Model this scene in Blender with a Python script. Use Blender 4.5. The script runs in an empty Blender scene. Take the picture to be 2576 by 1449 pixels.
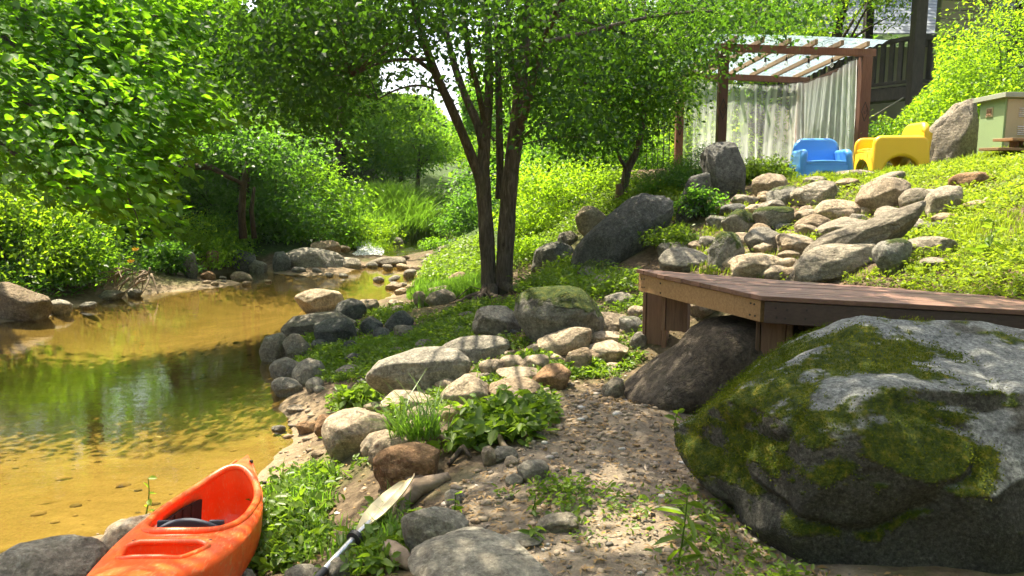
import bpy, bmesh, math, random
import numpy as np
from mathutils import Vector, Matrix, Quaternion
rnd = random.Random(7)
RS = np.random.RandomState(11)
sc = bpy.context.scene
COL = sc.collection

# ---------------------------------------------------------------- camera, sky, sun, exposure
F = 1940.0            # focal length in pixels of a 2576 px wide picture
PITCH = math.radians(8.0)
CAMZ = 2.0
cam_d = bpy.data.cameras.new('camera')
cam = bpy.data.objects.new('camera', cam_d); COL.objects.link(cam)
cam.location = (0, 0, CAMZ); cam.rotation_euler = (math.radians(90) - PITCH, 0, 0)
cam_d.sensor_width = 36; cam_d.lens = 36 * F / 2576; cam_d.clip_end = 6000; cam_d.clip_start = 0.05
sc.camera = cam
SUN = Vector((-0.27, 0.36, 0.90)).normalized()
world = bpy.data.worlds.new('World'); sc.world = world; world.use_nodes = True
wn = world.node_tree.nodes; wl = world.node_tree.links; wn.clear()
wo = wn.new('ShaderNodeOutputWorld'); wb = wn.new('ShaderNodeBackground'); sky = wn.new('ShaderNodeTexSky')
sky.sky_type = 'NISHITA'; sky.sun_disc = False
sky.sun_elevation = math.asin(SUN.z); sky.sun_rotation = math.atan2(SUN.x, SUN.y)
sky.air_density = 0.8; sky.dust_density = 5.0; sky.ozone_density = 0.4
wb.inputs[1].default_value = 0.13
wl.new(sky.outputs[0], wb.inputs[0]); wl.new(wb.outputs[0], wo.inputs[0])
sun_d = bpy.data.lights.new('sun', 'SUN'); sun_d.energy = 5.0; sun_d.angle = math.radians(0.5); sun_d.color = (1, 0.90, 0.72)
sun = bpy.data.objects.new('sun', sun_d); COL.objects.link(sun)
sun.rotation_euler = SUN.to_track_quat('Z', 'Y').to_euler(); sun.location = (-6, 8, 20)
sc.view_settings.view_transform = 'Standard'; sc.view_settings.look = 'None'
sc.view_settings.exposure = 1.92; sc.view_settings.gamma = 1.0; sc.view_settings.use_curve_mapping = False
cy = sc.cycles
cy.max_bounces = 7; cy.diffuse_bounces = 4; cy.glossy_bounces = 3; cy.transmission_bounces = 5
cy.transparent_max_bounces = 12; cy.caustics_reflective = False; cy.caustics_refractive = False
cy.sample_clamp_indirect = 6.0; cy.use_denoising = True; cy.use_adaptive_sampling = True; cy.adaptive_threshold = 0.02

# ---------------------------------------------------------------- picture <-> place
CP, SP = math.cos(PITCH), math.sin(PITCH)
def ray(u, v):
    a = (u - 1288) / F; b = (724.5 - v) / F
    return np.array([a, CP + b * SP, -SP + b * CP])
def PZ(u, v, z):
    d = ray(u, v); t = (z - CAMZ) / d[2]
    return np.array([d[0] * t, d[1] * t, z])
def PY(u, v, y):
    d = ray(u, v); t = y / d[1]
    return np.array([d[0] * t, y, CAMZ + d[2] * t])
def toPX(P):
    P = np.atleast_2d(P); x = P[:, 0]; y = P[:, 1]; z = P[:, 2] - CAMZ
    dep = y * CP - z * SP; up = y * SP + z * CP
    dep = np.where(dep < 0.05, 0.05, dep)
    return np.stack([1288 + F * x / dep, 724.5 - F * up / dep], 1)
def inpoly(uv, poly):
    x = uv[:, 0]; y = uv[:, 1]; r = np.zeros(len(uv), bool); n = len(poly); j = n - 1
    for i in range(n):
        xi, yi = poly[i]; xj, yj = poly[j]
        c = ((yi > y) != (yj > y)) & (x < (xj - xi) * (y - yi) / (yj - yi + 1e-9) + xi)
        r ^= c; j = i
    return r

# ---------------------------------------------------------------- noise
def _h(i, j, k, s):
    n = (i * 374761393 + j * 668265263 + k * 2147483647 + s * 1274126177) & 0xffffffff
    n = ((n ^ (n >> 13)) * 1274126177) & 0xffffffff
    return ((n ^ (n >> 16)) & 0xffff) / 65535.0
def vnoise(P, s=0):
    P = np.asarray(P, float); I = np.floor(P).astype(np.int64); f = P - I; f = f * f * (3 - 2 * f)
    i, j, k = I[:, 0], I[:, 1], I[:, 2]; r = 0
    for a in (0, 1):
        wa = f[:, 0] if a else 1 - f[:, 0]
        for b in (0, 1):
            wb_ = f[:, 1] if b else 1 - f[:, 1]
            for c in (0, 1):
                wc = f[:, 2] if c else 1 - f[:, 2]
                r = r + wa * wb_ * wc * _h(i + a, j + b, k + c, s)
    return r * 2 - 1
def fbm(P, o=4, s=0, g=0.5):
    P = np.asarray(P, float); r = 0; a = 1; t = 0
    for q in range(o):
        r = r + a * vnoise(P * (2.03 ** q) + q * 17.3, s + q); t += a; a *= g
    return r / t

# ---------------------------------------------------------------- mesh helpers
def mesh_np(name, V, Fc, tint=None, smooth=False):
    me = bpy.data.meshes.new(name); V = np.asarray(V, np.float32); Fc = np.asarray(Fc, np.int32)
    n, k = Fc.shape
    me.vertices.add(len(V)); me.vertices.foreach_set('co', V.ravel())
    me.loops.add(n * k); me.loops.foreach_set('vertex_index', Fc.ravel())
    me.polygons.add(n); me.polygons.foreach_set('loop_start', np.arange(0, n * k, k, dtype=np.int32))
    try: me.polygons.foreach_set('loop_total', np.full(n, k, np.int32))
    except Exception: pass
    if smooth: me.polygons.foreach_set('use_smooth', np.ones(n, bool))
    me.update(calc_edges=True)
    if tint is not None:
        a = me.attributes.new('tint', 'FLOAT', 'FACE'); a.data.foreach_set('value', np.asarray(tint, np.float32))
    return me
def link(name, me, mat=None, parent=None):
    o = bpy.data.objects.new(name, me); COL.objects.link(o)
    if mat is not None and me is not None:
        if len(me.materials) == 0: me.materials.append(mat)
    if parent is not None: o.parent = parent
    return o
def tag(o, label=None, cat=None, group=None, kind=None):
    if label: o['label'] = label
    if cat: o['category'] = cat
    if group: o['group'] = group
    if kind: o['kind'] = kind
    return o
def thing(name, label, cat, loc=(0, 0, 0), rotz=0, group=None):
    o = bpy.data.objects.new(name, None); COL.objects.link(o)
    o.location = loc; o.rotation_euler = (0, 0, rotz); o.empty_display_size = 0.1
    return tag(o, label, cat, group)
class MB:
    """collects shapes, then links them as one mesh object"""
    def __init__(s): s.V = []; s.Fc = []
    def add(s, V, Fc):
        b = len(s.V); s.V += [tuple(map(float, v)) for v in V]; s.Fc += [tuple(i + b for i in f) for f in Fc]; return s
    def box(s, c, d, M=None):
        c = Vector(c); V = []
        for x in (-.5, .5):
            for y in (-.5, .5):
                for z in (-.5, .5):
                    p = Vector((x * d[0], y * d[1], z * d[2]))
                    if M is not None: p = M @ p
                    V.append(c + p)
        return s.add(V, [(0, 1, 3, 2), (4, 6, 7, 5), (0, 4, 5, 1), (2, 3, 7, 6), (0, 2, 6, 4), (1, 5, 7, 3)])
    def beam(s, a, b, w, h):
        """box from a to b, w across (horizontal), h high"""
        a = Vector(a); b = Vector(b); d = b - a; L = d.length; q = d.to_track_quat('X', 'Z').to_matrix()
        return s.box((a + b) / 2, (L, w, h), q)
    def tube(s, P, R, n=8, cap=True):
        P = [Vector(p) for p in P]; V = []; Fc = []
        if not hasattr(R, '__len__'): R = [R] * len(P)
        up = Vector((0.13, 0.31, 1)).normalized()
        t0 = (P[1] - P[0]).normalized(); a = t0.cross(up)
        if a.length < 1e-3: a = t0.cross(Vector((1, 0, 0)))
        a.normalize()
        for i, p in enumerate(P):
            t = (P[min(i + 1, len(P) - 1)] - P[max(i - 1, 0)]).normalized()
            a = (a - t * a.dot(t)).normalized(); b = t.cross(a)
            for k in range(n):
                th = 2 * math.pi * k / n
                V.append(p + (a * math.cos(th) + b * math.sin(th)) * R[i])
        for i in range(len(P) - 1):
            for k in range(n):
                k2 = (k + 1) % n
                Fc.append((i * n + k, i * n + k2, (i + 1) * n + k2, (i + 1) * n + k))
        if cap:
            Fc.append(tuple(range(n - 1, -1, -1))); Fc.append(tuple((len(P) - 1) * n + k for k in range(n)))
        return s.add(V, Fc)
    def prism(s, pts, y0, y1):
        """outline pts (x,z) extruded along y"""
        n = len(pts); V = [(x, y0, z) for x, z in pts] + [(x, y1, z) for x, z in pts]
        Fc = [tuple(range(n)), tuple(range(2 * n - 1, n - 1, -1))]
        for i in range(n):
            j = (i + 1) % n; Fc.append((j, i, n + i, n + j))
        return s.add(V, Fc)
    def build(s, name, mat, parent=None, bevel=0, seg=2, smooth=False, angle=None):
        me = bpy.data.meshes.new(name); me.from_pydata(s.V, [], s.Fc); me.update()
        bm = bmesh.new(); bm.from_mesh(me); bmesh.ops.recalc_face_normals(bm, faces=bm.faces); bm.to_mesh(me); bm.free()
        o = link(name, me, mat, parent)
        if bevel:
            m = o.modifiers.new('bevel', 'BEVEL'); m.width = bevel; m.segments = seg; m.limit_method = 'ANGLE'; m.angle_limit = math.radians(35)
        if smooth or bevel:
            me.polygons.foreach_set('use_smooth', np.ones(len(me.polygons), bool))
            if smooth and angle: me.set_sharp_from_angle(angle=math.radians(angle))
        if bevel:
            try: m.harden_normals = True
            except Exception: pass
        return o

# ---------------------------------------------------------------- materials
class NT:
    def __init__(s, name):
        s.m = bpy.data.materials.new(name); s.m.use_nodes = True; s.t = s.m.node_tree; s.t.nodes.clear()
        s.out = s.t.nodes.new('ShaderNodeOutputMaterial')
    def n(s, typ, **kw):
        nd = s.t.nodes.new(typ)
        for k, v in kw.items():
            if k.startswith('_'): setattr(nd, k[1:], v)
        return nd
    def l(s, a, b): s.t.links.new(a, b)
    def setv(s, sock, v):
        if isinstance(v, (tuple, list)) and len(v) == 3 and sock.type == 'RGBA': v = (*v, 1)
        if hasattr(v, 'is_output'): s.l(v, sock)
        else: sock.default_value = v
    def noise(s, scale, detail=4, rough=.55, vec=None, dist=0):
        nd = s.n('ShaderNodeTexNoise'); nd.inputs['Scale'].default_value = scale; nd.inputs['Detail'].default_value = detail
        nd.inputs['Roughness'].default_value = rough; nd.inputs['Distortion'].default_value = dist
        if vec is not None: s.l(vec, nd.inputs['Vector'])
        return nd.outputs['Fac']
    def ramp(s, fac, stops):
        nd = s.n('ShaderNodeValToRGB'); s.l(fac, nd.inputs[0]); e = nd.color_ramp.elements
        while len(e) < len(stops): e.new(0.5)
        for el, (p, c) in zip(e, stops):
            el.position = p; el.color = (*c, 1) if len(c) == 3 else c
        return nd.outputs[0]
    def mix(s, fac, a, b, typ='MIX'):
        nd = s.n('ShaderNodeMix'); nd.data_type = 'RGBA'; nd.blend_type = typ
        s.setv(nd.inputs[0], fac); s.setv(nd.inputs[6], a); s.setv(nd.inputs[7], b); return nd.outputs[2]
    def math(s, op, a, b=0.0, clamp=False):
        nd = s.n('ShaderNodeMath'); nd.operation = op; nd.use_clamp = clamp; s.setv(nd.inputs[0], a); s.setv(nd.inputs[1], b); return nd.outputs[0]
    def mapr(s, v, a, b, c=0., d=1.):
        nd = s.n('ShaderNodeMapRange'); s.setv(nd.inputs[0], v)
        for i, q in enumerate((a, b, c, d)): nd.inputs[i + 1].default_value = q
        return nd.outputs[0]
    def pos(s, obj=True):
        nd = s.n('ShaderNodeTexCoord'); return nd.outputs['Object']
    def world(s):
        return s.n('ShaderNodeNewGeometry').outputs['Position']
    def scale(s, vec, v):
        nd = s.n('ShaderNodeMapping'); s.l(vec, nd.inputs[0]); nd.inputs['Scale'].default_value = v; return nd.outputs[0]
    def attr(s, name):
        nd = s.n('ShaderNodeAttribute'); nd.attribute_name = name; return nd
    def bump(s, h, strength=.5, dist=.02, nrm=None):
        nd = s.n('ShaderNodeBump'); s.l(h, nd.inputs['Height']); nd.inputs['Strength'].default_value = strength; nd.inputs['Distance'].default_value = dist
        if nrm is not None: s.l(nrm, nd.inputs['Normal'])
        return nd.outputs[0]
    def principled(s, col, rough=.6, spec=.5, nrm=None, metal=0.):
        p = s.n('ShaderNodeBsdfPrincipled'); s.setv(p.inputs['Base Color'], col); s.setv(p.inputs['Roughness'], rough)
        s.setv(p.inputs['Metallic'], metal); p.inputs['Specular IOR Level'].default_value = spec
        if nrm is not None: s.l(nrm, p.inputs['Normal'])
        s.l(p.outputs[0], s.out.inputs[0]); return p

def leaf_mat(name, c1, c2, tr, trans=.45, gloss=.05, rough=.4):
    t = NT(name); a = t.attr('tint').outputs['Fac']
    c1 = tuple(x * 1.15 for x in c1); c2 = tuple(x * 1.15 for x in c2); tr = tuple(min(.6, x * (1.05 if name == 'leaf_main' else 1.3)) for x in tr)
    col = t.mix(a, c1, c2); tcol = t.mix(a, tuple(x * .8 for x in tr), tuple(min(1, x * 1.25) for x in tr))
    d = t.n('ShaderNodeBsdfDiffuse'); t.l(col, d.inputs[0])
    q = t.n('ShaderNodeBsdfTranslucent'); t.l(tcol, q.inputs[0])
    m = t.n('ShaderNodeMixShader'); m.inputs[0].default_value = trans; t.l(d.outputs[0], m.inputs[1]); t.l(q.outputs[0], m.inputs[2])
    g = t.n('ShaderNodeBsdfGlossy'); g.inputs[0].default_value = (1, 1, 1, 1); g.inputs['Roughness'].default_value = rough
    m2 = t.n('ShaderNodeMixShader'); m2.inputs[0].default_value = gloss; t.l(m.outputs[0], m2.inputs[1]); t.l(g.outputs[0], m2.inputs[2])
    t.l(m2.outputs[0], t.out.inputs[0]); return t.m

def rock_mat(name, c1, c2, c3, moss=0.0, lichen=.3, layered=False):
    t = NT(name); p = t.pos(); oi = t.n('ShaderNodeObjectInfo').outputs['Random']
    off = t.n('ShaderNodeVectorMath'); off.operation = 'ADD'; t.l(p, off.inputs[0])
    cx = t.n('ShaderNodeCombineXYZ'); r10 = t.math('MULTIPLY', oi, 37.0); t.l(r10, cx.inputs[0]); t.l(r10, cx.inputs[2]); t.l(cx.outputs[0], off.inputs[1])
    p = off.outputs[0]
    n1 = t.noise(2.2, 5, .6, p); n2 = t.noise(14, 6, .65, p); n3 = t.noise(70, 3, .6, p)
    col = t.ramp(n1, [(.25, c1), (.55, c2), (.8, c3)])
    col = t.mix(t.mapr(n2, .35, .7, 0, .75), col, tuple(x * .55 for x in c1))
    col = t.mix(t.mapr(n3, .52, .75, 0, .3), col, tuple(min(1, x * 1.7) for x in c3))
    if layered:
        ps = t.scale(p, (2.5, 3, 11)); lay = t.noise(2.0, 4, .6, ps, 1.2); col = t.mix(t.mapr(lay, .4, .65, 0, .28), col, tuple(x * .5 for x in c2))
    lch = t.noise(6, 5, .7, p); col = t.mix(t.mapr(lch, .6, .68, 0, lichen), col, (.42, .43, .38))
    n4 = t.noise(32, 8, .78, p); col = t.mix(1.0, col, t.ramp(n4, [(.36, (.62, .60, .57)), (.5, (1.10, 1.09, 1.07)), (.64, (1.6, 1.57, 1.5))]), 'MULTIPLY')
    # brightness differs stone by stone
    hv = t.n('ShaderNodeHueSaturation'); t.l(t.mapr(oi, 0, 1, .72, 1.2), hv.inputs['Value']); t.l(col, hv.inputs['Color']); col = hv.outputs[0]
    h = t.math('ADD', t.math('MULTIPLY', n2, .8), t.math('MULTIPLY', n4, .9))
    rgh = .85
    if layered: h = t.math('ADD', h, t.math('MULTIPLY', lay, .55))
    if moss > 0:
        nz = t.n('ShaderNodeSeparateXYZ'); t.l(t.n('ShaderNodeNewGeometry').outputs['Normal'], nz.inputs[0])
        mn = t.noise(3.2, 6, .7, p, .4); mf = t.math('ADD', t.math('MULTIPLY', nz.outputs[2], .35), mn)
        thr = .98 - moss * .5
        mk = t.mapr(mf, thr, thr + .10)
        mcol = t.ramp(t.noise(22, 5, .7, p), [(.3, (.022, .040, .006)), (.5, (.06, .095, .010)), (.72, (.17, .17, .02))])
        col = t.mix(mk, col, mcol)
        h = t.math('ADD', h, t.math('MULTIPLY', mk, t.math('MULTIPLY', t.noise(55, 4, .8, p), 2.2)))
    ck = t.n('ShaderNodeTexVoronoi'); ck.feature = 'DISTANCE_TO_EDGE'; ck.inputs['Scale'].default_value = 1.3; dv = t.n('ShaderNodeVectorMath'); dv.operation = 'ADD'; t.l(p, dv.inputs[0]); nn_ = t.n('ShaderNodeTexNoise'); nn_.inputs['Scale'].default_value = 3.0; nn_.inputs['Detail'].default_value = 5; t.l(p, nn_.inputs['Vector']); t.l(nn_.outputs['Color'], dv.inputs[1]); t.l(dv.outputs[0], ck.inputs['Vector'])
    crk = t.mapr(ck.outputs['Distance'], 0, .022, 1, 0); crk = t.math('MULTIPLY', crk, t.mapr(n1, .5, .62, 0, 1))
    col = t.mix(t.math('MULTIPLY', crk, .35), col, tuple(x * .3 for x in c1)); h = t.math('SUBTRACT', h, t.math('MULTIPLY', crk, .45))
    b = t.bump(h, .95, .035)
    t.principled(col, rgh, .25, b); return t.m

def wood_mat(name, c1, c2, rough=.65, axis=(1, 14, 14), spec=.3):
    t = NT(name); p = t.pos(); ps = t.scale(p, axis); n = t.noise(4, 6, .65, ps, .6); w = t.noise(.9, 3, .5, p)
    oi = t.n('ShaderNodeObjectInfo').outputs['Random']
    col = t.ramp(n, [(.3, c1), (.7, c2)]); col = t.mix(t.mapr(w, .4, .7, 0, .4), col, tuple(x * .55 for x in c1))
    hv = t.n('ShaderNodeHueSaturation'); t.l(t.mapr(oi, 0, 1, .7, 1.2), hv.inputs['Value']); t.l(col, hv.inputs['Color'])
    t.principled(hv.outputs[0], rough, spec, t.bump(n, .35, .004)); return t.m

def plain_mat(name, c, rough=.5, spec=.4, wear=.25, scale=6, metal=0., bump=.1):
    t = NT(name); p = t.pos(); n = t.noise(scale, 5, .6, p); n2 = t.noise(scale * 9, 4, .6, p)
    col = t.mix(t.mapr(n, .45, .75, 0, wear), c, tuple(x * .55 for x in c))
    col = t.mix(t.mapr(n2, .6, .75, 0, wear * .6), col, tuple(min(1, x * 1.3 + .03) for x in c))
    t.principled(col, t.mapr(n, .3, .7, rough * .8, min(1, rough * 1.25)), spec, t.bump(n2, bump, .003), metal); return t.m

M = {}
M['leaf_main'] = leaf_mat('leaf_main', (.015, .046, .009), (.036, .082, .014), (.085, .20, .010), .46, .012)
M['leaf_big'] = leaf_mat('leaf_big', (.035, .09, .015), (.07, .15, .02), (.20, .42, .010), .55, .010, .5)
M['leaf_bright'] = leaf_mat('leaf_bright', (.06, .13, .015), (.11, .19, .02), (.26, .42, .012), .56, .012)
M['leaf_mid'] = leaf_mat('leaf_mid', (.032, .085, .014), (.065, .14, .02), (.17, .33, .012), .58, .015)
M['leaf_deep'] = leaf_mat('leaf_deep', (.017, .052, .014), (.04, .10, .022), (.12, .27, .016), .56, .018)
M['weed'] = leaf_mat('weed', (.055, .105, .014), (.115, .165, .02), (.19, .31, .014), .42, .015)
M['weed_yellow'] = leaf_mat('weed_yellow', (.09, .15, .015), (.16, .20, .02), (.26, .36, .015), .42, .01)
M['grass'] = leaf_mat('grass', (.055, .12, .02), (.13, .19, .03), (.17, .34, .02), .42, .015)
M['dry'] = leaf_mat('dry', (.12, .075, .03), (.26, .17, .07), (.20, .13, .04), .2, .03)
M['petal'] = leaf_mat('petal', (.75, .35, .03), (.8, .5, .05), (.6, .3, .02), .3, .03)
M['bark'] = None
t = NT('bark'); p = t.pos(); ps = t.scale(p, (9, 9, 1.6)); n = t.noise(3.2, 6, .7, ps, .8); w = t.noise(1.5, 3, .5, p)
t.principled(t.mix(t.mapr(w, .5, .75, 0, .5), t.ramp(n, [(.3, (.035, .026, .02)), (.55, (.12, .093, .068)), (.8, (.26, .215, .165))]), (.07, .075, .04)), .9, .15, t.bump(n, 1.0, .03)); M['bark'] = t.m
t = NT('dark_bark'); p = t.pos(); ps = t.scale(p, (8, 8, 2)); n = t.noise(3, 5, .7, ps, .8)
t.principled(t.ramp(n, [(.3, (.02, .015, .01)), (.7, (.09, .07, .05))]), .9, .15, t.bump(n, .8, .02)); M['dark_bark'] = t.m
t = NT('pale_bark'); p = t.pos(); n = t.noise(9, 5, .7, p, .8)
t.principled(t.ramp(n, [(.3, (.12, .085, .055)), (.7, (.30, .23, .16))]), .85, .2, t.bump(n, .6, .01)); M['pale_bark'] = t.m
M['rock_pale_sunlit'] = rock_mat('rock_pale_sunlit', (.27, .21, .14), (.40, .325, .225), (.50, .42, .30))  # stone colour lightened to carry the sun falling on these rocks
M['rock_grey'] = rock_mat('rock_grey', (.15, .135, .105), (.25, .23, .18), (.35, .325, .26), 0, .35)
M['rock_dark_shaded'] = rock_mat('rock_dark_shaded', (.07, .07, .062), (.13, .13, .115), (.20, .20, .18), .0, .3)  # stone colour darkened to carry the shade these rocks lie in
M['rock_tan'] = rock_mat('rock_tan', (.20, .145, .085), (.31, .235, .15), (.40, .32, .21), 0, .15, True)
M['rock_rust'] = rock_mat('rock_rust', (.17, .095, .045), (.30, .18, .09), (.40, .27, .15), 0, .1, True)
M['rock_slab'] = rock_mat('rock_slab', (.17, .145, .105), (.28, .245, .18), (.37, .33, .25), .0, .2, True)
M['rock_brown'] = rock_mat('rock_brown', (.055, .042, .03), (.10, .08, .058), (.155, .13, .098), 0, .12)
M['rock_mossy'] = rock_mat('rock_mossy', (.13, .125, .10), (.23, .22, .18), (.33, .32, .27), .75, .3)
M['rock_some_moss'] = rock_mat('rock_some_moss', (.14, .135, .11), (.25, .24, .20), (.35, .34, .29), .4, .35)
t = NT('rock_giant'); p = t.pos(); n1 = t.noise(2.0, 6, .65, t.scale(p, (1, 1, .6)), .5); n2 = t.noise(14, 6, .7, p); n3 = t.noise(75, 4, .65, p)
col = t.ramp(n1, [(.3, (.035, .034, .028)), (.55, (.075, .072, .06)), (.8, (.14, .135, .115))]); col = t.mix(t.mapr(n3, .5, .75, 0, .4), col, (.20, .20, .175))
lichen_toplight = t.attr('lichen').outputs['Fac']; lc = t.ramp(n2, [(.3, (.10, .105, .10)), (.5, (.22, .23, .22)), (.75, (.36, .37, .35))]); lc = t.mix(t.mapr(n3, .45, .65, 0, .6), lc, (.12, .125, .115))  # grey lichen plus painted light on top; front left dark for its shade
col = t.mix(lichen_toplight, col, lc); n4 = t.noise(60, 8, .8, p); col = t.mix(1.0, col, t.ramp(n4, [(.38, (.45, .45, .44)), (.5, (.95, .95, .95)), (.62, (1.6, 1.6, 1.55))]), 'MULTIPLY'); mk = t.attr('moss').outputs['Fac']; col = t.mix(mk, col, t.ramp(t.noise(24, 5, .7, p), [(.3, (.018, .034, .005)), (.5, (.065, .095, .009)), (.72, (.25, .22, .02))]))
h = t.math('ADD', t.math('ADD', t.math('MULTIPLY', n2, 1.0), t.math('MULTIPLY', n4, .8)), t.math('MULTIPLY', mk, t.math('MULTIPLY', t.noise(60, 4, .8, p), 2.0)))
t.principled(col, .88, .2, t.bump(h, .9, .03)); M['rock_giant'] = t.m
# ---------------------------------------------------------------- terrain
CT = []
def cz(*L):
    for u, v, z in L: CT.append(PZ(u, v, z))
def cd(*L):
    for u, v, y in L: CT.append(PY(u, v, y))
def cw(*L):
    for q in L: CT.append(np.array(q, float))
# bed of the pool
cz((300, 850, -.38), (600, 820, -.34), (400, 1000, -.30), (100, 950, -.36), (100, 1200, -.22), (500, 1050, -.2), (600, 730, -.3), (900, 725, -.25),
   (250, 1260, -.13), (560, 1110, -.12), (640, 1120, -.06))
# near and right shore line
cz((1040, 690, 0), (1000, 735, 0), (930, 765, 0), (760, 800, 0), (690, 860, 0), (680, 930, 0), (705, 1000, 0), (735, 1050, 0), (728, 1110, 0), (690, 1175, 0),
   (560, 1290, 0), (400, 1330, 0), (230, 1385, 0.0), (0, 1420, 0))
# left shore
cz((0, 812, 0), (130, 795, 0), (230, 765, 0), (350, 745, 0), (480, 733, 0), (570, 706, 0), (690, 690, 0), (860, 690, 0), (930, 672, 0), (1030, 678, 0))
# right land, low
cz((800, 1100, .10), (770, 1010, .08), (860, 980, .20), (820, 880, .18), (900, 1200, .26), (1000, 1100, .36), (760, 1300, .16), (800, 1400, .24), (620, 1440, .14), (1040, 1300, .40),
   (1250, 1440, .48), (1500, 1440, .50), (1800, 1400, .5), (1500, 1200, .50), (1500, 1020, .55), (1650, 910, .62), (1400, 960, .55), (1200, 920, .48), (1000, 900, .33),
   (900, 860, .22), (1245, 755, .60), (1080, 800, .36), (1400, 850, .66), (1560, 800, .78), (1030, 760, .22), (1120, 740, .30), (1150, 700, .35), (1100, 680, .12))
cd((1500, 700, 9.0), (1690, 690, 8.0), (1700, 640, 8.9), (1450, 650, 10.6), (1350, 655, 11.4), (1700, 485, 11.2), (1820, 475, 10.6), (1600, 495, 12.6),
   (1400, 485, 14.8), (1300, 525, 16.3), (1200, 575, 18.0), (1150, 640, 15.5), (1300, 605, 13.6), (1560, 560, 10.8), (1180, 600, 19.5))
# the rock slope behind the timber deck
cd((1800, 700, 6.5), (2000, 690, 6.3), (2200, 705, 5.7), (2400, 715, 5.2), (2560, 705, 4.7), (2000, 600, 7.9), (2200, 600, 7.4), (2400, 600, 6.5), (2570, 600, 5.8),
   (1900, 520, 9.4), (2100, 510, 9.0), (2300, 510, 8.3), (2500, 505, 7.3), (1900, 460, 10.6), (2060, 454, 10.3), (2062, 473, 11.5), (2240, 442, 10.4), (2240, 447, 11.3), (2400, 424, 9.6), (2560, 418, 8.6))
cw((1.05, 5.7, .50), (1.05, 5.95, .54), (1.3, 5.9, .56), (1.3, 6.15, .64), (1.6, 5.9, .62), (1.9, 5.6, .64), (1.6, 5.2, .55), (.9, 5.5, .5), (1.4, 5.6, .55), (2.2, 4.6, .66), (3.0, 3.6, .7), (2.0, 3.0, .52), (1.0, 2.0, .5), (3.6, 2.5, .9), (5, 2, 1.3), (6, 4.5, 1.9), (7, 7, 2.4))
# plateau and the wooded slopes
cw((3, 13, 2.08), (5.9, 13.2, 2.12), (4, 16, 2.15), (7, 12, 2.35), (6.3, 11.2, 2.2), (9, 12, 3.0), (10, 9, 3.1), (12, 14, 3.6), (8, 17, 2.4), (6, 20, 2.3), (10, 21, 2.6),
   (3, 20, 1.9), (1.5, 24, 1.3), (4, 28, 2.2), (14, 20, 4), (20, 30, 7), (8, 36, 4), (2, 36, 2.0))
cw((-3.0, 21, .02), (-1.8, 23, .1), (-1.6, 27, .25), (-1.5, 33, .5), (-1.0, 42, .9), (-5, 22.5, .35), (-3.7, 24.5, .95), (-6, 26, 1.3), (-3.2, 29, 1.0), (-5, 35, 2.2), (-3.5, 42, 2))
cw((-7.6, 14.5, .5), (-5.6, 18, .5), (-9.5, 14, .8), (-11, 12, 1.0), (-8.5, 18, 1.6), (-9, 23, 2.6), (-13, 17, 2.5), (-13, 26, 4.5), (-18, 20, 5), (-9, 32, 3.5), (-20, 34, 8), (-9, 10, .5),
   (-8.2, 8, .1), (-10, 7, .9), (-14, 6, 2.5), (-8, 4, .0), (-10, 2, .8), (-6, 1, -.3), (-3.2, 1.5, -.1), (-1.6, 1.5, .14), (-.5, 2, .40), (0, -3, .5), (-3, -5, .1), (5, -5, 1.3), (-10, -5, 1), (12, 0, 2.6), (14, 6, 4))
cw((-45, 60, 18), (-18, 55, 8), (-3, 55, 1.8), (0, 60, 2), (14, 55, 6), (40, 55, 18), (-40, 10, 16), (40, 10, 14), (30, -15, 8), (-30, -15, 8), (0, -15, 1.0), (-25, 90, 12), (0, 90, 4), (25, 90, 12))
CT = np.array(CT)
def _U(r2): return np.where(r2 > 1e-12, .5 * r2 * np.log(np.maximum(r2, 1e-12)), 0)
_n = len(CT)
_K = _U(((CT[:, None, :2] - CT[None, :, :2]) ** 2).sum(-1)) + np.eye(_n) * .02
_Pm = np.c_[np.ones(_n), CT[:, :2]]
_A = np.block([[_K, _Pm], [_Pm.T, np.zeros((3, 3))]])
_W = np.linalg.solve(_A, np.r_[CT[:, 2], np.zeros(3)])
def ground(x, y, noise=True):
    x = np.atleast_1d(np.asarray(x, float)); y = np.atleast_1d(np.asarray(y, float)); out = np.zeros(len(x))
    for s in range(0, len(x), 20000):
        xs = np.clip(x[s:s + 20000], -60, 60); ys = np.clip(y[s:s + 20000], -20, 100); Q = np.c_[xs, ys]
        r2 = ((Q[:, None, :] - CT[None, :, :2]) ** 2).sum(-1)
        out[s:s + 20000] = _U(r2) @ _W[:_n] + _W[_n] + Q @ _W[_n + 1:]
    if noise:
        d = np.hypot(x, y); Q = np.c_[x, y, np.zeros(len(x))]
        out += np.where(out > -.02, 1, .35) * (.05 * fbm(Q * 1.7, 3, 5) + .018 * fbm(Q * 7, 2, 9)) + np.clip((d - 12) / 20, 0, 1) * .4 * fbm(Q * .35, 2, 3)
    far = np.clip((np.hypot(x, y) - 85) / 120, 0, 1)
    return out * (1 - far) + far * 10
def gz(x, y): return float(ground([x], [y])[0])
def hit(u, v, water=True, ymax=60):
    """first point of the place's ground (or water) seen in this direction"""
    d = ray(u, v); t = np.concatenate([np.linspace(1.5, 14, 500), np.linspace(14.05, ymax, 500)])
    P = np.array([0, 0, CAMZ]) + t[:, None] * d
    g = ground(P[:, 0], P[:, 1])
    if water: g = np.maximum(g, 0.0)
    w = np.where(P[:, 2] <= g)[0]
    return P[w[0]] if len(w) else P[-1]

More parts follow.
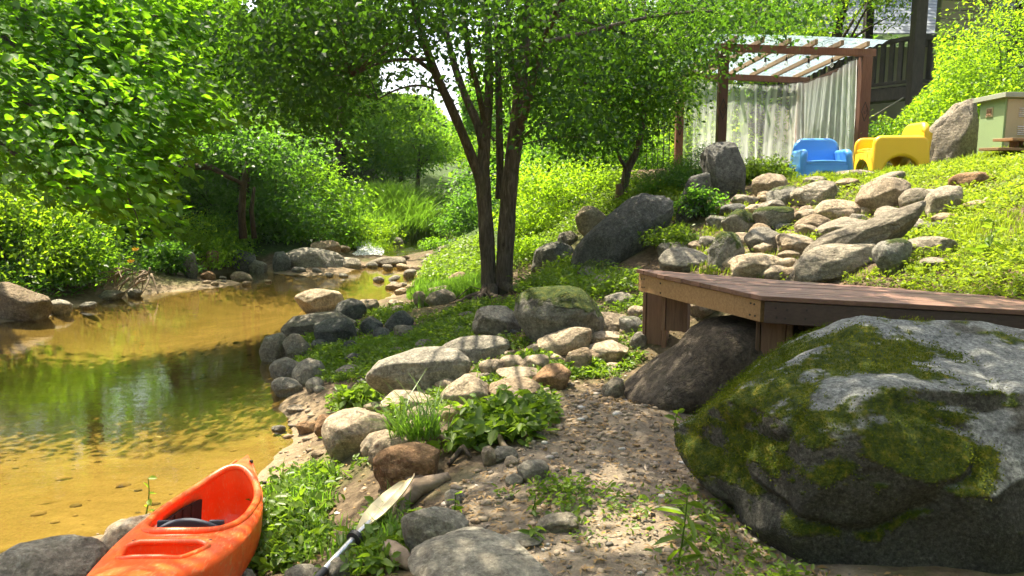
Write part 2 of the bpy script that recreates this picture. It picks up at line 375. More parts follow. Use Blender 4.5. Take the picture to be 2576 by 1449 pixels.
def axis(segs):
    r = [segs[0][0]]
    for a, b, s0, s1 in segs:
        x = a
        while x < b - 1e-6:
            f = (x - a) / (b - a); x = min(b, x + s0 + (s1 - s0) * f); r.append(x)
    return np.array(r)
xs = axis([(-700, -60, 160, 12), (-60, -14, 8, .6), (-14, -5, .5, .1), (-5, 5, .075, .075), (5, 14, .1, .5), (14, 60, .6, 8), (60, 700, 12, 160)])
ys = axis([(-300, -20, 90, 8), (-20, 1.5, 4, .12), (1.5, 10, .07, .075), (10, 26, .09, .35), (26, 100, .5, 6), (100, 1000, 14, 160)])
gx, gy = np.meshgrid(xs, ys); nx, ny = len(xs), len(ys)
GV = np.c_[gx.ravel(), gy.ravel(), ground(gx.ravel(), gy.ravel())]
ii = np.arange(nx * ny).reshape(ny, nx)
GF = np.stack([ii[:-1, :-1], ii[:-1, 1:], ii[1:, 1:], ii[1:, :-1]], -1).reshape(-1, 4)
gme = mesh_np('ground', GV, GF, smooth=True)
# where the ground is trodden gravel, wet sand or leafy soil
PATH = [(1180, 1449), (1060, 1330), (1140, 1230), (1300, 1110), (1420, 1010), (1520, 975), (1640, 1000), (1760, 1030), (2200, 1449), (2700, 2200), (900, 2600), (1000, 1700)]
SAND = [(700, 960), (800, 960), (830, 1080), (760, 1120), (840, 1180), (720, 1230), (640, 1300), (300, 1449), (0, 1449), (0, 1380), (560, 1280), (690, 1160), (720, 1060)]
uv = toPX(GV)
infront = (GV[:, 1] > 1.2)
def soft(poly):
    m = inpoly(uv, poly) & infront
    return m.astype(float)
pth = soft(PATH) * (np.hypot(GV[:, 0], GV[:, 1]) < 9); snd = soft(SAND) * (np.hypot(GV[:, 0], GV[:, 1]) < 9.5)
pth = np.maximum(pth, ((np.abs(GV[:, 0] - .7) < 1.1) & (np.abs(GV[:, 1]) < 1.6)).astype(float))
snd = np.maximum(snd, (GV[:, 2] < .06).astype(float))
def blur(a, k=3):
    a = a.reshape(ny, nx)
    for _ in range(k):
        b = a.copy(); b[1:-1, 1:-1] = (a[1:-1, 1:-1] * 2 + a[:-2, 1:-1] + a[2:, 1:-1] + a[1:-1, :-2] + a[1:-1, 2:]) / 6; a = b
    return a.ravel()
for nm, a in (('path', blur(pth)), ('sand', blur(snd)), ('wood', np.clip((GV[:, 1] - 11) / 3, 0, 1) * (GV[:, 2] > .3) * ~((GV[:, 0] > 2) & (GV[:, 0] < 7) & (GV[:, 1] < 17))), ('bed', blur((GV[:, 2] < -.01).astype(float), 1))):
    at = gme.attributes.new(nm, 'FLOAT', 'POINT'); at.data.foreach_set('value', a.astype(np.float32))
t = NT('ground'); p = t.world()
n1 = t.noise(1.3, 5, .6, p); n2 = t.noise(11, 6, .7, p); n3 = t.noise(60, 4, .7, p)
vo = t.n('ShaderNodeTexVoronoi'); vo.inputs['Scale'].default_value = 28; t.l(p, vo.inputs['Vector'])
soil = t.ramp(n2, [(.3, (.055, .038, .022)), (.55, (.11, .08, .048)), (.75, (.20, .15, .09))])
soil = t.mix(t.mapr(n1, .48, .68, 0, .75), soil, (.075, .095, .022))
grav = t.ramp(n2, [(.3, (.125, .095, .065)), (.6, (.21, .17, .12)), (.8, (.30, .25, .185))])
grav = t.mix(t.mapr(n3, .5, .8, 0, .4), grav, (.38, .31, .22))
vc = t.n('ShaderNodeSeparateColor'); t.l(vo.outputs['Color'], vc.inputs[0])
grav = t.mix(t.mapr(vc.outputs[0], 0, 1, 0, .35), grav, (.10, .085, .06))
sand = t.ramp(n2, [(.3, (.13, .095, .055)), (.7, (.24, .18, .11))]); sand = t.mix(t.mapr(n3, .55, .75, 0, .5), sand, (.42, .35, .26))
bedc = t.ramp(t.noise(2.3, 6, .62, t.scale(p, (.6, 1.3, 1)), .6), [(.3, (.165, .13, .075)), (.5, (.225, .18, .105)), (.72, (.30, .245, .15))])
bedc = t.mix(t.mapr(n3, .42, .7, 0, .55), bedc, (.36, .30, .19)); bedc = t.mix(t.mapr(n2, .5, .7, 0, .5), bedc, (.16, .12, .06))
bedc = t.mix(t.mapr(t.noise(5.5, 6, .75, t.scale(p, (.5, 1.4, 1)), 1.5), .56, .70, 0, .6), bedc, (.17, .12, .05))
fo = t.mapr(t.math('ADD', t.n('ShaderNodeVectorMath').outputs[1], 0.0), 0, 1) if False else t.attr('wood').outputs['Fac']; soil = t.mix(fo, soil, t.ramp(n2, [(.3, (.022, .040, .010)), (.7, (.06, .095, .022))]))
col = t.mix(t.attr('path').outputs['Fac'], soil, grav)
col = t.mix(t.attr('sand').outputs['Fac'], col, sand)
col = t.mix(t.attr('bed').outputs['Fac'], col, bedc)
h = t.math('ADD', t.math('MULTIPLY', n2, 1.0), t.math('MULTIPLY', n3, .5))
h = t.math('ADD', h, t.math('MULTIPLY', t.math('SUBTRACT', 1.0, vo.outputs['Distance']), .5))
t.principled(col, .92, .15, t.bump(h, .8, .025)); M['ground'] = t.m
g = link('ground', gme, M['ground']); tag(g, kind='structure')

# ---------------------------------------------------------------- water
def water_mat(name, tint, wave, fres=1.0):
    t = NT(name); p = t.world()
    n1 = t.noise(2.6, 3, .5, t.scale(p, (1, 2.4, 1)), .4); n2 = t.noise(13, 3, .55, t.scale(p, (1, 1.8, 1)), .3)
    b = t.bump(t.math('ADD', t.math('MULTIPLY', n1, 1.0), t.math('MULTIPLY', n2, .30)), wave, .03)
    tr = t.n('ShaderNodeBsdfTransparent'); tr.inputs[0].default_value = (*tint, 1)
    gl = t.n('ShaderNodeBsdfGlossy'); gl.inputs['Roughness'].default_value = .02; gl.inputs[0].default_value = (1, 1, 1, 1); t.l(b, gl.inputs['Normal'])
    fr = t.n('ShaderNodeFresnel'); fr.inputs[0].default_value = 1.33; t.l(b, fr.inputs['Normal'])
    m = t.n('ShaderNodeMixShader'); t.l(t.math('MULTIPLY', fr.outputs[0], fres, True), m.inputs[0]); t.l(tr.outputs[0], m.inputs[1]); t.l(gl.outputs[0], m.inputs[2])
    t.l(m.outputs[0], t.out.inputs[0]); return t.m
M['water'] = water_mat('water', (.80, .72, .41), .075, 1.35)
M['rapid'] = water_mat('rapid', (.8, .74, .55), 1.0, 1.3)
mb = MB(); mb.add([(-16, -8, 0), (3, -8, 0), (3, 21.2, 0), (-16, 21.2, 0)], [(0, 1, 2, 3)])
tag(mb.build('water', M['water']), kind='structure')
# the little fall and the water above it
VV = []; FF = []; nxw, nyw = 60, 120
for j in range(nyw):
    f = j / (nyw - 1); y = 19.4 + 26 * f ** 1.6
    for i in range(nxw):
        x = -5.2 + 6 * i / (nxw - 1)
        st = min(1, max(0, (y - 19.4) / 2.2)); st = st * st * (3 - 2 * st)
        VV.append((x, y, -.03 + .24 * st + max(0, y - 22) * .028))
VV = np.array(VV); VV[:, 2] += .05 * fbm(np.c_[VV[:, 0] * 2, VV[:, 1] * 1.5, np.zeros(len(VV))], 3, 21) * np.clip((VV[:, 1] - 19.6) / 1.0, 0, 1)
I = np.arange(nxw * nyw).reshape(nyw, nxw); Fw = np.stack([I[:-1, :-1], I[:-1, 1:], I[1:, 1:], I[1:, :-1]], -1).reshape(-1, 4)
tag(link('rapids_water', mesh_np('rapids_water', VV, Fw, smooth=True), M['rapid']), kind='structure')
# white water where it tumbles between the stones
t = NT('foam'); n = t.noise(26, 5, .7, t.world())
d = t.n('ShaderNodeBsdfDiffuse'); d.inputs[0].default_value = (.82, .84, .84, 1); tr = t.n('ShaderNodeBsdfTransparent'); m = t.n('ShaderNodeMixShader')
t.l(t.mapr(n, .42, .58), m.inputs[0]); t.l(tr.outputs[0], m.inputs[1]); t.l(d.outputs[0], m.inputs[2]); t.l(m.outputs[0], t.out.inputs[0]); M['foam'] = t.m
V2 = []; rr = np.random.RandomState(4)
for j in range(24):
    f = j / 23; c = PY(905 + 22 * math.sin(f * 3), 668 - 34 * f, 19.6 + 1.9 * f)
    for i in range(14):
        q = i / 13 - .5; w = .9 - .3 * f
        V2.append((c[0] + q * w + .1 * f, c[1], 0.02 + .24 * f ** .8 + .05 * math.cos(q * 5) + rr.uniform(-.02, .03)))
I = np.arange(24 * 14).reshape(24, 14)
tag(link('white_water', mesh_np('white_water', np.array(V2), np.stack([I[:-1, :-1], I[:-1, 1:], I[1:, 1:], I[1:, :-1]], -1).reshape(-1, 4), smooth=True), M['foam']), kind='structure')

# far ridge across the valley
V3 = []; nn = 90
for j in range(10):
    for i in range(nn):
        a = -1.1 + 2.2 * i / (nn - 1); R = 900 + j * 70
        V3.append((math.sin(a) * R, math.cos(a) * R, -5 + (j / 9) ** .8 * (118 + 40 * math.sin(a * 3 + .8) + 22 * math.sin(a * 11) + 9 * math.sin(a * 31))))
I = np.arange(nn * 10).reshape(10, nn)
t = NT('far_wood'); n = t.noise(.05, 6, .7, t.world()); t.principled(t.ramp(n, [(.35, (.02, .045, .015)), (.7, (.06, .10, .03))]), 1, .0)
tag(link('mountain_ridge', mesh_np('mountain_ridge', np.array(V3), np.stack([I[:-1, :-1], I[:-1, 1:], I[1:, 1:], I[1:, :-1]], -1).reshape(-1, 4), smooth=True), t.m), kind='structure')
# ---------------------------------------------------------------- stones
_ico = {}
def ico(sub):
    if sub not in _ico:
        bm = bmesh.new(); bmesh.ops.create_icosphere(bm, subdivisions=sub, radius=1)
        bm.verts.ensure_lookup_table()
        _ico[sub] = (np.array([v.co[:] for v in bm.verts]), np.array([[v.index for v in f.verts] for f in bm.faces])); bm.free()
    V, T = _ico[sub]
    return V / np.linalg.norm(V, axis=1)[:, None], T
def rock_shape(seed, sub=4, k=9, nplanes=11, rough=.07, flat=None, planes=None):
    D, T = ico(sub); r = np.random.RandomState(seed)
    N = r.normal(size=(nplanes, 3)); N /= np.linalg.norm(N, axis=1)[:, None]; d = r.uniform(.62, 1.0, nplanes)
    if planes is not None:
        pn = np.array([p[:3] for p in planes], float); pn /= np.linalg.norm(pn, axis=1)[:, None]
        N = np.r_[N, pn]; d = np.r_[d, [p[3] for p in planes]]
    acc = np.ones(len(D)) * .85
    for n, dd in zip(N, d): acc += np.maximum(0, D @ n / dd) ** k
    R = acc ** (-1 / k)
    nf = r.randint(16, 30); Nf = r.normal(size=(nf, 3)); Nf /= np.linalg.norm(Nf, axis=1)[:, None]
    for n in Nf:
        c = D @ n; near = np.argmax(c); dd = R[near] * r.uniform(.88, .985); R = np.where(c > .15, np.minimum(R, dd / np.maximum(c, .15)), R)
    V = D * R[:, None]
    f = fbm(V * 1.6 + seed * 3.1, 3, seed % 97); f2 = fbm(V * 5 + seed, 3, seed % 89)
    V = V * (1 + rough * 1.3 * f + rough * .5 * f2)[:, None]
    # chipped ledges
    led = np.abs(fbm(V * 2.4 + 9, 2, seed % 71)); V = V * (1 - rough * .6 * np.clip(.12 - led, 0, .12) / .12)[:, None]
    lo = V.min(0); hi = V.max(0)
    return (V - (lo + hi) / 2) / (hi - lo) * 2, T
seedc = [100]
ROCKS = []        # (x, y, z, radius) keeps small plants off the stones
def stone(name, label, u0, v0, u1, v1, mat, cat='rock', ang=0, depth=.8, y=None, k=14, rough=.055, group=None, yaw=0, bury=1.5, sub=None, planes=None, seed=None, npl=11):
    seedc[0] += 1; sd = seed or seedc[0]
    uc = (u0 + u1) / 2; w = u1 - u0; h = v1 - v0
    b = hit(uc, v1 - .06 * h) if y is None else None
    dist0 = b[1] if y is None else y
    W = w * dist0 / F; D_ = W * depth
    if y is None: yc = dist0 + D_ * .32
    else: yc = y
    sc_ = math.hypot(1, (uc - 1288) / F * .0) * yc / F
    W = w * sc_; D_ = W * depth; hm = h * sc_
    pc = PY(uc, (v0 + v1) / 2, yc); th = math.atan2(CAMZ - pc[2], yc)
    H = math.sqrt(max(hm ** 2 - (D_ * math.sin(th)) ** 2, (.45 * hm) ** 2)) / max(.5, math.cos(th))
    if sub is None: sub = 6 if w > 300 else 5 if w > 110 else 4
    V, T = rock_shape(sd, sub, k, npl, rough, planes=planes)
    V = V * np.array([W, D_, H]) / 2
    a = math.radians(ang); ca, sa = math.cos(a), math.sin(a)
    V = np.c_[V[:, 0] * ca - V[:, 2] * sa, V[:, 1], V[:, 0] * sa + V[:, 2] * ca]
    if yaw:
        a = math.radians(yaw); ca, sa = math.cos(a), math.sin(a); V = np.c_[V[:, 0] * ca - V[:, 1] * sa, V[:, 0] * sa + V[:, 1] * ca, V[:, 2]]
    lowz = V[:, 2] < 0; V[lowz, 2] *= bury
    me = mesh_np(name, V, T, smooth=True)
    o = link(name, me, M[mat]); o.location = pc
    tag(o, label, cat, group); ROCKS.append((pc[0], pc[1], pc[2], max(W, D_) / 2 * .9))
    return o
def grow(b, kx, ky): cx, cy_ = (b[0] + b[2]) / 2, (b[1] + b[3]) / 2; return cx + (b[0] - cx) * kx, cy_ + (b[1] - cy_) * ky, cx + (b[2] - cx) * kx, cy_ + (b[3] - cy_) * ky
def B_(X0, Y0, X1, Y1): return grow((1597 + X0 / 2, Y0 / 2, 1597 + X1 / 2, Y1 / 2), 1.13, 1.2)
def A_(X0, Y0, X1, Y1): return grow((639 + X0 / 2, 724.5 + Y0 / 2, 639 + X1 / 2, 724.5 + Y1 / 2), 1.07, 1.1)
def C_(X0, Y0, X1, Y1): return 858.7 + X0 / 2, Y0 / 2, 858.7 + X1 / 2, Y1 / 2
def E_(X0, Y0, X1, Y1): return 766.7 + .2425 * X0, 447.2 + .2425 * Y0, 766.7 + .2425 * X1, 447.2 + .2425 * Y1
def U_(a, b, c, d): return a, b, c, d
S = stone
# -- water's edge below the forked tree
S('boulder', 'smooth rounded pale boulder at the edge of the pool', *A_(205, 3, 445, 130), 'rock_pale_sunlit', 'boulder', k=5, rough=.03)
S('boulder', 'broad low grey boulder under the smooth rounded pale boulder', *A_(150, 120, 510, 240), 'rock_grey', 'boulder', k=6)
S('rock', 'sharp angular dark rock beside the smooth rounded boulder', *A_(400, 56, 560, 168), 'rock_dark_shaded', k=16, rough=.04)
S('rock', 'pale rock in grass behind the sharp angular dark rock', *A_(505, 58, 628, 130), 'rock_pale_sunlit')
S('rock', 'dark shaded rock resting against the broad low grey boulder', *A_(300, 148, 515, 278), 'rock_dark_shaded', rough=.05)
S('rock', 'small tan stone lying on the broad low grey boulder', *A_(196, 198, 290, 252), 'rock_tan')
S('rock', 'upright dark rock in shade beside a domed dark rock', *A_(537, 145, 645, 228), 'rock_dark_shaded')
S('rock', 'domed dark brown rock on the shaded grass', *A_(660, 116, 800, 218), 'rock_dark_shaded', k=5)
S('rock', 'low brown rock in front of the domed dark rock', *A_(700, 188, 802, 262), 'rock_slab')
S('rock', 'small dark rock at the foot of the upright dark rock', *A_(600, 200, 682, 272), 'rock_dark_shaded')
S('rock', 'cracked grey rock standing in the pool at its bend', *A_(33, 232, 165, 372), 'rock_slab', k=12)
S('rock', 'cracked reddish grey rock leaning on its neighbour at the pool bend', *A_(148, 232, 284, 362), 'rock_slab', k=12)
S('rock', 'flat topped grey rock behind the round cobble at the waterline', *A_(78, 348, 275, 470), 'rock_grey')
S('rock', 'round smooth greenish cobble at the waterline', *A_(190, 360, 355, 485), 'rock_grey', k=4, rough=.03)
S('rock', 'bluish wet rock with pointed top sitting in the water', *A_(98, 448, 246, 548), 'rock_grey', k=14, rough=.04)
S('rock', 'small grey cobble between the wet bluish rock and the grass', *A_(262, 450, 348, 524), 'rock_grey', k=5)
S('rock', 'thin pale stone lying on the dark wet sand', *A_(165, 586, 258, 624), 'rock_pale_sunlit')
S('rock', 'flat thin grey stone half in the water at the sand', *A_(90, 688, 160, 722), 'rock_grey')
S('rock', 'flat grey rock sunk in the shaded weeds', *A_(412, 388, 562, 444), 'rock_grey', depth=1.1)
S('boulder', 'large speckled grey boulder with pointed ends on the shaded bank', *A_(580, 310, 1084, 528), 'rock_grey', 'boulder', k=11, depth=.55, planes=[(0, 0, 1, .62), (.3, -1, .15, .7), (-.8, -.2, .9, .8)])
S('boulder', 'long low grey boulder behind the large speckled boulder', *A_(928, 245, 1284, 382), 'rock_grey', 'boulder', k=6, ang=8, depth=.5)
S('boulder', 'grey humped boulder beside the mossy boulder near the forked tree', *A_(1103, 93, 1342, 254), 'rock_grey', 'boulder', k=7)
S('boulder', 'big boulder capped with a cushion of green moss', *A_(1316, -4, 1764, 294), 'rock_mossy', 'boulder', k=8, depth=.7)
# -- sunlit band of stones from the deck to the pool
S('boulder', 'pale rounded boulder beside the deck post', *A_(1658, 118, 1908, 228), 'rock_pale_sunlit', 'boulder', k=6)
S('boulder', 'pale wedge shaped boulder in the sunlit row of stones', *A_(1428, 210, 1702, 338), 'rock_pale_sunlit', 'boulder', ang=12, k=9, depth=.5)
S('rock', 'long flat pale stone lying on a bread shaped stone', *A_(1662, 220, 1884, 284), 'rock_pale_sunlit', ang=-5, depth=.5)
S('rock', 'bread shaped pale stone near the deck post', *A_(1680, 266, 1892, 382), 'rock_pale_sunlit', k=6, rough=.04)
S('rock', 'pale leaning stone beside the bread shaped stone', *A_(1566, 308, 1702, 418), 'rock_tan', ang=20)
S('rock', 'egg shaped pale stone standing above the sunlit row', *A_(1133, 360, 1252, 454), 'rock_pale_sunlit', k=4, rough=.03)
S('rock', 'blocky pale stone beside the egg shaped stone', *A_(1238, 336, 1358, 422), 'rock_pale_sunlit', k=12)
S('rock', 'pale broken stone behind the orange rock', *A_(1338, 338, 1484, 414), 'rock_pale_sunlit', ang=14)
S('rock', 'flat pale slab beside the orange rock', *A_(1222, 402, 1434, 480), 'rock_pale_sunlit', depth=.7)
S('rock', 'orange brown layered rock with broken edges', *A_(1393, 392, 1594, 514), 'rock_rust', k=14, rough=.05)
S('boulder', 'sunlit greyish boulder with grass growing at its foot', *A_(1183, 452, 1444, 568), 'rock_tan', 'boulder', k=7)
S('boulder', 'tall pale triangular boulder in the sunlit row', *A_(942, 442, 1184, 604), 'rock_pale_sunlit', 'boulder', k=9, planes=[(-.6, -.2, .7, .6), (.7, -.1, .6, .66)])
S('rock', 'pale stone peeking over the triangular boulder', *A_(1062, 428, 1164, 484), 'rock_pale_sunlit')
S('boulder', 'pale boulder with flat top beside the oval stone', *A_(648, 516, 932, 644), 'rock_pale_sunlit', 'boulder', k=10)
S('rock', 'small pale slab tucked beside the flat topped pale boulder', *A_(568, 573, 658, 616), 'rock_pale_sunlit')
S('rock', 'oval pale stone in front of the flat topped boulder', *A_(768, 596, 938, 718), 'rock_pale_sunlit', k=5, rough=.04)
S('rock', 'pinkish brown stone beside the oval pale stone', *A_(928, 588, 1088, 688), 'rock_tan', k=8)
S('boulder', 'large round sandy boulder beside the pool beach', *A_(352, 610, 694, 834), 'rock_pale_sunlit', 'boulder', k=6, rough=.04)
S('rock', 'orange rock leaning on the large round sandy boulder', *A_(308, 634, 434, 744), 'rock_rust', k=14)
S('rock', 'dark rusty rock lying on the wet sand', *A_(213, 666, 324, 738), 'rock_rust', k=14)
S('rock', 'small pale stone wedged below the oval stone', *A_(743, 668, 834, 754), 'rock_pale_sunlit')
S('rock', 'brown flat faced stone among broad leaves', *A_(828, 678, 1084, 790), 'rock_tan', depth=.6)
S('rock', 'pale flat stone overgrown by fine grass', *A_(538, 722, 724, 854), 'rock_pale_sunlit', ang=20)
S('rock', 'pale tilted slab lying on a brown block', *A_(573, 738, 844, 884), 'rock_pale_sunlit', ang=16, depth=.6)
S('rock', 'brown earthy block under the tilted slab with grass hanging over', *A_(600, 785, 934, 1004), 'rock_rust', k=12, depth=.6)
S('rock', 'small tan stone on the beach below the round sandy boulder', *A_(286, 811, 370, 852), 'rock_tan')
# -- trodden path
S('rock', 'dark rough rock standing alone on the path', *A_(1322, 862, 1484, 970), 'rock_grey', k=12)
S('rock', 'grey cobble at the upper edge of the path', *A_(1193, 793, 1330, 874), 'rock_grey')
S('rock', 'small pale pebble like stone beside the path edge cobble', *A_(1260, 848, 1334, 898), 'rock_pale_sunlit', k=5)
S('rock', 'narrow pale stone beside a bent root', *A_(1138, 803, 1224, 904), 'rock_pale_sunlit', ang=40)
S('rock', 'small flat stone beside the dark rough path rock', *A_(1266, 936, 1354, 1004), 'rock_grey', ang=20)
S('rock', 'mottled grey rock above the big flat slab', *A_(756, 1086, 1074, 1314), 'rock_grey', k=9, ang=20, depth=.6)
S('rock', 'little grey stone behind the mottled rock', *A_(958, 1018, 1064, 1094), 'rock_grey')
S('boulder', 'big flat grey slab set in the path', *A_(760, 1232, 1500, 1560), 'rock_grey', 'boulder', k=14, depth=.9, planes=[(.05, -.1, 1, .45)], rough=.05)
S('rock', 'dark flat rock tipped up on the gravel path', *A_(1403, 1138, 1630, 1234), 'rock_slab', ang=14, k=12, depth=.5)
S('rock', 'grey rock half buried behind the flat path slab', *A_(1248, 1228, 1454, 1310), 'rock_grey')
S('rock', 'tan rock against the tip of the paddle blade', *A_(752, 938, 884, 1026), 'rock_tan')
S('rock', 'low tan stone in the weeds beside the paddle shaft', *A_(388, 1198, 564, 1296), 'rock_tan', depth=1.0)
S('rock', 'grey rock under the black paddle grip', *A_(356, 1352, 506, 1480), 'rock_grey')
S('rock', 'grey rock beside the lower end of the paddle', *A_(158, 1386, 336, 1500), 'rock_grey')
S('rock', 'rounded grey rock pressed against the kayak hull', 560, 1428, 650, 1490, 'rock_grey', k=5)
S('boulder', 'smooth mottled grey boulder beside the kayak stern', -30, 1352, 252, 1520, 'rock_grey', 'boulder', k=6, rough=.05)
S('boulder', 'pale smooth stone half hidden behind the kayak', 238, 1294, 420, 1420, 'rock_pale_sunlit', 'boulder', k=6, ang=25)
# -- by and under the timber deck
def profile_rock(name, label, outline, y, depth, mat, cat, rough=.03, seed=1, n=72, m=17):
    """a stone whose broad side has the given outline, rounded off to front and back"""
    P = np.array([PY(u, v, y) for u, v in outline])[:, [0, 2]]; seg = np.linalg.norm(np.roll(P, -1, 0) - P, axis=1); cum = np.r_[0, np.cumsum(seg)]; Q = []
    for k in range(n):
        d = cum[-1] * k / n; i = np.searchsorted(cum, d, 'right') - 1; f = (d - cum[i]) / seg[i]; Q.append(P[i] * (1 - f) + P[(i + 1) % len(P)] * f)
    Q = np.array(Q)
    for _ in range(3): Q = (np.roll(Q, 1, 0) + 2 * Q + np.roll(Q, -1, 0)) / 4
    c = Q.mean(0); V = []
    for j in range(m):
        t_ = -1 + 2 * j / (m - 1); s_ = max(.02, (1 - abs(t_) ** 3.2) ** (1 / 2.4)); R_ = c + (Q - c) * s_
        V += [(x - c[0], t_ * depth / 2, z - c[1]) for x, z in R_]
    V = np.array(V); f = fbm(V * 3 + seed, 4, seed); f2 = fbm(V * 9 + seed, 3, seed + 3); dr = V / np.maximum(np.linalg.norm(V, axis=1), 1e-6)[:, None]; V = V + dr * (rough * (1.2 * f + .5 * f2))[:, None]
    I = np.arange(n * m).reshape(m, n); I2 = np.roll(I, -1, 1); T = np.stack([I[:-1], I2[:-1], I2[1:], I[1:]], -1).reshape(-1, 4)
    o = link(name, mesh_np(name, V, T, smooth=True), M[mat]); o.location = (c[0], y, c[1]); tag(o, label, cat); ROCKS.append((c[0], y, c[1], depth / 2)); return o
profile_rock('boulder', 'dark wedge shaped boulder under the timber deck', [(1556, 995), (1600, 962), (1660, 915), (1712, 880), (1750, 826), (1800, 800), (1990, 796), (2100, 810), (2110, 1040), (1900, 1050), (1700, 1040), (1570, 1015)], 5.25, 1.0, 'rock_brown', 'boulder', .03, 4)
S('rock', 'flat brown rock at the tip of the wedge shaped boulder', *A_(1742, 456, 1864, 554), 'rock_slab', ang=14)
S('rock', 'pale round stone behind the deck corner post', *A_(1883, 90, 1974, 158), 'rock_pale_sunlit', k=5)
S('rock', 'stone with yellow moss beside the deck corner post', *A_(1838, 148, 1974, 234), 'rock_some_moss')
S('rock', 'grey stone at the foot of the deck corner post', *A_(1893, 220, 1974, 304), 'rock_grey')
S('rock', 'pale flat stone seen between the deck posts', 1728, 752, 1830, 800, 'rock_pale_sunlit')
# -- the giant in front
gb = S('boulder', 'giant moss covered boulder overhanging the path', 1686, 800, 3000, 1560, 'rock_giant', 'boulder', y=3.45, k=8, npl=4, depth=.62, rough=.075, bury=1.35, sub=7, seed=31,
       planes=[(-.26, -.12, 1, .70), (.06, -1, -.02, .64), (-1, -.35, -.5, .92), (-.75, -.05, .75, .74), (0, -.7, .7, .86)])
# -- rock slope behind the deck
S('rock', 'pointed pale rock at the crest beside the blue chair', *B_(598, 880, 754, 982), 'rock_pale_sunlit', ang=12, k=12)
S('rock', 'dark flat rock below the pointed crest rock', *B_(493, 983, 618, 1034), 'rock_slab')
S('rock', 'slanted grey slab near the dead roots on the crest', *B_(788, 928, 1004, 1024), 'rock_slab', ang=16, depth=.6)
S('rock', 'earthy mossy stone left of the slanted slab on the crest', *B_(673, 943, 834, 1030), 'rock_some_moss', ang=12)
S('boulder', 'pale lumpy boulder in the middle of the sunny slope', *B_(914, 1012, 1144, 1112), 'rock_pale_sunlit', 'boulder', k=8)
S('boulder', 'tall slanted pale boulder on the upper sunny slope', *B_(1152, 906, 1380, 1076), 'rock_pale_sunlit', 'boulder', k=8, ang=18, planes=[(-.7, -.2, .7, .6)])
S('rock', 'angular brown grey rock beside the tall slanted boulder', *B_(1343, 956, 1494, 1060), 'rock_slab', k=14)
S('rock', 'dark flat rock below the tall slanted boulder', *B_(1208, 1042, 1364, 1110), 'rock_slab', ang=12)
S('boulder', 'very long slanted slab crossing the sunny slope', *B_(755, 1140, 1465, 1310), 'rock_slab', 'boulder', ang=24, depth=.32, k=10, rough=.05)
S('boulder', 'flat sided long grey slab just behind the deck', *B_(815, 1242, 1206, 1400), 'rock_slab', 'boulder', ang=9, depth=.45, k=12)
S('rock', 'dark conical rock in the sunny weeds behind the deck', *B_(1202, 1212, 1376, 1370), 'rock_some_moss', k=8)
S('rock', 'thin slanted rock in the grass below the crest', *B_(1466, 956, 1644, 1084), 'rock_slab', ang=28)
S('rock', 'reddish brown flat rock on the crest beside the cabinet', *B_(1606, 868, 1794, 938), 'rock_rust', ang=10)
S('rock', 'flat grey rock sunk in the sunny weeds beside the conical rock', *B_(1372, 1192, 1614, 1284), 'rock_slab', depth=1.0)
S('rock', 'flat darkish rock under the pale lumpy boulder', *B_(916, 1112, 1160, 1204), 'rock_slab', ang=8)
S('rock', 'brown rock above the long slanted slab', *B_(818, 1086, 984, 1184), 'rock_tan')
S('rock', 'small pale stone in front of the brown slope rock', *B_(818, 1133, 924, 1194), 'rock_pale_sunlit')
S('rock', 'smooth pale grey stone at the low end of the long slab', *B_(728, 1182, 924, 1276), 'rock_pale_sunlit', k=6)
S('rock', 'domed grey stone left of the smooth slope stone', *B_(563, 1152, 744, 1266), 'rock_grey', k=6)
S('rock', 'round mossy yellow green rock on the slope', *B_(448, 1062, 612, 1184), 'rock_mossy', k=6)
S('rock', 'moss patched rock behind the round mossy rock', *B_(598, 1048, 784, 1154), 'rock_mossy')
S('rock', 'small grey rock above the moss patched rock', *B_(633, 1010, 744, 1064), 'rock_grey')
S('rock', 'small pale stone below the moss patched rock', *B_(578, 1128, 674, 1194), 'rock_tan')
S('boulder', 'upright rock draped in yellow moss behind the deck corner', *B_(380, 1178, 546, 1344), 'rock_mossy', 'boulder', k=7)
S('boulder', 'pale grey boulder with a dark mossy streak behind the deck corner', *B_(128, 1256, 380, 1366), 'rock_grey', 'boulder', k=7)
S('boulder', 'wide pale boulder right behind the deck edge', *B_(488, 1278, 744, 1392), 'rock_pale_sunlit', 'boulder', k=8)
S('rock', 'pale rock beside the wide pale boulder behind the deck', *B_(422, 1288, 584, 1362), 'rock_pale_sunlit')
S('rock', 'low pale stone touching the wide pale boulder', *B_(638, 1338, 794, 1398), 'rock_pale_sunlit')
S('rock', 'small sunlit stone above the wide pale boulder', *B_(603, 1223, 694, 1284), 'rock_pale_sunlit')
S('rock', 'grey shaded stone above the mossy streaked boulder', *B_(128, 1223, 264, 1294), 'rock_grey')
S('rock', 'small grey stone beside the moss draped rock', *B_(338, 1193, 414, 1250), 'rock_grey')
S('rock', 'thin pale stone under the long slab end', *B_(718, 1263, 834, 1314), 'rock_pale_sunlit')
S('rock', 'flat stone on the crest between the blue and yellow chairs', *B_(1030, 858, 1214, 900), 'rock_slab', depth=.5)
S('rock', 'flat pale stone on the crest below the yellow chair', *B_(1192, 874, 1354, 932), 'rock_slab', ang=10)
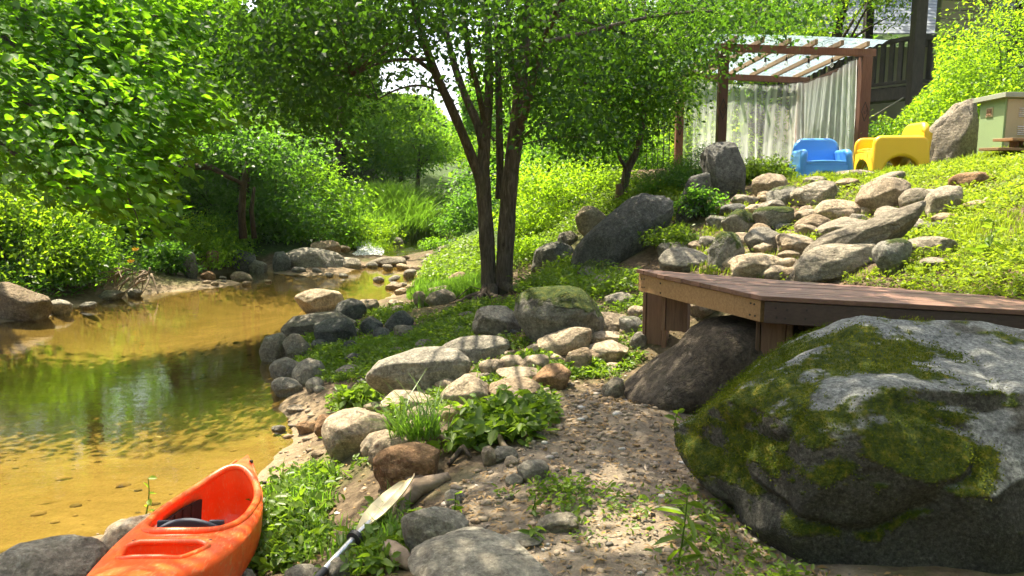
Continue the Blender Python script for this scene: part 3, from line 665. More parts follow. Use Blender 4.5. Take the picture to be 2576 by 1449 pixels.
for nm_, bx, mt in (('flat tan rock beside the reddish crest rock', (1500, 1075, 1620, 1120), 'rock_tan'), ('small grey rock above the flat sunken rock', (1380, 1110, 1500, 1165), 'rock_grey'), ('pale chip of rock under the tall slanted boulder', (1120, 1030, 1200, 1075), 'rock_pale_sunlit'),
     ('brown rock at the crest behind the dead roots', (1010, 900, 1120, 945), 'rock_tan'), ('rounded pale rock above the round mossy rock', (560, 1030, 650, 1075), 'rock_pale_sunlit'), ('broad pale rock between the domed stone and the mossy rock', (470, 1175, 600, 1240), 'rock_pale_sunlit'),
     ('pale stone above the flat sided long slab', (930, 1195, 1030, 1245), 'rock_pale_sunlit'), ('cream stone between the wide pale boulder and the long slab', (730, 1300, 830, 1350), 'rock_pale_sunlit'), ('grey stone behind the slanted crest slab', (860, 890, 960, 930), 'rock_slab'),
     ('small brown rock on the weedy slope below the crest rock', (1660, 1010, 1780, 1055), 'rock_tan'), ('low grey rock in the weeds right of the conical rock', (1450, 1300, 1600, 1350), 'rock_slab'), ('pale stone between the shaded stone and the streaked boulder', (270, 1215, 350, 1262), 'rock_pale_sunlit')):
    S('rock', nm_, *B_(*bx), mt)
S('rock', 'dark rock in shade left of the mossy slope rocks', *B_(438, 1028, 564, 1084), 'rock_dark_shaded')
S('rock', 'dark mossy rock in the shaded weeds', *B_(363, 1088, 474, 1154), 'rock_some_moss')
S('rock', 'small brown stone beside the pointed crest rock', *B_(618, 963, 684, 1004), 'rock_tan')
S('rock', 'small pale rock above the brown slope rock', *B_(826, 1038, 910, 1094), 'rock_pale_sunlit')
S('rock', 'small grey stone beside the pale lumpy boulder', *B_(1078, 1078, 1164, 1120), 'rock_grey')
# -- shaded foot of the slope
S('boulder', 'huge smooth dark boulder leaning in the shade', 1410, 528, 1720, 672, 'rock_dark_shaded', 'boulder', k=6, rough=.03, depth=.42, ang=36, y=9.6)
S('rock', 'standing dark pointed stone beside the clipped shrub', *B_(348, 738, 548, 964), 'rock_dark_shaded', 'boulder', k=16, rough=.05, planes=[(-.8, -.2, .5, .5), (.9, -.3, .15, .55)], y=10.3)
S('rock', 'small pointed dark stone leaning below the standing stone', *B_(238, 873, 344, 1100), 'rock_dark_shaded', k=12, ang=-25)
S('boulder', 'tall rugged grey rock standing beside the metal cabinet', *B_(1470, 538, 1724, 868), 'rock_slab', 'boulder', k=22, rough=.12, npl=16, y=11.6, planes=[(-.8, -.2, .5, .6)])
S('rock', 'long shaded rock overhanging the bank near the tree', *C_(942, 1222, 1174, 1364), 'rock_some_moss', ang=18, depth=.6)
S('rock', 'sunlit pale slab leaning on the weedy bank', *C_(1188, 1028, 1334, 1194), 'rock_pale_sunlit', ang=35, depth=.5)
S('rock', 'pale speckled rock above the long shaded rock', *C_(1083, 1163, 1194, 1244), 'rock_grey', ang=14)
S('boulder', 'moss topped grey rock at the foot of the huge dark boulder', *C_(1184, 1308, 1369, 1426), 'rock_mossy', 'boulder')
S('rock', 'pale crumbly rock beside the moss topped rock', 1490, 690, 1560, 740, 'rock_grey')
S('rock', 'small grey stone in weeds below the huge dark boulder', 1520, 735, 1600, 775, 'rock_grey')
# -- stream and far bank
S('boulder', 'big grey boulder with dark bands at the far waterline', 702, 622, 868, 692, 'rock_grey', 'boulder', k=9, depth=.6, y=17.2)
S('boulder', 'brown rounded boulder behind the banded grey boulder', *E_(60, 644, 380, 830), 'rock_tan', 'boulder', y=18.3)
S('rock', 'brown rock beside the small waterfall', *E_(343, 828, 590, 960), 'rock_slab', y=17.4)
S('boulder', 'wide flat slab lying in front of the small waterfall', *E_(678, 816, 1064, 950), 'rock_slab', 'boulder', depth=.6, y=18.0)
S('rock', 'tan pointed rock at the water on the near side of the falls', *E_(1083, 903, 1314, 994), 'rock_tan', k=12, y=16.8)
S('rock', 'pale grey sloping rock behind the tan pointed rock', *E_(1206, 818, 1374, 968), 'rock_grey', ang=25, y=17.6)
S('rock', 'pale rock below the bright tall grass', *E_(913, 616, 1024, 738), 'rock_grey', y=21.5)
S('rock', 'pale rounded stone above the small waterfall', *E_(1286, 666, 1454, 744), 'rock_pale_sunlit', y=22.2)
for bx in ((1148, 668, 1264, 718), (1406, 652, 1564, 724), (1266, 638, 1374, 692)):
    S('rock', 'small pale stone in the stream above the falls', *E_(*bx), 'rock_pale_sunlit', y=23 + (bx[0] % 7) * .2, group='stones above the falls')
S('rock', 'tan sunlit boulder on the bank beside the forked tree', *E_(1486, 976, 1690, 1114), 'rock_tan', 'boulder', ang=10, k=6)
S('rock', 'long pale rock behind the dark brown rock by the tree roots', *E_(1248, 1116, 1644, 1216), 'rock_pale_sunlit', ang=6)
S('rock', 'dark brown rounded rock between the tree and the pool', *E_(1243, 1150, 1580, 1330), 'rock_slab', k=6)
S('rock', 'cream stone touching the dark brown rounded rock', *E_(1116, 1173, 1264, 1354), 'rock_pale_sunlit')
for bx in ((826, 1093, 1014, 1164), (926, 1138, 1084, 1214), (1036, 1108, 1174, 1194)):
    S('rock', 'small wet brown stone at the pool edge below the tree', *E_(*bx), 'rock_tan', group='wet stones at the pool edge')
for bx in ((862, 1262, 1024, 1334), (896, 1318, 1034, 1404)):
    S('rock', 'pale sunlit stone in grass behind the dark angular rock', *E_(*bx), 'rock_pale_sunlit', group='pale stones in the grass')
S('boulder', 'dark boulder behind the forked tree trunk', *E_(1690, 596, 1900, 756), 'rock_dark_shaded', 'boulder', y=17.5)
for bx in ((338, 698, 474, 764),):
    S('rock', 'flat brown slab beside the brown rounded boulder upstream', *E_(*bx), 'rock_tan', y=18.8)
S('boulder', 'large pale boulder reflected in the pool on the far bank', -60, 708, 132, 810, 'rock_tan', 'boulder', k=8, depth=.6, planes=[(.6, -.2, .7, .66)])
S('rock', 'grey rock beside the large reflected boulder', 118, 752, 178, 794, 'rock_grey')
S('rock', 'wet rock barely above the water', 198, 759, 242, 779, 'rock_grey')
S('rock', 'grey flat rock below the tangled roots', 248, 729, 308, 757, 'rock_grey')
S('rock', 'small grey rock beside the flat rock below the roots', 318, 725, 358, 749, 'rock_grey')
S('boulder', 'pale boulder among flowering weeds on the far bank', 52, 630, 114, 694, 'rock_pale_sunlit', 'boulder', y=13.2)
S('rock', 'dark upright rock at the far waterline', 458, 634, 496, 706, 'rock_dark_shaded')
S('rock', 'orange rock behind the dark upright far rock', 518, 629, 552, 660, 'rock_rust', y=16)
S('rock', 'orange brown rock beside the dark upright far rock', 492, 654, 530, 694, 'rock_rust')
S('rock', 'tan flat rock at the water beside orange rocks', 503, 682, 544, 706, 'rock_rust')
S('rock', 'tan rock reflected in the water under leaning shrubs', 580, 682, 638, 708, 'rock_tan')
S('boulder', 'dark grey boulder on the far bank under leaning shrubs', 582, 626, 646, 690, 'rock_dark_shaded', 'boulder')
S('rock', 'grey rock between the dark boulder and the banded boulder', 628, 653, 674, 688, 'rock_grey')
S('rock', 'smooth dark egg shaped boulder against the banded boulder', 686, 632, 734, 688, 'rock_dark_shaded', 'boulder', k=5)
# small cobbles filling the gaps
def cobbles(label, group, poly, n, w0, w1, mats, seed):
    r = random.Random(seed); us = [p[0] for p in poly]; vs = [p[1] for p in poly]; k = 0; tries = 0; done = []
    while k < n and tries < n * 40:
        tries += 1; u = r.uniform(min(us), max(us)); v = r.uniform(min(vs), max(vs))
        if not inpoly(np.array([[u, v]]), poly)[0]: continue
        w = r.uniform(w0, w1) * (v / 900 if v > 700 else 1); h = w * r.uniform(.42, .62)
        if any(abs(u - a) < (w + b) * .42 and abs(v - c) < (h + d) * .42 for a, b, c, d in done): continue
        done.append((u, w, v, h)); k += 1
        stone('rock', label, u - w / 2, v - h / 2, u + w / 2, v + h / 2, r.choice(mats), group=group, ang=r.uniform(-14, 18), seed=r.randint(1, 99999), sub=3 if w < 45 else 4)
cobbles('small pale cobble lying between the larger sunlit stones', 'cobbles in the sunlit row of stones', [(820, 1080), (960, 990), (1130, 910), (1380, 870), (1600, 800), (1620, 900), (1440, 960), (1250, 1030), (1080, 1110), (900, 1160)], 46, 26, 62, ['rock_pale_sunlit', 'rock_pale_sunlit', 'rock_tan', 'rock_slab'], 5)
cobbles('small stone half buried in the sunny rock slope', 'small stones of the rock slope', [(1740, 690), (1800, 560), (1880, 490), (2060, 455), (2330, 470), (2420, 560), (2300, 640), (2150, 690)], 52, 26, 66, ['rock_pale_sunlit', 'rock_pale_sunlit', 'rock_tan', 'rock_slab', 'rock_some_moss'], 6)
cobbles('small grey stone on the shaded weedy bank', 'small stones of the shaded bank', [(700, 960), (760, 850), (900, 800), (1250, 790), (1560, 740), (1620, 790), (1350, 860), (960, 960), (830, 1000)], 34, 22, 52, ['rock_grey', 'rock_dark_shaded', 'rock_slab'], 7)
cobbles('small stone at the edge of the stream', 'stones along the stream edges', [(470, 720), (560, 690), (700, 680), (880, 672), (1060, 640), (1180, 600), (1190, 620), (1060, 690), (1000, 740), (900, 690), (620, 715)], 26, 18, 40, ['rock_tan', 'rock_grey', 'rock_slab'], 8)
RK = np.array(ROCKS)

# little stones strewn over the path and the beach: gravel
def pebbles(name, polys, n, smin, smax, mat, ycap=9, seed=1):
    r = np.random.RandomState(seed); D0, T0 = ico(1); Vs = []; Ts = []; b = 0
    us = []; 
    X = r.uniform(-4.5, 3.5, n * 14); Y = r.uniform(1.8, ycap, n * 14); Z = ground(X, Y); uv = toPX(np.c_[X, Y, Z])
    ok = np.zeros(len(X), bool)
    for p in polys: ok |= inpoly(uv, p)
    ok &= uv[:, 1] < 1500
    idx = np.where(ok)[0]
    w = r.rand(len(idx)) < np.clip(.5 + 1.2 * fbm(np.c_[X[idx] * 1.6, Y[idx] * 1.6, 0 * X[idx]], 3, 44), .03, 1); idx = idx[w][:n]
    tint = []
    for i in idx:
        s = smin * (smax / smin) ** (r.rand() ** 2.2)
        V = D0 * r.uniform(.75, 1.2, (len(D0), 1)) * np.array([s, s * r.uniform(.55, .9), s * r.uniform(.3, .55)])
        a = r.uniform(0, 6.28); V = np.c_[V[:, 0] * math.cos(a) - V[:, 1] * math.sin(a), V[:, 0] * math.sin(a) + V[:, 1] * math.cos(a), V[:, 2]]
        Vs.append(V + [X[i], Y[i], Z[i] + s * .12]); Ts.append(T0 + b); b += len(V); tint.append(np.full(len(T0), r.rand()))
    me = mesh_np(name, np.concatenate(Vs), np.concatenate(Ts), np.concatenate(tint), smooth=True)
    return link(name, me, mat)
t = NT('gravel'); a = t.attr('tint').outputs['Fac']; n = t.noise(40, 4, .6, t.world())
col = t.ramp(a, [(0, (.10, .09, .075)), (.3, (.20, .155, .105)), (.6, (.32, .25, .17)), (.85, (.27, .18, .10)), (1, (.48, .45, .40))])
t.principled(t.mix(t.mapr(n, .4, .7, 0, .4), col, (.09, .075, .055)), .85, .3, t.bump(n, .4, .004)); M['gravel'] = t.m
tag(pebbles('path_gravel', [PATH], 3800, .006, .034, M['gravel'], 7.5, 3), 'loose grey and tan gravel scattered on the path', 'gravel', kind='stuff')
tag(pebbles('shore_gravel', [SAND, [(820, 940), (1500, 800), (1620, 960), (1450, 1020), (850, 1160)]], 1100, .009, .05, M['gravel'], 10, 5), 'small stones scattered on the sand beside the pool', 'gravel', kind='stuff')
# ---------------------------------------------------------------- materials of built things
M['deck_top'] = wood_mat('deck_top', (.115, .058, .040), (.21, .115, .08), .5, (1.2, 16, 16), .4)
M['deck_wood_lit'] = wood_mat('deck_wood_lit', (.20, .115, .05), (.34, .21, .10), .6, (1.2, 14, 14))  # same timber, lighter and warmer: sunlight on the left fascia put into the colour
M['deck_wood_shaded'] = wood_mat('deck_wood_shaded', (.085, .055, .045), (.15, .10, .08), .6, (1.2, 14, 14))  # same timber, darkened: shade of the backlit front put into the colour
M['deck_post'] = wood_mat('deck_post', (.11, .065, .04), (.20, .12, .075), .65, (14, 14, 1.2))
M['red_post'] = wood_mat('red_post', (.13, .055, .035), (.22, .10, .065), .6, (14, 14, 1.2))
M['rafter'] = wood_mat('rafter', (.20, .13, .07), (.33, .23, .14), .6)
M['house_wood'] = wood_mat('house_wood', (.035, .027, .025), (.075, .058, .052), .6, (5, 5, 1.5))
M['bench_wood'] = wood_mat('bench_wood', (.16, .07, .045), (.27, .13, .08), .5)
M['screw'] = plain_mat('screw', (.02, .017, .015), .6)
M['yellow'] = plain_mat('yellow_plastic', (.80, .48, .02), .38, .4, .12, 3)
M['blue'] = plain_mat('blue_plastic', (.08, .28, .64), .38, .4, .12, 3)
M['cab_green'] = plain_mat('cabinet_green', (.26, .35, .17), .5, .3, .2, 3)
M['cab_cream'] = plain_mat('cabinet_cream', (.40, .33, .20), .35, .4, .25, 3)
M['cab_lid'] = plain_mat('cabinet_lid', (.33, .35, .27), .5, .3, .2, 3)
M['louvre'] = plain_mat('louvre', (.55, .54, .48), .4)
M['black'] = plain_mat('black_plastic', (.02, .02, .022), .5)
M['alu'] = plain_mat('aluminium', (.55, .56, .57), .3, .5, .25, 8, .9)
M['blade'] = plain_mat('blade', (.60, .50, .30), .5, .35, .35, 7)
M['wall'] = plain_mat('house_wall', (.42, .36, .27), .8, .2, .2, 2)
M['wall_grey'] = plain_mat('house_wall_grey', (.20, .19, .16), .8, .2, .2, 2)
M['roofing'] = plain_mat('house_roof', (.17, .19, .22), .6, .3, .3, 3)
M['winframe'] = plain_mat('window_frame', (.50, .55, .60), .5)
M['rope'] = plain_mat('rope', (.30, .26, .20), .8)
t = NT('kayak_orange'); p = t.pos(); n = t.noise(7, 6, .7, p); n2 = t.noise(45, 4, .6, t.scale(p, (3, .4, 1))); oi = t.noise(1.4, 3, .5, p)
col = t.mix(t.mapr(n, .5, .75, 0, .5), (.82, .085, .009), (.60, .07, .016)); col = t.mix(t.mapr(n2, .55, .66, 0, .55), col, (.72, .28, .12)); dirt = t.noise(3.0, 7, .75, p); col = t.mix(t.mapr(dirt, .55, .70, 0, .5), col, (.34, .13, .05)); col = t.mix(t.mapr(oi, .6, .75, 0, .35), col, (.35, .13, .06))
t.principled(col, t.mapr(n, .3, .7, .32, .55), .45, t.bump(n2, .12, .003)); M['kayak'] = t.m
t = NT('glass'); pr = t.principled((.10, .13, .15), .05, .6); M['pane'] = t.m
def sheet_mat(name, col, alpha, gloss, rough):
    t = NT(name); n = t.noise(30, 3, .6, t.scale(t.pos(), (1, 1, .15)))
    tr = t.n('ShaderNodeBsdfTransparent'); d = t.n('ShaderNodeBsdfDiffuse'); d.inputs[0].default_value = (*col, 1); q = t.n('ShaderNodeBsdfTranslucent'); q.inputs[0].default_value = (*col, 1)
    g = t.n('ShaderNodeBsdfGlossy'); g.inputs['Roughness'].default_value = rough
    m = t.n('ShaderNodeMixShader'); m.inputs[0].default_value = .72; t.l(d.outputs[0], m.inputs[1]); t.l(q.outputs[0], m.inputs[2])
    m2 = t.n('ShaderNodeMixShader'); lw = t.n('ShaderNodeLayerWeight'); lw.inputs[0].default_value = .35
    f = t.math('ADD', t.math('MULTIPLY', lw.outputs['Facing'], .55), t.mapr(n, .3, .7, alpha * .7, alpha * 1.3), True)
    t.l(f, m2.inputs[0]); t.l(tr.outputs[0], m2.inputs[1]); t.l(m.outputs[0], m2.inputs[2])
    m3 = t.n('ShaderNodeMixShader'); m3.inputs[0].default_value = gloss; t.l(m2.outputs[0], m3.inputs[1]); t.l(g.outputs[0], m3.inputs[2])
    t.l(m3.outputs[0], t.out.inputs[0]); return t.m
M['sheer'] = sheet_mat('sheer_curtain', (.93, .95, .97), .20, .01, .5)
M['sheer_gathered'] = sheet_mat('sheer_gathered', (.93, .95, .97), .42, .01, .5)
M['poly'] = sheet_mat('corrugated_plastic', (.30, .40, .47), .24, .16, .10)
M['bulb'] = sheet_mat('bulb_glass', (.8, .8, .78), .15, .15, .05)

# ---------------------------------------------------------------- timber deck
DZ = 1.30
c0 = PZ(1924, 744, DZ); c1 = PZ(1606, 677, DZ); c2 = PZ(2576, 750, DZ); c3 = PZ(2576, 779, DZ)
c2 = c1 + (c2 - c1) * 1.25; c3 = c0 + (c3 - c0) * 1.9
dk = thing('timber_deck', 'low brown timber deck on paired posts over the rocks', 'deck', (c0[0], c0[1], DZ))
o0 = np.array([c0[0], c0[1], DZ])
poly2 = [np.array(q[:2]) - o0[:2] for q in (c0, c3, c2, c1)]
ex = poly2[1] / np.linalg.norm(poly2[1]); ey = np.array([-ex[1], ex[0]])
loc = [np.array([q @ ex, q @ ey]) for q in poly2]
ym = max(q[1] for q in loc); bw = ym / 14
def clip_x(y):
    xs_ = []
    for i in range(4):
        a, b = loc[i], loc[(i + 1) % 4]
        if (a[1] - y) * (b[1] - y) <= 0 and abs(a[1] - b[1]) > 1e-9:
            xs_.append(a[0] + (b[0] - a[0]) * (y - a[1]) / (b[1] - a[1]))
    return (min(xs_), max(xs_)) if len(xs_) >= 2 else None
def D2(x, y, z): q = ex * x + ey * y; return (q[0], q[1], z)
for i in range(14):
    ya = max(1e-4, i * bw + .003); yb = min(ym - 1e-4, (i + 1) * bw - .003)
    a = clip_x(ya); b = clip_x(yb)
    if a is None or b is None or a[1] - a[0] < .05: continue
    e = rnd.uniform(.012, .03); zt = rnd.uniform(-.002, .002)
    V = [D2(a[0] - e, ya, -.032), D2(a[1], ya, -.032), D2(b[1], yb, -.032), D2(b[0] - e, yb, -.032), D2(a[0] - e, ya, zt), D2(a[1], ya, zt), D2(b[1], yb, zt), D2(b[0] - e, yb, zt)]
    mb = MB(); mb.add(V, [(0, 3, 2, 1), (4, 5, 6, 7), (0, 1, 5, 4), (1, 2, 6, 5), (2, 3, 7, 6), (3, 0, 4, 7)]); mb.build('board', M['deck_top'], dk, .004, 2)
def fascia(a, b, name, mat, inset, z0=-.036, h=.135, th=.035):
    a = np.array(a); b = np.array(b); d = (b - a) / np.linalg.norm(b - a); nrm = np.array([d[1], -d[0]])
    A = a + nrm * -inset; B = b + nrm * -inset; p1 = D2(A[0], A[1], z0 - h / 2); p2 = D2(B[0], B[1], z0 - h / 2)
    mb = MB(); mb.beam(p1, p2, th, h); return mb.build(name, mat, dk, .004, 2)
f1 = fascia(loc[0] + np.array([.0, 0]), loc[1], 'front_fascia', M['deck_wood_shaded'], .028)
f2 = fascia(loc[3], loc[0] + (loc[3] - loc[0]) * .028, 'side_fascia', M['deck_wood_lit'], .022)
f3 = fascia(loc[2], loc[3] + (loc[2] - loc[3]) * .03, 'back_fascia', M['deck_wood_shaded'], .03)
def screws(par, a, b, out, ts, zs):
    a = np.array(a); b = np.array(b)
    d = (b - a) / np.linalg.norm(b - a); nrm = np.array([d[1], -d[0]])
    for tt in ts:
        for z in zs:
            q = a + d * (tt + rnd.uniform(-.008, .008)) + nrm * out; p = Vector(D2(q[0], q[1], z + rnd.uniform(-.008, .008))); nn = Vector(D2(nrm[0], nrm[1], 0))
            mb = MB(); mb.tube([p - nn * .003, p + nn * .004], .006, 8); s = mb.build('screw', M['screw'], par)
screws(f1, loc[0], loc[1], -.008, (.07, .13, .24), (-.075, -.13))
screws(f2, loc[3], loc[0], -.003, (.05, .09, .32, 1.38, 1.42), (-.07, -.14))
# posts: pairs of planks
def dpost(u, v, zb, w=.13, two=True, turn=0):
    q = PZ(u, v, DZ - .17); lx, ly, lz = q - o0; hgt = (DZ - .17) - zb
    Mx = Matrix(((ex[0], -ex[1], 0), (ex[1], ex[0], 0), (0, 0, 1)))
    mb = MB(); mb.box((lx, ly, -.172 - hgt / 2), (w, .07, hgt), Mx); mb.build('post', M['deck_post'], dk, .006, 2)
    if two:
        c = Vector((lx, ly, -.172 - hgt / 2)) + Mx @ Vector((w * .5 + .022, .012, 0)); mb = MB(); mb.box(c, (.038, .14, hgt), Mx); mb.build('post_plank', M['deck_post'], dk, .005, 2)
        c = Vector((lx, ly, -.172 - hgt / 2)) + Mx @ Vector((-w * .5 - .017, .012, 0)); mb = MB(); mb.box(c, (.028, .11, hgt), Mx); mb.build('post_plank', M['deck_post'], dk, .005, 2)
dpost(1650, 722, .55); dpost(1700, 733, .82); dpost(1948, 800, .55, .15); dpost(2050, 790, .55); dpost(2330, 790, .6)
for k in range(1, 5):
    a = loc[0] + (loc[3] - loc[0]) * (.2 * k); b = loc[1] + (loc[2] - loc[1]) * (.2 * k)
    mb = MB(); mb.beam(D2(a[0] + .05, a[1], -.10), D2(b[0] - .1, b[1], -.10), .04, .10); mb.build('joist', M['deck_wood_shaded'], dk)

# ---------------------------------------------------------------- pergola
PB = np.array([3.38, 12.7]); PC = np.array([5.87, 13.2]); PA = np.array([3.38, 15.9]); PD = np.array([6.15, 16.8]); RZ = 4.02
cen = (PA + PB + PC + PD) / 4
pg = thing('pergola', 'brown timber pergola with clear corrugated roof above the rock slope', 'pergola', (cen[0], cen[1], 2.1))
def L(p, z): return (p[0] - cen[0], p[1] - cen[1], z - 2.1)
for q, w in ((PB, .145), (PC, .17), (PA, .15), (PD, .15)):
    zb = gz(*q) - .1; mb = MB(); mb.beam(L(q, zb), L(q, RZ), w, w); po = mb.build('post', M['red_post'], pg, .01, 2)
    # carved diamond mark on the face towards the slope
    cz_ = 2.1 + 1.02 if q is not PA else 2.1 + .95
    cx_, cy_, z_ = L(q, cz_); yf = cy_ - w / 2 - .004
    dm = [(0, .16), (.055, 0), (0, -.16), (-.055, 0)]
    mb = MB()
    for i in range(4):
        a = dm[i]; b = dm[(i + 1) % 4]; mb.tube([(cx_ + a[0], yf, z_ + a[1]), (cx_ + b[0], yf, z_ + b[1])], .006, 6)
    sp = [(cx_ + .004 * i * math.cos(i * .9), yf, z_ + .006 * i * math.sin(i * .9)) for i in range(1, 9)]; mb.tube(sp, .005, 5)
    mb.build('carved_diamond', M['screw'], po)
d1 = (PC - PB) / np.linalg.norm(PC - PB)
def ext(a, b, e): d = (b - a) / np.linalg.norm(b - a); return a - d * e, b + d * e
for a, b, nm in ((PB, PC, 'front_beam'), (PA, PD, 'back_beam'), (PB, PA, 'side_beam'), (PC, PD, 'side_beam')):
    a2, b2 = ext(a, b, .16 if 'side' not in nm else -.08); zz = RZ + (.062 if 'side' not in nm else -.07)
    mb = MB(); mb.beam(L(a2, zz), L(b2, zz), .09 if 'side' not in nm else .07, .12); mb.build(nm, M['red_post'], pg, .008, 2)
for k in range(6):
    f = .04 + .92 * k / 5; a, b = ext(PB + (PC - PB) * f, PA + (PD - PA) * f, .32)
    mb = MB(); mb.beam(L(a, RZ + .152), L(b, RZ + .152), .05, .08); mb.build('rafter', M['rafter'], pg, .005, 2)
# corrugated roof, ribs running across the rafters, slightly bowed
VV = []; nu, nv = 150, 40
for j in range(nv):
    g_ = j / (nv - 1)
    for i in range(nu):
        f = i / (nu - 1); F2 = -.08 + 1.16 * g_; G2 = -.14 + 1.28 * f
        q = (PB + (PC - PB) * F2) * (1 - G2) + (PA + (PD - PA) * F2) * G2
        z = RZ + .20 + .05 * (1 - (2 * f - 1) ** 2) - .06 * (F2 - .5) ** 2 + .012 * math.sin(f * 75)
        VV.append(L(q, z))
I = np.arange(nu * nv).reshape(nv, nu)
link('roof_sheet', mesh_np('roof_sheet', np.array(VV), np.stack([I[:-1, :-1], I[:-1, 1:], I[1:, 1:], I[1:, :-1]], -1).reshape(-1, 4), smooth=True), M['poly'], pg)
# curtains
def curtain(a, b, label, folds, seed, bunch, mat='sheer'):
    r = np.random.RandomState(seed); n, m = 260, 26; VV = []; d = (b - a); Ld = np.linalg.norm(d); d = d / Ld; nr = np.array([-d[1], d[0]])
    ph = r.uniform(0, 6.28, 12)
    o = thing('curtain', label, 'curtain', (a[0], a[1], 2.15))
    for j in range(m):
        h = j / (m - 1)
        for i in range(n):
            f = i / (n - 1); s = f
            for c, w_, amt in bunch: s = s + (c - s) * amt * (1 - abs(2 * h - .9)) ** 0 * (h ** .6) * math.exp(-((f - c) / w_) ** 2)
            sag = .14 * math.sin(math.pi * f) + .03 * math.sin(f * 14 + ph[0]); top = 4.0 - .6 * sag; bot = 2.2 + .02 * math.sin(f * 30); z = top + (bot - top) * h
            am = .35 + .65 * (.5 + .5 * math.sin(f * 11 + ph[5] + 2 * math.sin(f * 5))); w = .055 * am * math.sin(f * folds + ph[1] + 2.2 * math.sin(f * 9 + ph[2]) + h * 1.2 * math.sin(f * 6 + ph[6])) * (.35 + .65 * h) + .012 * am * math.sin(f * folds * 2.3 + ph[3] + h * 2.5) + .07 * h * math.sin(f * 7 + ph[4])
            q = d * (s * Ld) + nr * w
            VV.append((q[0], q[1], z - 2.15))
    I = np.arange(n * m).reshape(m, n); me = mesh_np('cloth', np.array(VV), np.stack([I[:-1, :-1], I[:-1, 1:], I[1:, 1:], I[1:, :-1]], -1).reshape(-1, 4), smooth=True)
    link('cloth', me, M[mat], o)
    mb = MB(); P = []
    for k in range(30):
        f = k / 29; q = d * (f * Ld); P.append((q[0], q[1], 4.012 - .6 * (.14 * math.sin(math.pi * f) + .03 * math.sin(f * 14 + ph[0])) - 2.15))
    mb.tube(P, .006, 6); mb.build('wire', M['screw'], o)
    return o
nr = np.array([0, -.12])
curtain(PA + np.array([.04, -.2]), PD + np.array([-.05, -.2]), 'sheer white curtain along the back of the pergola, see-through', 44, 3, [(.62, .16, .7), (.28, .10, .6), (.95, .12, .35)])
curtain(PD + np.array([-.14, -.16]), PC + np.array([-.12, .05]), 'gathered sheer white curtain on the house side of the pergola', 58, 8, [(.2, .15, .3)], 'sheer_gathered')
# hanging bulbs
for k, (f, drop) in enumerate(((.12, .17), (.32, .2), (.47, .16), (.63, .19), (.8, .16))):
    q = PB + (PC - PB) * f + np.array([0, .25]); z = RZ + .05
    b_ = thing('light_bulb', 'small clear bulb hanging from the pergola roof', 'light bulb', (q[0], q[1], z), group='bulbs hanging under the pergola roof')
    mb = MB(); mb.tube([(0, 0, .07), (0, 0, -drop * .4)], .004, 6); mb.build('cable', M['screw'], b_)
    mb = MB(); mb.tube([(0, 0, -drop * .4), (0, 0, -drop * .75)], [.016, .02], 8); mb.build('socket', M['black'], b_)
    mb = MB(); mb.tube([(0, 0, -drop * .75), (0, 0, -drop * .75 - .02), (0, 0, -drop * .75 - .05), (0, 0, -drop * .75 - .075), (0, 0, -drop * .75 - .085)], [.014, .026, .034, .022, .004], 10); mb.build('globe', M['bulb'], b_, smooth=True)

# reclining wooden slat seat behind the blue chair
wc = PY(1950, 392, 12.5); zb = gz(wc[0], wc[1])
bn = thing('slatted_lounger', 'reddish brown slatted wooden lounger behind the blue chair', 'lounger', (wc[0], wc[1], zb), math.radians(-18))
for s_ in (-.27, .27):
    mb = MB(); mb.beam((-.75, s_, .16), (.35, s_, .20), .04, .07); mb.beam((.30, s_, .18), (.75, s_, .44), .04, .06); mb.build('side_rail', M['bench_wood'], bn, .005)
for k in range(8):
    mb = MB(); mb.box((-.68 + k * .125, 0, .235 - .0), (.085, .60, .022)); mb.build('slat', M['bench_wood'], bn, .004)
for k in range(5):
    mb = MB(); mb.box((.38 + k * .09, 0, .28 + k * .052), (.07, .60, .022), Matrix.Rotation(-math.radians(30), 3, 'Y')); mb.build('slat', M['bench_wood'], bn, .004)
for x in (-.6, .3):
    for s_ in (-.27, .27):
        mb = MB(); mb.box((x, s_, .065), (.05, .05, .17)); mb.build('leg', M['bench_wood'], bn, .004)

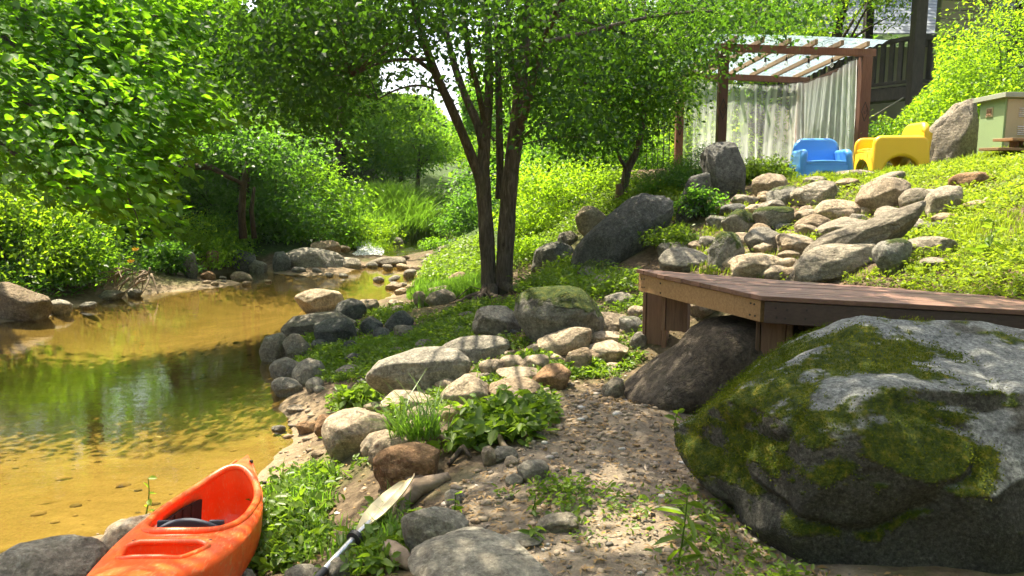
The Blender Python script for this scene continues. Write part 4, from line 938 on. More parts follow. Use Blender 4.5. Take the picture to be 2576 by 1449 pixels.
# ---------------------------------------------------------------- moulded armchairs
def arch(w, h, aw, ah, lean=0, rt=.08, n=10):
    """side panel outline (x,z) with an arched opening at the bottom and rounded top corners"""
    P = [(-w / 2, 0)]
    P += [(-w / 2 + lean * h * .5 + rt * (1 - math.cos(a)), h - rt + rt * math.sin(a)) for a in np.linspace(0, math.pi / 2, 6)]
    P += [(w / 2 - lean * h * .5 - rt * (1 - math.sin(a)), h - rt + rt * math.cos(a)) for a in np.linspace(0, math.pi / 2, 6)]
    P += [(w / 2, 0)]
    P += [(aw / 2 * math.cos(a), ah * math.sin(a)) for a in np.linspace(0, math.pi, n)]
    return P
def armchair(name, label, x, y, z, rz, mat, s=1.0):
    """origin at the ground; the seat faces -y"""
    o = thing(name, label, 'chair', (x, y, z), rz)
    W, D, SH, AH, BH = .84 * s, .80 * s, .33 * s, .52 * s, .71 * s
    # side panels: outline in (y, z)
    for sd in (-1, 1):
        pts = arch(D, AH, D * .60, .235 * s, .10, .11 * s)
        mb = MB(); mb.prism(pts, -.055 * s, .055 * s)
        Rm = Matrix.Rotation(math.radians(90), 3, 'Z')
        mb.V = [tuple(Rm @ Vector(v) + Vector((sd * (W / 2 - .06 * s), 0, 0)) + Vector((-sd * .10 * v[2], 0, 0))) for v in mb.V]
        mb.build('arm', mat, o, .05 * s, 6)
    # front apron with arch
    pts = arch(W - .14 * s, SH, W * .52, .17 * s, .0, .05 * s)
    mb = MB(); mb.prism(pts, -.05 * s, .05 * s); mb.V = [(v[0], v[1] - D / 2 + .09 * s + .03 * (1 - (v[0] / (W / 2)) ** 2) * -1, v[2]) for v in mb.V]; mb.build('front_apron', mat, o, .045 * s, 5)
    # seat shell: dished, rolls over the apron
    n = 14; V = []
    for j in range(n):
        g_ = j / (n - 1)
        for i in range(n):
            f = i / (n - 1) * 2 - 1
            zz = SH + .012 - .07 * s * g_ * (1 - .4 * f * f) + .02 * s * (1 - f * f) * (1 - g_)
            V.append((f * (W / 2 - .09 * s), -D / 2 + .045 * s + g_ * (D - .12 * s), zz))
    V2 = [(a, b, c - .05 * s) for a, b, c in V]; I = np.arange(n * n).reshape(n, n)
    top = np.stack([I[:-1, :-1], I[:-1, 1:], I[1:, 1:], I[1:, :-1]], -1).reshape(-1, 4); Fc = [tuple(q) for q in top] + [tuple(q[::-1] + n * n) for q in top]
    ring = list(I[0, :]) + list(I[1:, -1]) + list(I[-1, -2::-1]) + list(I[-2:0:-1, 0])
    for k in range(len(ring)):
        a = ring[k]; b = ring[(k + 1) % len(ring)]; Fc.append((b, a, a + n * n, b + n * n))
    mb = MB(); mb.add(V + V2, Fc); mb.build('seat', mat, o, .02 * s, 3)
    # curved back leaning away
    pts = []
    bw_ = W / 2 - .03 * s; rt = .16 * s
    pts = [(-bw_, .0)] + [(-bw_ + .05 * s + rt * (1 - math.cos(a)), BH - rt + rt * math.sin(a)) for a in np.linspace(0, math.pi / 2, 8)] + [(bw_ - .05 * s - rt * (1 - math.sin(a)), BH - rt + rt * math.cos(a)) for a in np.linspace(0, math.pi / 2, 8)] + [(bw_, .0)]
    pts += [(W * .24 * math.cos(a), .20 * s * math.sin(a)) for a in np.linspace(0, math.pi, 10)]
    mb = MB(); mb.prism(pts, -.05 * s, .05 * s); mb.V = [(v[0], v[1] + D / 2 - .14 * s + .20 * abs(v[2] - .25 * s) * (1 if v[2] > .25 * s else 1) , v[2]) for v in mb.V]; mb.build('backrest', mat, o, .045 * s, 6)
    return o
q = PY(2062, 440, 11.3); armchair('armchair', 'blue moulded plastic armchair on the crest of the slope', q[0], q[1], PY(2062, 464, q[1])[2], math.radians(-8), M['blue'], .95)
q = PY(2236, 432, 11.1); armchair('armchair', 'yellow moulded plastic armchair seen from its side', q[0], q[1], PY(2236, 441, q[1])[2] + .02, math.radians(-93), M['yellow'], 1.0)

# ---------------------------------------------------------------- metal cabinet
q = PY(2517, 400, 10.6); zc = gz(q[0], q[1])
cb = thing('metal_cabinet', 'green and cream metal equipment cabinet with louvres and sloping lid', 'cabinet', (q[0], q[1], zc), math.radians(6))
z0 = PY(2470, 388, 10.6)[2] - zc; z1 = PY(2470, 246, 10.6)[2] - zc; hh = z1 - z0
cw_, cd_ = 1.25, .48
mb = MB(); mb.box((cw_ / 2, cd_ / 2, z0 + hh / 2), (cw_, cd_, hh)); mb.build('body', M['cab_green'], cb, .006)
mb = MB(); mb.box((cw_ / 2 + .01, -.008, z0 + hh / 2), (cw_ - .03, .012, hh - .03)); dr = mb.build('door', M['cab_cream'], cb, .003)
mb = MB(); mb.add([(-.06, -.07, z1 + .004), (cw_ + .06, -.07, z1 + .004), (cw_ + .06, cd_ + .07, z1 - .02), (-.06, cd_ + .07, z1 - .02), (-.06, -.07, z1 + .07), (cw_ + .06, -.07, z1 + .07), (cw_ + .06, cd_ + .07, z1 + .045), (-.06, cd_ + .07, z1 + .045)],
       [(0, 3, 2, 1), (4, 5, 6, 7), (0, 1, 5, 4), (1, 2, 6, 5), (2, 3, 7, 6), (3, 0, 4, 7)]); mb.build('lid', M['cab_lid'], cb, .004)
for bx in range(4):
    for bz in range(3):
        for k in range(5):
            mb = MB(); zz = z1 - .13 - bz * .24 - k * .026; xx = .24 + bx * .125 + (0.18 if bx > 1 else 0)
            mb.add([(xx - .045, -.016, zz), (xx + .045, -.016, zz), (xx + .045, -.030, zz - .012), (xx - .045, -.030, zz - .012), (xx - .045, -.014, zz - .014), (xx + .045, -.014, zz - .014)], [(0, 1, 2, 3), (3, 2, 5, 4), (0, 3, 4), (1, 5, 2)])
            mb.build('louvre', M['louvre'], dr)
mb = MB(); mb.box((-.004, .28, z1 - .17), (.012, .13, .13)); wf = mb.build('inspection_window', M['cab_cream'], cb, .003)
mb = MB(); mb.box((-.012, .28, z1 - .17), (.006, .09, .09)); mb.build('pane', M['rock_rust'], wf)
for x in (.05, cw_ - .05):
    for y in (.05, cd_ - .05): mb = MB(); mb.box((x, y, z0 / 2 - .06), (.05, .05, z0 + .11)); mb.build('leg', M['cab_green'], cb)
# plank shelf in front of it
q = PY(2545, 398, 9.9); zb = gz(q[0], q[1]); 
sh = thing('plank_shelf', 'two tier brown plank shelf in front of the metal cabinet', 'shelf', (q[0], q[1], zb), math.radians(18))
zt = PY(2545, 352, 9.9)[2] - zb; zl = PY(2545, 388, 9.9)[2] - zb
for zz, x0 in ((zt, -.18), (max(.06, zl), -.40)):
    mb = MB(); mb.box((x0 + .8, 0, zz), (1.6, .28, .035)); mb.build('plank', M['deck_wood_lit'], sh, .004)
for x in (.1, 1.2):
    mb = MB(); mb.box((x, .04, zt / 2 - .06), (.09, .12, zt + .08)); mb.build('leg', M['deck_post'], sh, .004)

# ---------------------------------------------------------------- house with raised veranda
HX = PY(2300, 215, 17.0)
hs = thing('house', 'dark timber house with raised veranda and grey roof above the slope', 'house', (HX[0], HX[1], 2.3))
fz = HX[2] - 2.3      # veranda floor above the ground
H0 = Vector((0, 0, 0)); vdir = Vector((-.62, 1.0, 0)).normalized(); rdir = Vector((1, .22, 0)).normalized()
def hv(a, b, z): q = vdir * a + rdir * b; return (q.x, q.y, z)
mb = MB(); mb.beam(hv(-.2, 0, fz - .14), hv(4.2, 0, fz - .14), .10, .26); mb.build('floor_beam', M['house_wood'], hs, .008)
mb = MB(); mb.beam(hv(0, 0, fz - .16), hv(0, 3.4, fz - .16), .10, .24); mb.build('floor_beam', M['house_wood'], hs, .008)
for k in range(16):
    mb = MB(); a = .12 + k * .26; mb.beam(hv(a, .06, fz + .012), hv(a, 3.2, fz + .012), .24, .03); mb.build('floor_board', M['house_wood'], hs)
for a, b, w in ((0, 0, .24), (1.95, 0, .16), (4.1, 0, .2), (0, 2.6, .2), (4.1, 3.0, .2)):
    mb = MB(); mb.beam(hv(a, b, -.5), hv(a, b, fz + 3.0), w, w); mb.build('column', M['house_wood'], hs, .01)
def rail(a0, b0, a1, b1, n):
    for zz, h in ((1.0, .09), (.10, .07)):
        mb = MB(); mb.beam(hv(a0, b0, fz + zz), hv(a1, b1, fz + zz), .09 if zz > .5 else .06, h); mb.build('handrail' if zz > .5 else 'bottom_rail', M['house_wood'], hs, .006)
    for k in range(n):
        f = (k + .7) / (n + .4); a = a0 + (a1 - a0) * f; b = b0 + (b1 - b0) * f
        mb = MB(); q0 = Vector(hv(a, b, fz + .13)); q1 = Vector(hv(a, b, fz + .96)); mb.beam(q0, q1, .035, .10) if False else mb.box((q0 + q1) / 2, (.045, .10, .83), Matrix(((rdir.x, vdir.x, 0), (rdir.y, vdir.y, 0), (0, 0, 1)))); mb.build('baluster', M['house_wood'], hs, .004)
rail(0, 0, 1.95, 0, 9); rail(1.95, 0, 4.1, 0, 10); rail(0, .1, 0, 2.6, 7)
# clad wall behind the veranda and the big side wall with its windows
for k in range(22):
    z = -.3 + k * .2
    mb = MB(); mb.beam(hv(.9, 1.55, z + fz * 0 + .1), hv(.9, 9, z + .1), .04, .19); mb.build('cladding_board', M['wall'] if k % 1 == 0 else M['wall'], hs, .004)
mb = MB(); mb.beam(hv(1.0, 1.6, 2.2), hv(1.0, 9, 2.2), .12, 5.4); mb.build('wall', M['wall_grey'], hs)
for b0 in (3.0, 5.2):
    mb = MB(); mb.beam(hv(.84, b0, fz + 1.15), hv(.84, b0 + 1.3, fz + 1.15), .05, 1.7); wf = mb.build('window', M['winframe'], hs, .006)
    for s_ in (0, 1):
        mb = MB(); mb.beam(hv(.81, b0 + .07 + s_ * .61, fz + 1.15), hv(.81, b0 + .62 + s_ * .61, fz + 1.15), .02, 1.56); mb.build('pane', M['pane'], wf)
mb = MB(); mb.add([hv(-.7, -.4, fz + 2.95), hv(-.7, 9.4, fz + 2.95), hv(4.8, 9.4, fz + 4.4), hv(4.8, -.4, fz + 4.4), hv(-.7, -.4, fz + 3.1), hv(-.7, 9.4, fz + 3.1), hv(4.8, 9.4, fz + 4.55), hv(4.8, -.4, fz + 4.55)],
       [(0, 3, 2, 1), (4, 5, 6, 7), (0, 1, 5, 4), (1, 2, 6, 5), (2, 3, 7, 6), (3, 0, 4, 7)]); mb.build('roof', M['roofing'], hs)
mb = MB(); mb.tube([hv(.1, -.14, fz - .25), hv(.6, -.22, fz - .55), hv(1.3, -.2, fz - .85), hv(1.9, -.16, fz - 1.0), hv(2.4, -.2, fz - 1.12)], .016, 6); mb.build('hose', M['rope'], hs, smooth=True)
# neighbour's roof seen past the column
nb = PY(2225, 60, 24.0)
nh = thing('neighbour_house', 'pale house with ribbed blue grey roof behind the veranda', 'house', (nb[0], nb[1], 2.6))
mb = MB(); mb.box((1.0, 2.0, 1.6), (6.0, 3.4, 3.6)); mb.build('wall', M['wall'], nh)
rz0 = PY(2225, 88, 24.0)[2] - 2.6
for k in range(13):
    f = k / 13; z = rz0 + f * 1.75; y = -.2 + f * 2.6
    mb = MB(); mb.beam((-2.6, y + .1, z + .07), (4.6, y + .1, z + .07), .24, .03); mb.V = [(a, b, c + (b - y - .1) * .62) for a, b, c in mb.V]; mb.build('roof_strip', M['roofing'], nh)
# ---------------------------------------------------------------- kayak
tip = PZ(614, 1152, .33); aft = PZ(362, 1449, .50)
ax = (tip - aft)[:2]; ax /= np.linalg.norm(ax); yaw = math.atan2(-ax[0], ax[1]); KL = 2.35
kc = tip[:2] - ax * KL / 2
KZ = .115
ky = thing('kayak', 'orange plastic kayak beached at the pool edge', 'kayak', (kc[0], kc[1], KZ)); ky.rotation_euler = (math.radians(-9.5), math.radians(3), yaw)
def kw(s): return .268 * max(0, math.sin(math.pi * min(1, max(0, s))) ** (.62 if s < .5 else .62 + .55 * (s - .5))) * (1 - .10 * max(0, s - .6) / .4)
def kg(s): return .285 + .13 * abs(2 * s - 1) ** 3
def kk(s): return .30 * abs(2 * s - 1) ** 5
def crown(s): return .055 + .02 * s
def deckz(x, y):
    s = y / KL + .5; w = max(kw(s), .02); return kg(s) + crown(s) * max(0, 1 - (x / w) ** 2) ** .8
ns, nc = 64, 40; V = []
for i in range(ns):
    s = .004 + .992 * (.5 - .5 * math.cos(math.pi * i / (ns - 1))); w = max(kw(s), .006); y = (s - .5) * KL; g_ = kg(s); k_ = min(kk(s), g_ - .02); cr = crown(s) * min(1, w / .15)
    for j in range(nc):
        a = 2 * math.pi * j / nc; ca, sa = math.cos(a), math.sin(a)
        x = w * (abs(ca) ** .8) * (1 if ca >= 0 else -1)
        if sa >= 0: z = g_ + cr * (sa ** 1.0)
        else:
            x *= (1 - .16 * (-sa) ** 2); z = g_ - (g_ - k_) * (-sa) ** .55
        yo = y
        if s > .5: yo = y + (z - g_) * .35 * ((s - .5) * 2) ** 4
        V.append((x, yo, z))
Fc = []
for i in range(ns - 1):
    for j in range(nc): j2 = (j + 1) % nc; Fc.append((i * nc + j, i * nc + j2, (i + 1) * nc + j2, (i + 1) * nc + j))
Fc.append(tuple(range(nc - 1, -1, -1))); Fc.append(tuple((ns - 1) * nc + j for j in range(nc)))
mb = MB(); mb.add(V, Fc); hull = mb.build('hull', M['kayak'], ky, smooth=True, angle=50)
CK0, CK1 = -.25, .82           # cockpit from aft to fore (local y)
def cock(th, k=1.0):
    cyk = (CK0 + CK1) / 2; ly = (CK1 - CK0) / 2
    c, s_ = math.cos(th), math.sin(th); e = .82
    x = .203 * (abs(c) ** e) * (1 if c >= 0 else -1) * (1 - .16 * s_); y = ly * (abs(s_) ** e) * (1 if s_ >= 0 else -1)
    return x * k, cyk + y * k
cut = MB(); n = 56; lev = [(.62, 1.0), (.30, 1.0), (.24, 1.06), (.14, 1.04), (.085, .93), (.07, .80)]
Vc = []
for z, k in lev:
    for j in range(n): x, y = cock(2 * math.pi * j / n, k); Vc.append((x, y, z))
Fq = [tuple(range(n)), tuple((len(lev) - 1) * n + j for j in range(n - 1, -1, -1))]
for i in range(len(lev) - 1):
    for j in range(n): j2 = (j + 1) % n; Fq.append((i * n + j2, i * n + j, (i + 1) * n + j, (i + 1) * n + j2))
cut.add(Vc, Fq)
W0, W1 = -.64, -.38
WELL = []
def rr_(pts, r, m=5):
    out = []
    for i in range(len(pts)):
        p0, p1, p2 = (Vector(pts[i - 1]), Vector(pts[i]), Vector(pts[(i + 1) % len(pts)]))
        a = p1 + (p0 - p1).normalized() * r; b = p1 + (p2 - p1).normalized() * r
        for k in range(m + 1):
            t_ = k / m; out.append(tuple((a * (1 - t_) ** 2 + p1 * 2 * t_ * (1 - t_) + b * t_ ** 2)))
    return out
WELL = rr_([(-.165, W1), (.165, W1), (.105, W0), (-.105, W0)], .06)
cut2 = MB(); m_ = len(WELL); Vc = []
for z, k in ((.62, 1.0), (.30, 1.0), (.20, .92), (.17, .82)):
    for x, y in WELL: Vc.append((x * k, (W0 + W1) / 2 + (y - (W0 + W1) / 2) * k, z))
Fq = [tuple(range(m_)), tuple(3 * m_ + j for j in range(m_ - 1, -1, -1))]
for i in range(3):
    for j in range(m_): j2 = (j + 1) % m_; Fq.append((i * m_ + j2, i * m_ + j, (i + 1) * m_ + j, (i + 1) * m_ + j2))
cut2.add(Vc, Fq)
tmp = [cut.build('cut_a', M['kayak'], ky), cut2.build('cut_b', M['kayak'], ky)]
for c in tmp:
    bo = hull.modifiers.new('b', 'BOOLEAN'); bo.operation = 'DIFFERENCE'; bo.object = c; bo.solver = 'EXACT'
bpy.context.view_layer.update()
dg = bpy.context.evaluated_depsgraph_get(); me2 = bpy.data.meshes.new_from_object(hull.evaluated_get(dg)); hull.modifiers.clear(); hull.data = me2
for c in tmp: bpy.data.objects.remove(c, do_unlink=True)
me2.polygons.foreach_set('use_smooth', np.ones(len(me2.polygons), bool)); me2.set_sharp_from_angle(angle=math.radians(40))
def closed(P, r, name, mat, par, n=8):
    P = P + [P[0], P[1]]; mb = MB(); mb.tube(P, r, n, cap=False); return mb.build(name, mat, par, smooth=True)
P = [];
for j in range(80):
    x, y = cock(2 * math.pi * j / 80, 1.025); P.append((x, y, deckz(x, y) + .006))
cm = closed(P, .020, 'cockpit_rim', M['kayak'], ky)
P = []
for j in range(80):
    x, y = cock(2 * math.pi * j / 80, 1.10); P.append((x, y, deckz(x, y) - .004))
closed(P, .012, 'moulded_ridge', M['kayak'], ky)
P = [(x * 1.05, (W0 + W1) / 2 + (y - (W0 + W1) / 2) * 1.05, deckz(x * 1.05, y) + .003) for x, y in WELL]
closed(P, .014, 'well_rim', M['kayak'], ky)
for sd in (-1, 1):
    P = []
    for k in range(60):
        s = .05 + .9 * k / 59; w = kw(s); P.append((sd * w * .90, (s - .5) * KL, deckz(w * .90, (s - .5) * KL) + .0))
    mb = MB(); mb.tube(P, .009, 6); mb.build('deck_ridge', M['kayak'], ky, smooth=True)
for x, y in ((.225, .36), (.17, .80), (-.20, .60), (.15, -.33), (-.15, -.33), (.05, 1.02)):
    z = deckz(x, y); mb = MB(); mb.tube([(x, y, z - .004), (x, y, z + .008), (x, y, z + .010)], [.011, .011, .006], 10); mb.build('bolt', M['screw'], ky)
# seat inside the cockpit
mb = MB()
for (x0, y0, z0, dx, dy, dz) in ((0, .10, .105, .26, .34, .05),): mb.box((x0, y0, z0), (dx, dy, dz))
mb.build('seat_pan', M['kayak'], ky, .022, 4)
mb = MB(); Vb = []; nb_ = 14
for j in range(6):
    for i in range(nb_):
        f = i / (nb_ - 1) * 2 - 1; h_ = j / 5; Vb.append((f * .155, -.06 - .06 * (1 - f * f) - .02 * h_, .14 + h_ * (.235 - .07 * f * f)))
Vf = [(a, b + .035, c) for a, b, c in Vb]; I = np.arange(6 * nb_).reshape(6, nb_); q4 = np.stack([I[:-1, :-1], I[:-1, 1:], I[1:, 1:], I[1:, :-1]], -1).reshape(-1, 4)
Fb = [tuple(q) for q in q4] + [tuple(q[::-1] + 6 * nb_) for q in q4]; ring = list(I[0, :]) + list(I[1:, -1]) + list(I[-1, -2::-1]) + list(I[-2:0:-1, 0])
for k in range(len(ring)): a = ring[k]; b = ring[(k + 1) % len(ring)]; Fb.append((b, a, a + 6 * nb_, b + 6 * nb_))
M['pad'] = plain_mat('grey_pad', (.045, .05, .065), .7)
mb.add(Vb + Vf, Fb); bk = mb.build('seat_back', M['pad'], ky, .01, 2)
for k in range(4):
    mb = MB(); mb.box((-.112 + k * .075, -.048 - .05 * (1 - ((-.112 + k * .075) / .17) ** 2) + .02, .285), (.068, .016, .13)); mb.build('back_pad', M['pad'], bk, .008, 3)
# foam panel, stickers and handle on the inside wall
def wallp(y, z, off=.012):
    best = None
    for j in range(400):
        th = math.pi / 2 + math.pi * j / 400; x, yy = cock(th, 1.05)
        if best is None or abs(yy - y) < best[0]: best = (abs(yy - y), x)
    return best[1] + off
def panel(name, y0, y1, z0, z1, mat, par, th=.012, off=.016, rows=1):
    mb = MB(); n = 10; Vp = []
    for layer in (0, th):
        for j in range(2):
            for i in range(n):
                y = y0 + (y1 - y0) * i / (n - 1); z = (z0, z1)[j]; Vp.append((wallp(y, z, off + layer), y, z))
    Fp = []
    for i in range(n - 1):
        Fp.append((2 * n + i, 2 * n + i + 1, 3 * n + i + 1, 3 * n + i)); Fp.append((i + 1, i, n + i, n + i + 1)); Fp.append((n + i, 3 * n + i, 3 * n + i + 1, n + i + 1)); Fp.append((i, i + 1, 2 * n + i + 1, 2 * n + i))
    Fp += [(0, 2 * n, 3 * n, n), (n - 1, 2 * n - 1, 4 * n - 1, 3 * n - 1)]
    mb.add(Vp, Fp); return mb.build(name, mat, par)
M['foam_pad'] = plain_mat('foam_pad', (.022, .016, .016), .85, .2, .5, 12)
fp = panel('foam_panel', .24, .66, .13, .27, M['foam_pad'], ky)
for k in range(1, 4): panel('foam_rib', .24 + k * .105 - .01, .24 + k * .105 + .01, .13, .27, M['foam_pad'], fp, .01, .026)
M['sticker_y'] = plain_mat('yellow_sticker', (.70, .40, .04), .5); M['sticker_w'] = plain_mat('white_sticker', (.75, .73, .75), .5, .4, .1); M['sticker_b'] = plain_mat('blue_print', (.07, .07, .30), .5)
M['sticker_r'] = plain_mat('red_print', (.5, .1, .12), .5)
panel('warning_sticker', .15, .235, .15, .26, M['sticker_y'], ky, .003, .016)
stk = panel('flag_sticker', .07, .12, .22, .285, M['sticker_w'], ky, .003, .018)
panel('flag_canton', .092, .113, .252, .272, M['sticker_b'], stk, .002, .0215)
for k in range(4): panel('flag_stripe', .077, .091, .236 + k * .010, .241 + k * .010, M['sticker_r'], stk, .002, .0215)
P = [(wallp(y, z, .024), y, z) for y, z in ((-.02, .20), (-.02, .255), (-.005, .27), (.03, .27), (.045, .255), (.045, .20), (.03, .19), (-.005, .19))]
closed(P, .008, 'pull_handle', M['black'], ky, 6)
mb = MB(); mb.tube([(-.17, -.03, .16), (-.18, -.06, .24), (-.14, -.08, .27), (-.10, -.08, .22)], .012, 6); mb.build('strap', M['black'], ky, smooth=True)
# faded handwriting on the deck beside the well
def scr(pts, name='handwriting', r=.0035):
    mb = MB()
    for st in pts:
        P = []
        for a, b in st:
            y = -.58 + a * .20; x = .215 - .07 + b * .055 + (0.03 * a); P.append((x, y, deckz(x, y) + .001))
        mb.tube(P, r, 5)
    return mb.build(name, M['screw'], ky)
scr([[(0, 0), (0, 1), (.12, .85), (.02, .55), (.14, .25), (0, 0)], [(.2, 0), (.2, .5)], [(.26, .0), (.34, .5), (.28, .5), (.26, .1), (.36, .0)], [(.44, 0), (.46, 1)], [(.54, 0), (.54, 1)], [(.54, .5), (.66, .5)], [(.66, 0), (.66, 1)], [(.74, 0), (.74, .5)], [(.82, 0), (.82, .9)], [(.78, .6), (.87, .6)]])
mb = MB(); Vs = []
for j in range(20):
    a = 6.283 * j / 20; y = -.345 + .035 * math.cos(a); x = .195 + .018 * math.sin(a); Vs.append((x, y, deckz(x, y) + .003))
mb.add(Vs, [tuple(range(20))]); M['smudge'] = plain_mat('smudge', (.30, .28, .34), .6); mb.build('smudge_mark', M['smudge'], ky)
# dry leaves lying inside
# ---------------------------------------------------------------- paddle
a = hit(1038, 1200); pa = Vector(PZ(1030, 1206, a[2] + .10)); pb = Vector(PZ(800, 1452, .36)); d = (pb - pa).normalized(); 
pd = thing('paddle', 'kayak paddle with pale blade and aluminium shaft on the weeds', 'paddle', tuple(pb))
Qp = d.to_track_quat('Y', 'Z').to_matrix()      # local y runs from the blade tip towards the grip
Lp = (pb - pa).length
def pl(x, y, z): return tuple(Qp @ Vector((x, y - Lp, z)))
Vp = []; prof = [(0, .010), (.015, .022), (.07, .036), (.15, .050), (.25, .056), (.34, .050), (.40, .036), (.44, .024), (.47, .018)]
nn = 9
for y, w in prof:
    for i in range(nn):
        f = i / (nn - 1) * 2 - 1; Vp.append(pl(f * w * (1.0 if f > 0 else .9), y + .04 * f * (1 - y / .47) , .018 * f * f + .010 * math.exp(-(f / .18) ** 2)))
Vq = [tuple(Vector(v) - Qp @ Vector((0, 0, .008))) for v in Vp]; I = np.arange(len(prof) * nn).reshape(len(prof), nn); q4 = np.stack([I[:-1, :-1], I[:-1, 1:], I[1:, 1:], I[1:, :-1]], -1).reshape(-1, 4); N_ = len(Vp)
Fb = [tuple(q) for q in q4] + [tuple(q[::-1] + N_) for q in q4]; ring = list(I[0, :]) + list(I[1:, -1]) + list(I[-1, -2::-1]) + list(I[-2:0:-1, 0])
for k in range(len(ring)): a_ = ring[k]; b_ = ring[(k + 1) % len(ring)]; Fb.append((b_, a_, a_ + N_, b_ + N_))
mb = MB(); mb.add(Vp + Vq, Fb); mb.build('blade', M['blade'], pd, smooth=True, angle=60)
mb = MB(); mb.tube([pl(0, .38, .002), pl(0, .46, .002), pl(0, 1.9, 0)], [.010, .0155, .0155], 14); mb.build('shaft', M['alu'], pd, smooth=True, angle=60)
mb = MB(); mb.tube([pl(0, y, 0) for y in (.495, .50, .512, .524, .53)], [.018, .036, .030, .036, .018], 16); mb.build('drip_ring', M['black'], pd, smooth=True, angle=60)
mb = MB(); mb.tube([pl(0, .74, 0), pl(0, .745, 0), pl(0, .93, 0), pl(0, .935, 0)], [.016, .0185, .0185, .016], 14); mb.build('grip', M['black'], pd, smooth=True, angle=60)
# ---------------------------------------------------------------- leaves, trees, shrubs, weeds
def unit(a): return a / np.maximum(np.linalg.norm(a, axis=1), 1e-9)[:, None]
def leaf_geo(C, size, r, up=.9, droop=.25, aspect=.42, fold=.12, dirs=None, fine=False):
    """one leaf at each point of C: a folded blade, pointed at both ends"""
    n = len(C); N = unit(np.c_[r.normal(0, 1, (n, 2)), np.zeros(n)] * (1 - up * .55) * 1.0 + r.normal(0, .35, (n, 3)) + np.array([0, 0, up]))
    D = r.normal(0, 1, (n, 3)) if dirs is None else dirs + r.normal(0, .45, (n, 3))
    D = D - N * (D * N).sum(1)[:, None]; D = unit(D); D[:, 2] -= droop; D = unit(D); Sd = unit(np.cross(N, D)); N = np.cross(D, Sd)
    s = size[:, None]; a = aspect * s
    if not fine:
        V = np.stack([C, C + D * s * .45 + Sd * a * .5 + N * s * fold, C + D * s, C + D * s * .45 - Sd * a * .5 + N * s * fold], 1).reshape(-1, 3)
        Fc = np.arange(n * 4).reshape(n, 4); return V, Fc, 1
    Vs = [C, C + D * s * .28 + Sd * a * .46 + N * s * fold * .8, C + D * s * .65 + Sd * a * .42 + N * s * fold * .6, C + D * s - N * s * .08,
          C + D * s * .65 - Sd * a * .42 + N * s * fold * .6, C + D * s * .28 - Sd * a * .46 + N * s * fold * .8]
    V = np.stack(Vs, 1).reshape(-1, 3); b = np.arange(n)[:, None] * 6
    Fc = np.concatenate([b + np.array([[0, 1, 2, 3]]), b + np.array([[0, 3, 4, 5]])], 0); return V, Fc, 2
def leaf_mesh(name, C, size, r, mat, parent=None, cl_t=None, **kw):
    V, Fc, k = leaf_geo(C, size, r, **kw); n = len(C)
    tint = np.clip(r.rand(n) * .7 + (cl_t if cl_t is not None else .15), 0, 1); tint = np.concatenate([tint] * k)
    return link(name, mesh_np(name, V, Fc, tint), mat, parent)
def ground_of_shadow(P):
    """where the sun throws the shadow of each point"""
    Q = P.copy()
    for _ in range(3):
        g_ = np.maximum(ground(Q[:, 0], Q[:, 1], False), 0); t_ = (P[:, 2] - g_) / SUN.z; Q = P - t_[:, None] * np.array(SUN)
    return Q
SUNNY = [
    [(1800, 500), (1900, 455), (2700, 400), (2900, 760), (2150, 730), (1840, 705), (1740, 690), (1760, 600)],
    [(650, 1090), (850, 985), (960, 985), (1120, 905), (1350, 865), (1480, 770), (1640, 720), (1900, 740), (1900, 800), (1640, 960), (1500, 975), (1350, 1015), (1130, 1100), (1010, 1160), (900, 1200), (660, 1240), (640, 1330), (500, 1340), (200, 1380), (-300, 1380), (-400, 1070)],
    [(-900, 860), (0, 880), (350, 840), (720, 830), (760, 790), (1060, 750), (1150, 690), (1240, 650), (1250, 560), (1000, 560), (700, 600), (450, 700), (0, 690), (-900, 690)],
    [(380, 715), (380, 600), (620, 590), (700, 610), (860, 600), (880, 700), (620, 720)],
    [(1290, 640), (1300, 480), (1560, 455), (1530, 520), (1440, 600), (1340, 650)],
    [(680, 1200), (930, 1190), (965, 1250), (860, 1320), (700, 1320)],
    [(1430, 1190), (1560, 1165), (1640, 1215), (1520, 1230)], [(1500, 1300), (1690, 1270), (1730, 1380), (1560, 1420), (1450, 1340)],
    [(2050, 900), (2140, 840), (2420, 830), (2300, 900)], [(2300, 960), (2500, 940), (2520, 1080), (2420, 1050)],
]
def sun_ok(P, r, keep=.0):
    Qs = ground_of_shadow(P); uvp = toPX(Qs); bad = np.zeros(len(P), bool)
    for a, b, c, d in SUNXY: bad |= (Qs[:, 0] > a) & (Qs[:, 0] < b) & (Qs[:, 1] > c) & (Qs[:, 1] < d)
    for p in SUNNY: bad |= inpoly(uvp, p)
    return ~bad | (r.rand(len(P)) < keep)
SKYGAP = [(950, 232), (952, 165), (1000, 128), (1090, 122), (1145, 190), (1170, 315), (1125, 300), (1075, 242)]
SUNXY = [(2.6, 7.2, 11.6, 17.8), (-7.2, -1.2, 20.2, 28.5)]
VERA = [(2178, 118), (2290, 62), (2296, -10), (2352, -10), (2352, 200), (2250, 300), (2178, 262)]
SKYGAP2 = [(600, -5), (660, -5), (640, 30), (605, 28)]
def gap_ok(P):
    q = toPX(P); return ~(inpoly(q, SKYGAP) | inpoly(q, SKYGAP2) | (inpoly(q, VERA) & (P[:, 1] < 18.4)))
def bez(a, b, bend, n=8):
    a = Vector(a); b = Vector(b); c = (a + b) / 2 + Vector(bend); return [a * (1 - t) ** 2 + c * 2 * t * (1 - t) + b * t ** 2 for t in np.linspace(0, 1, n)]

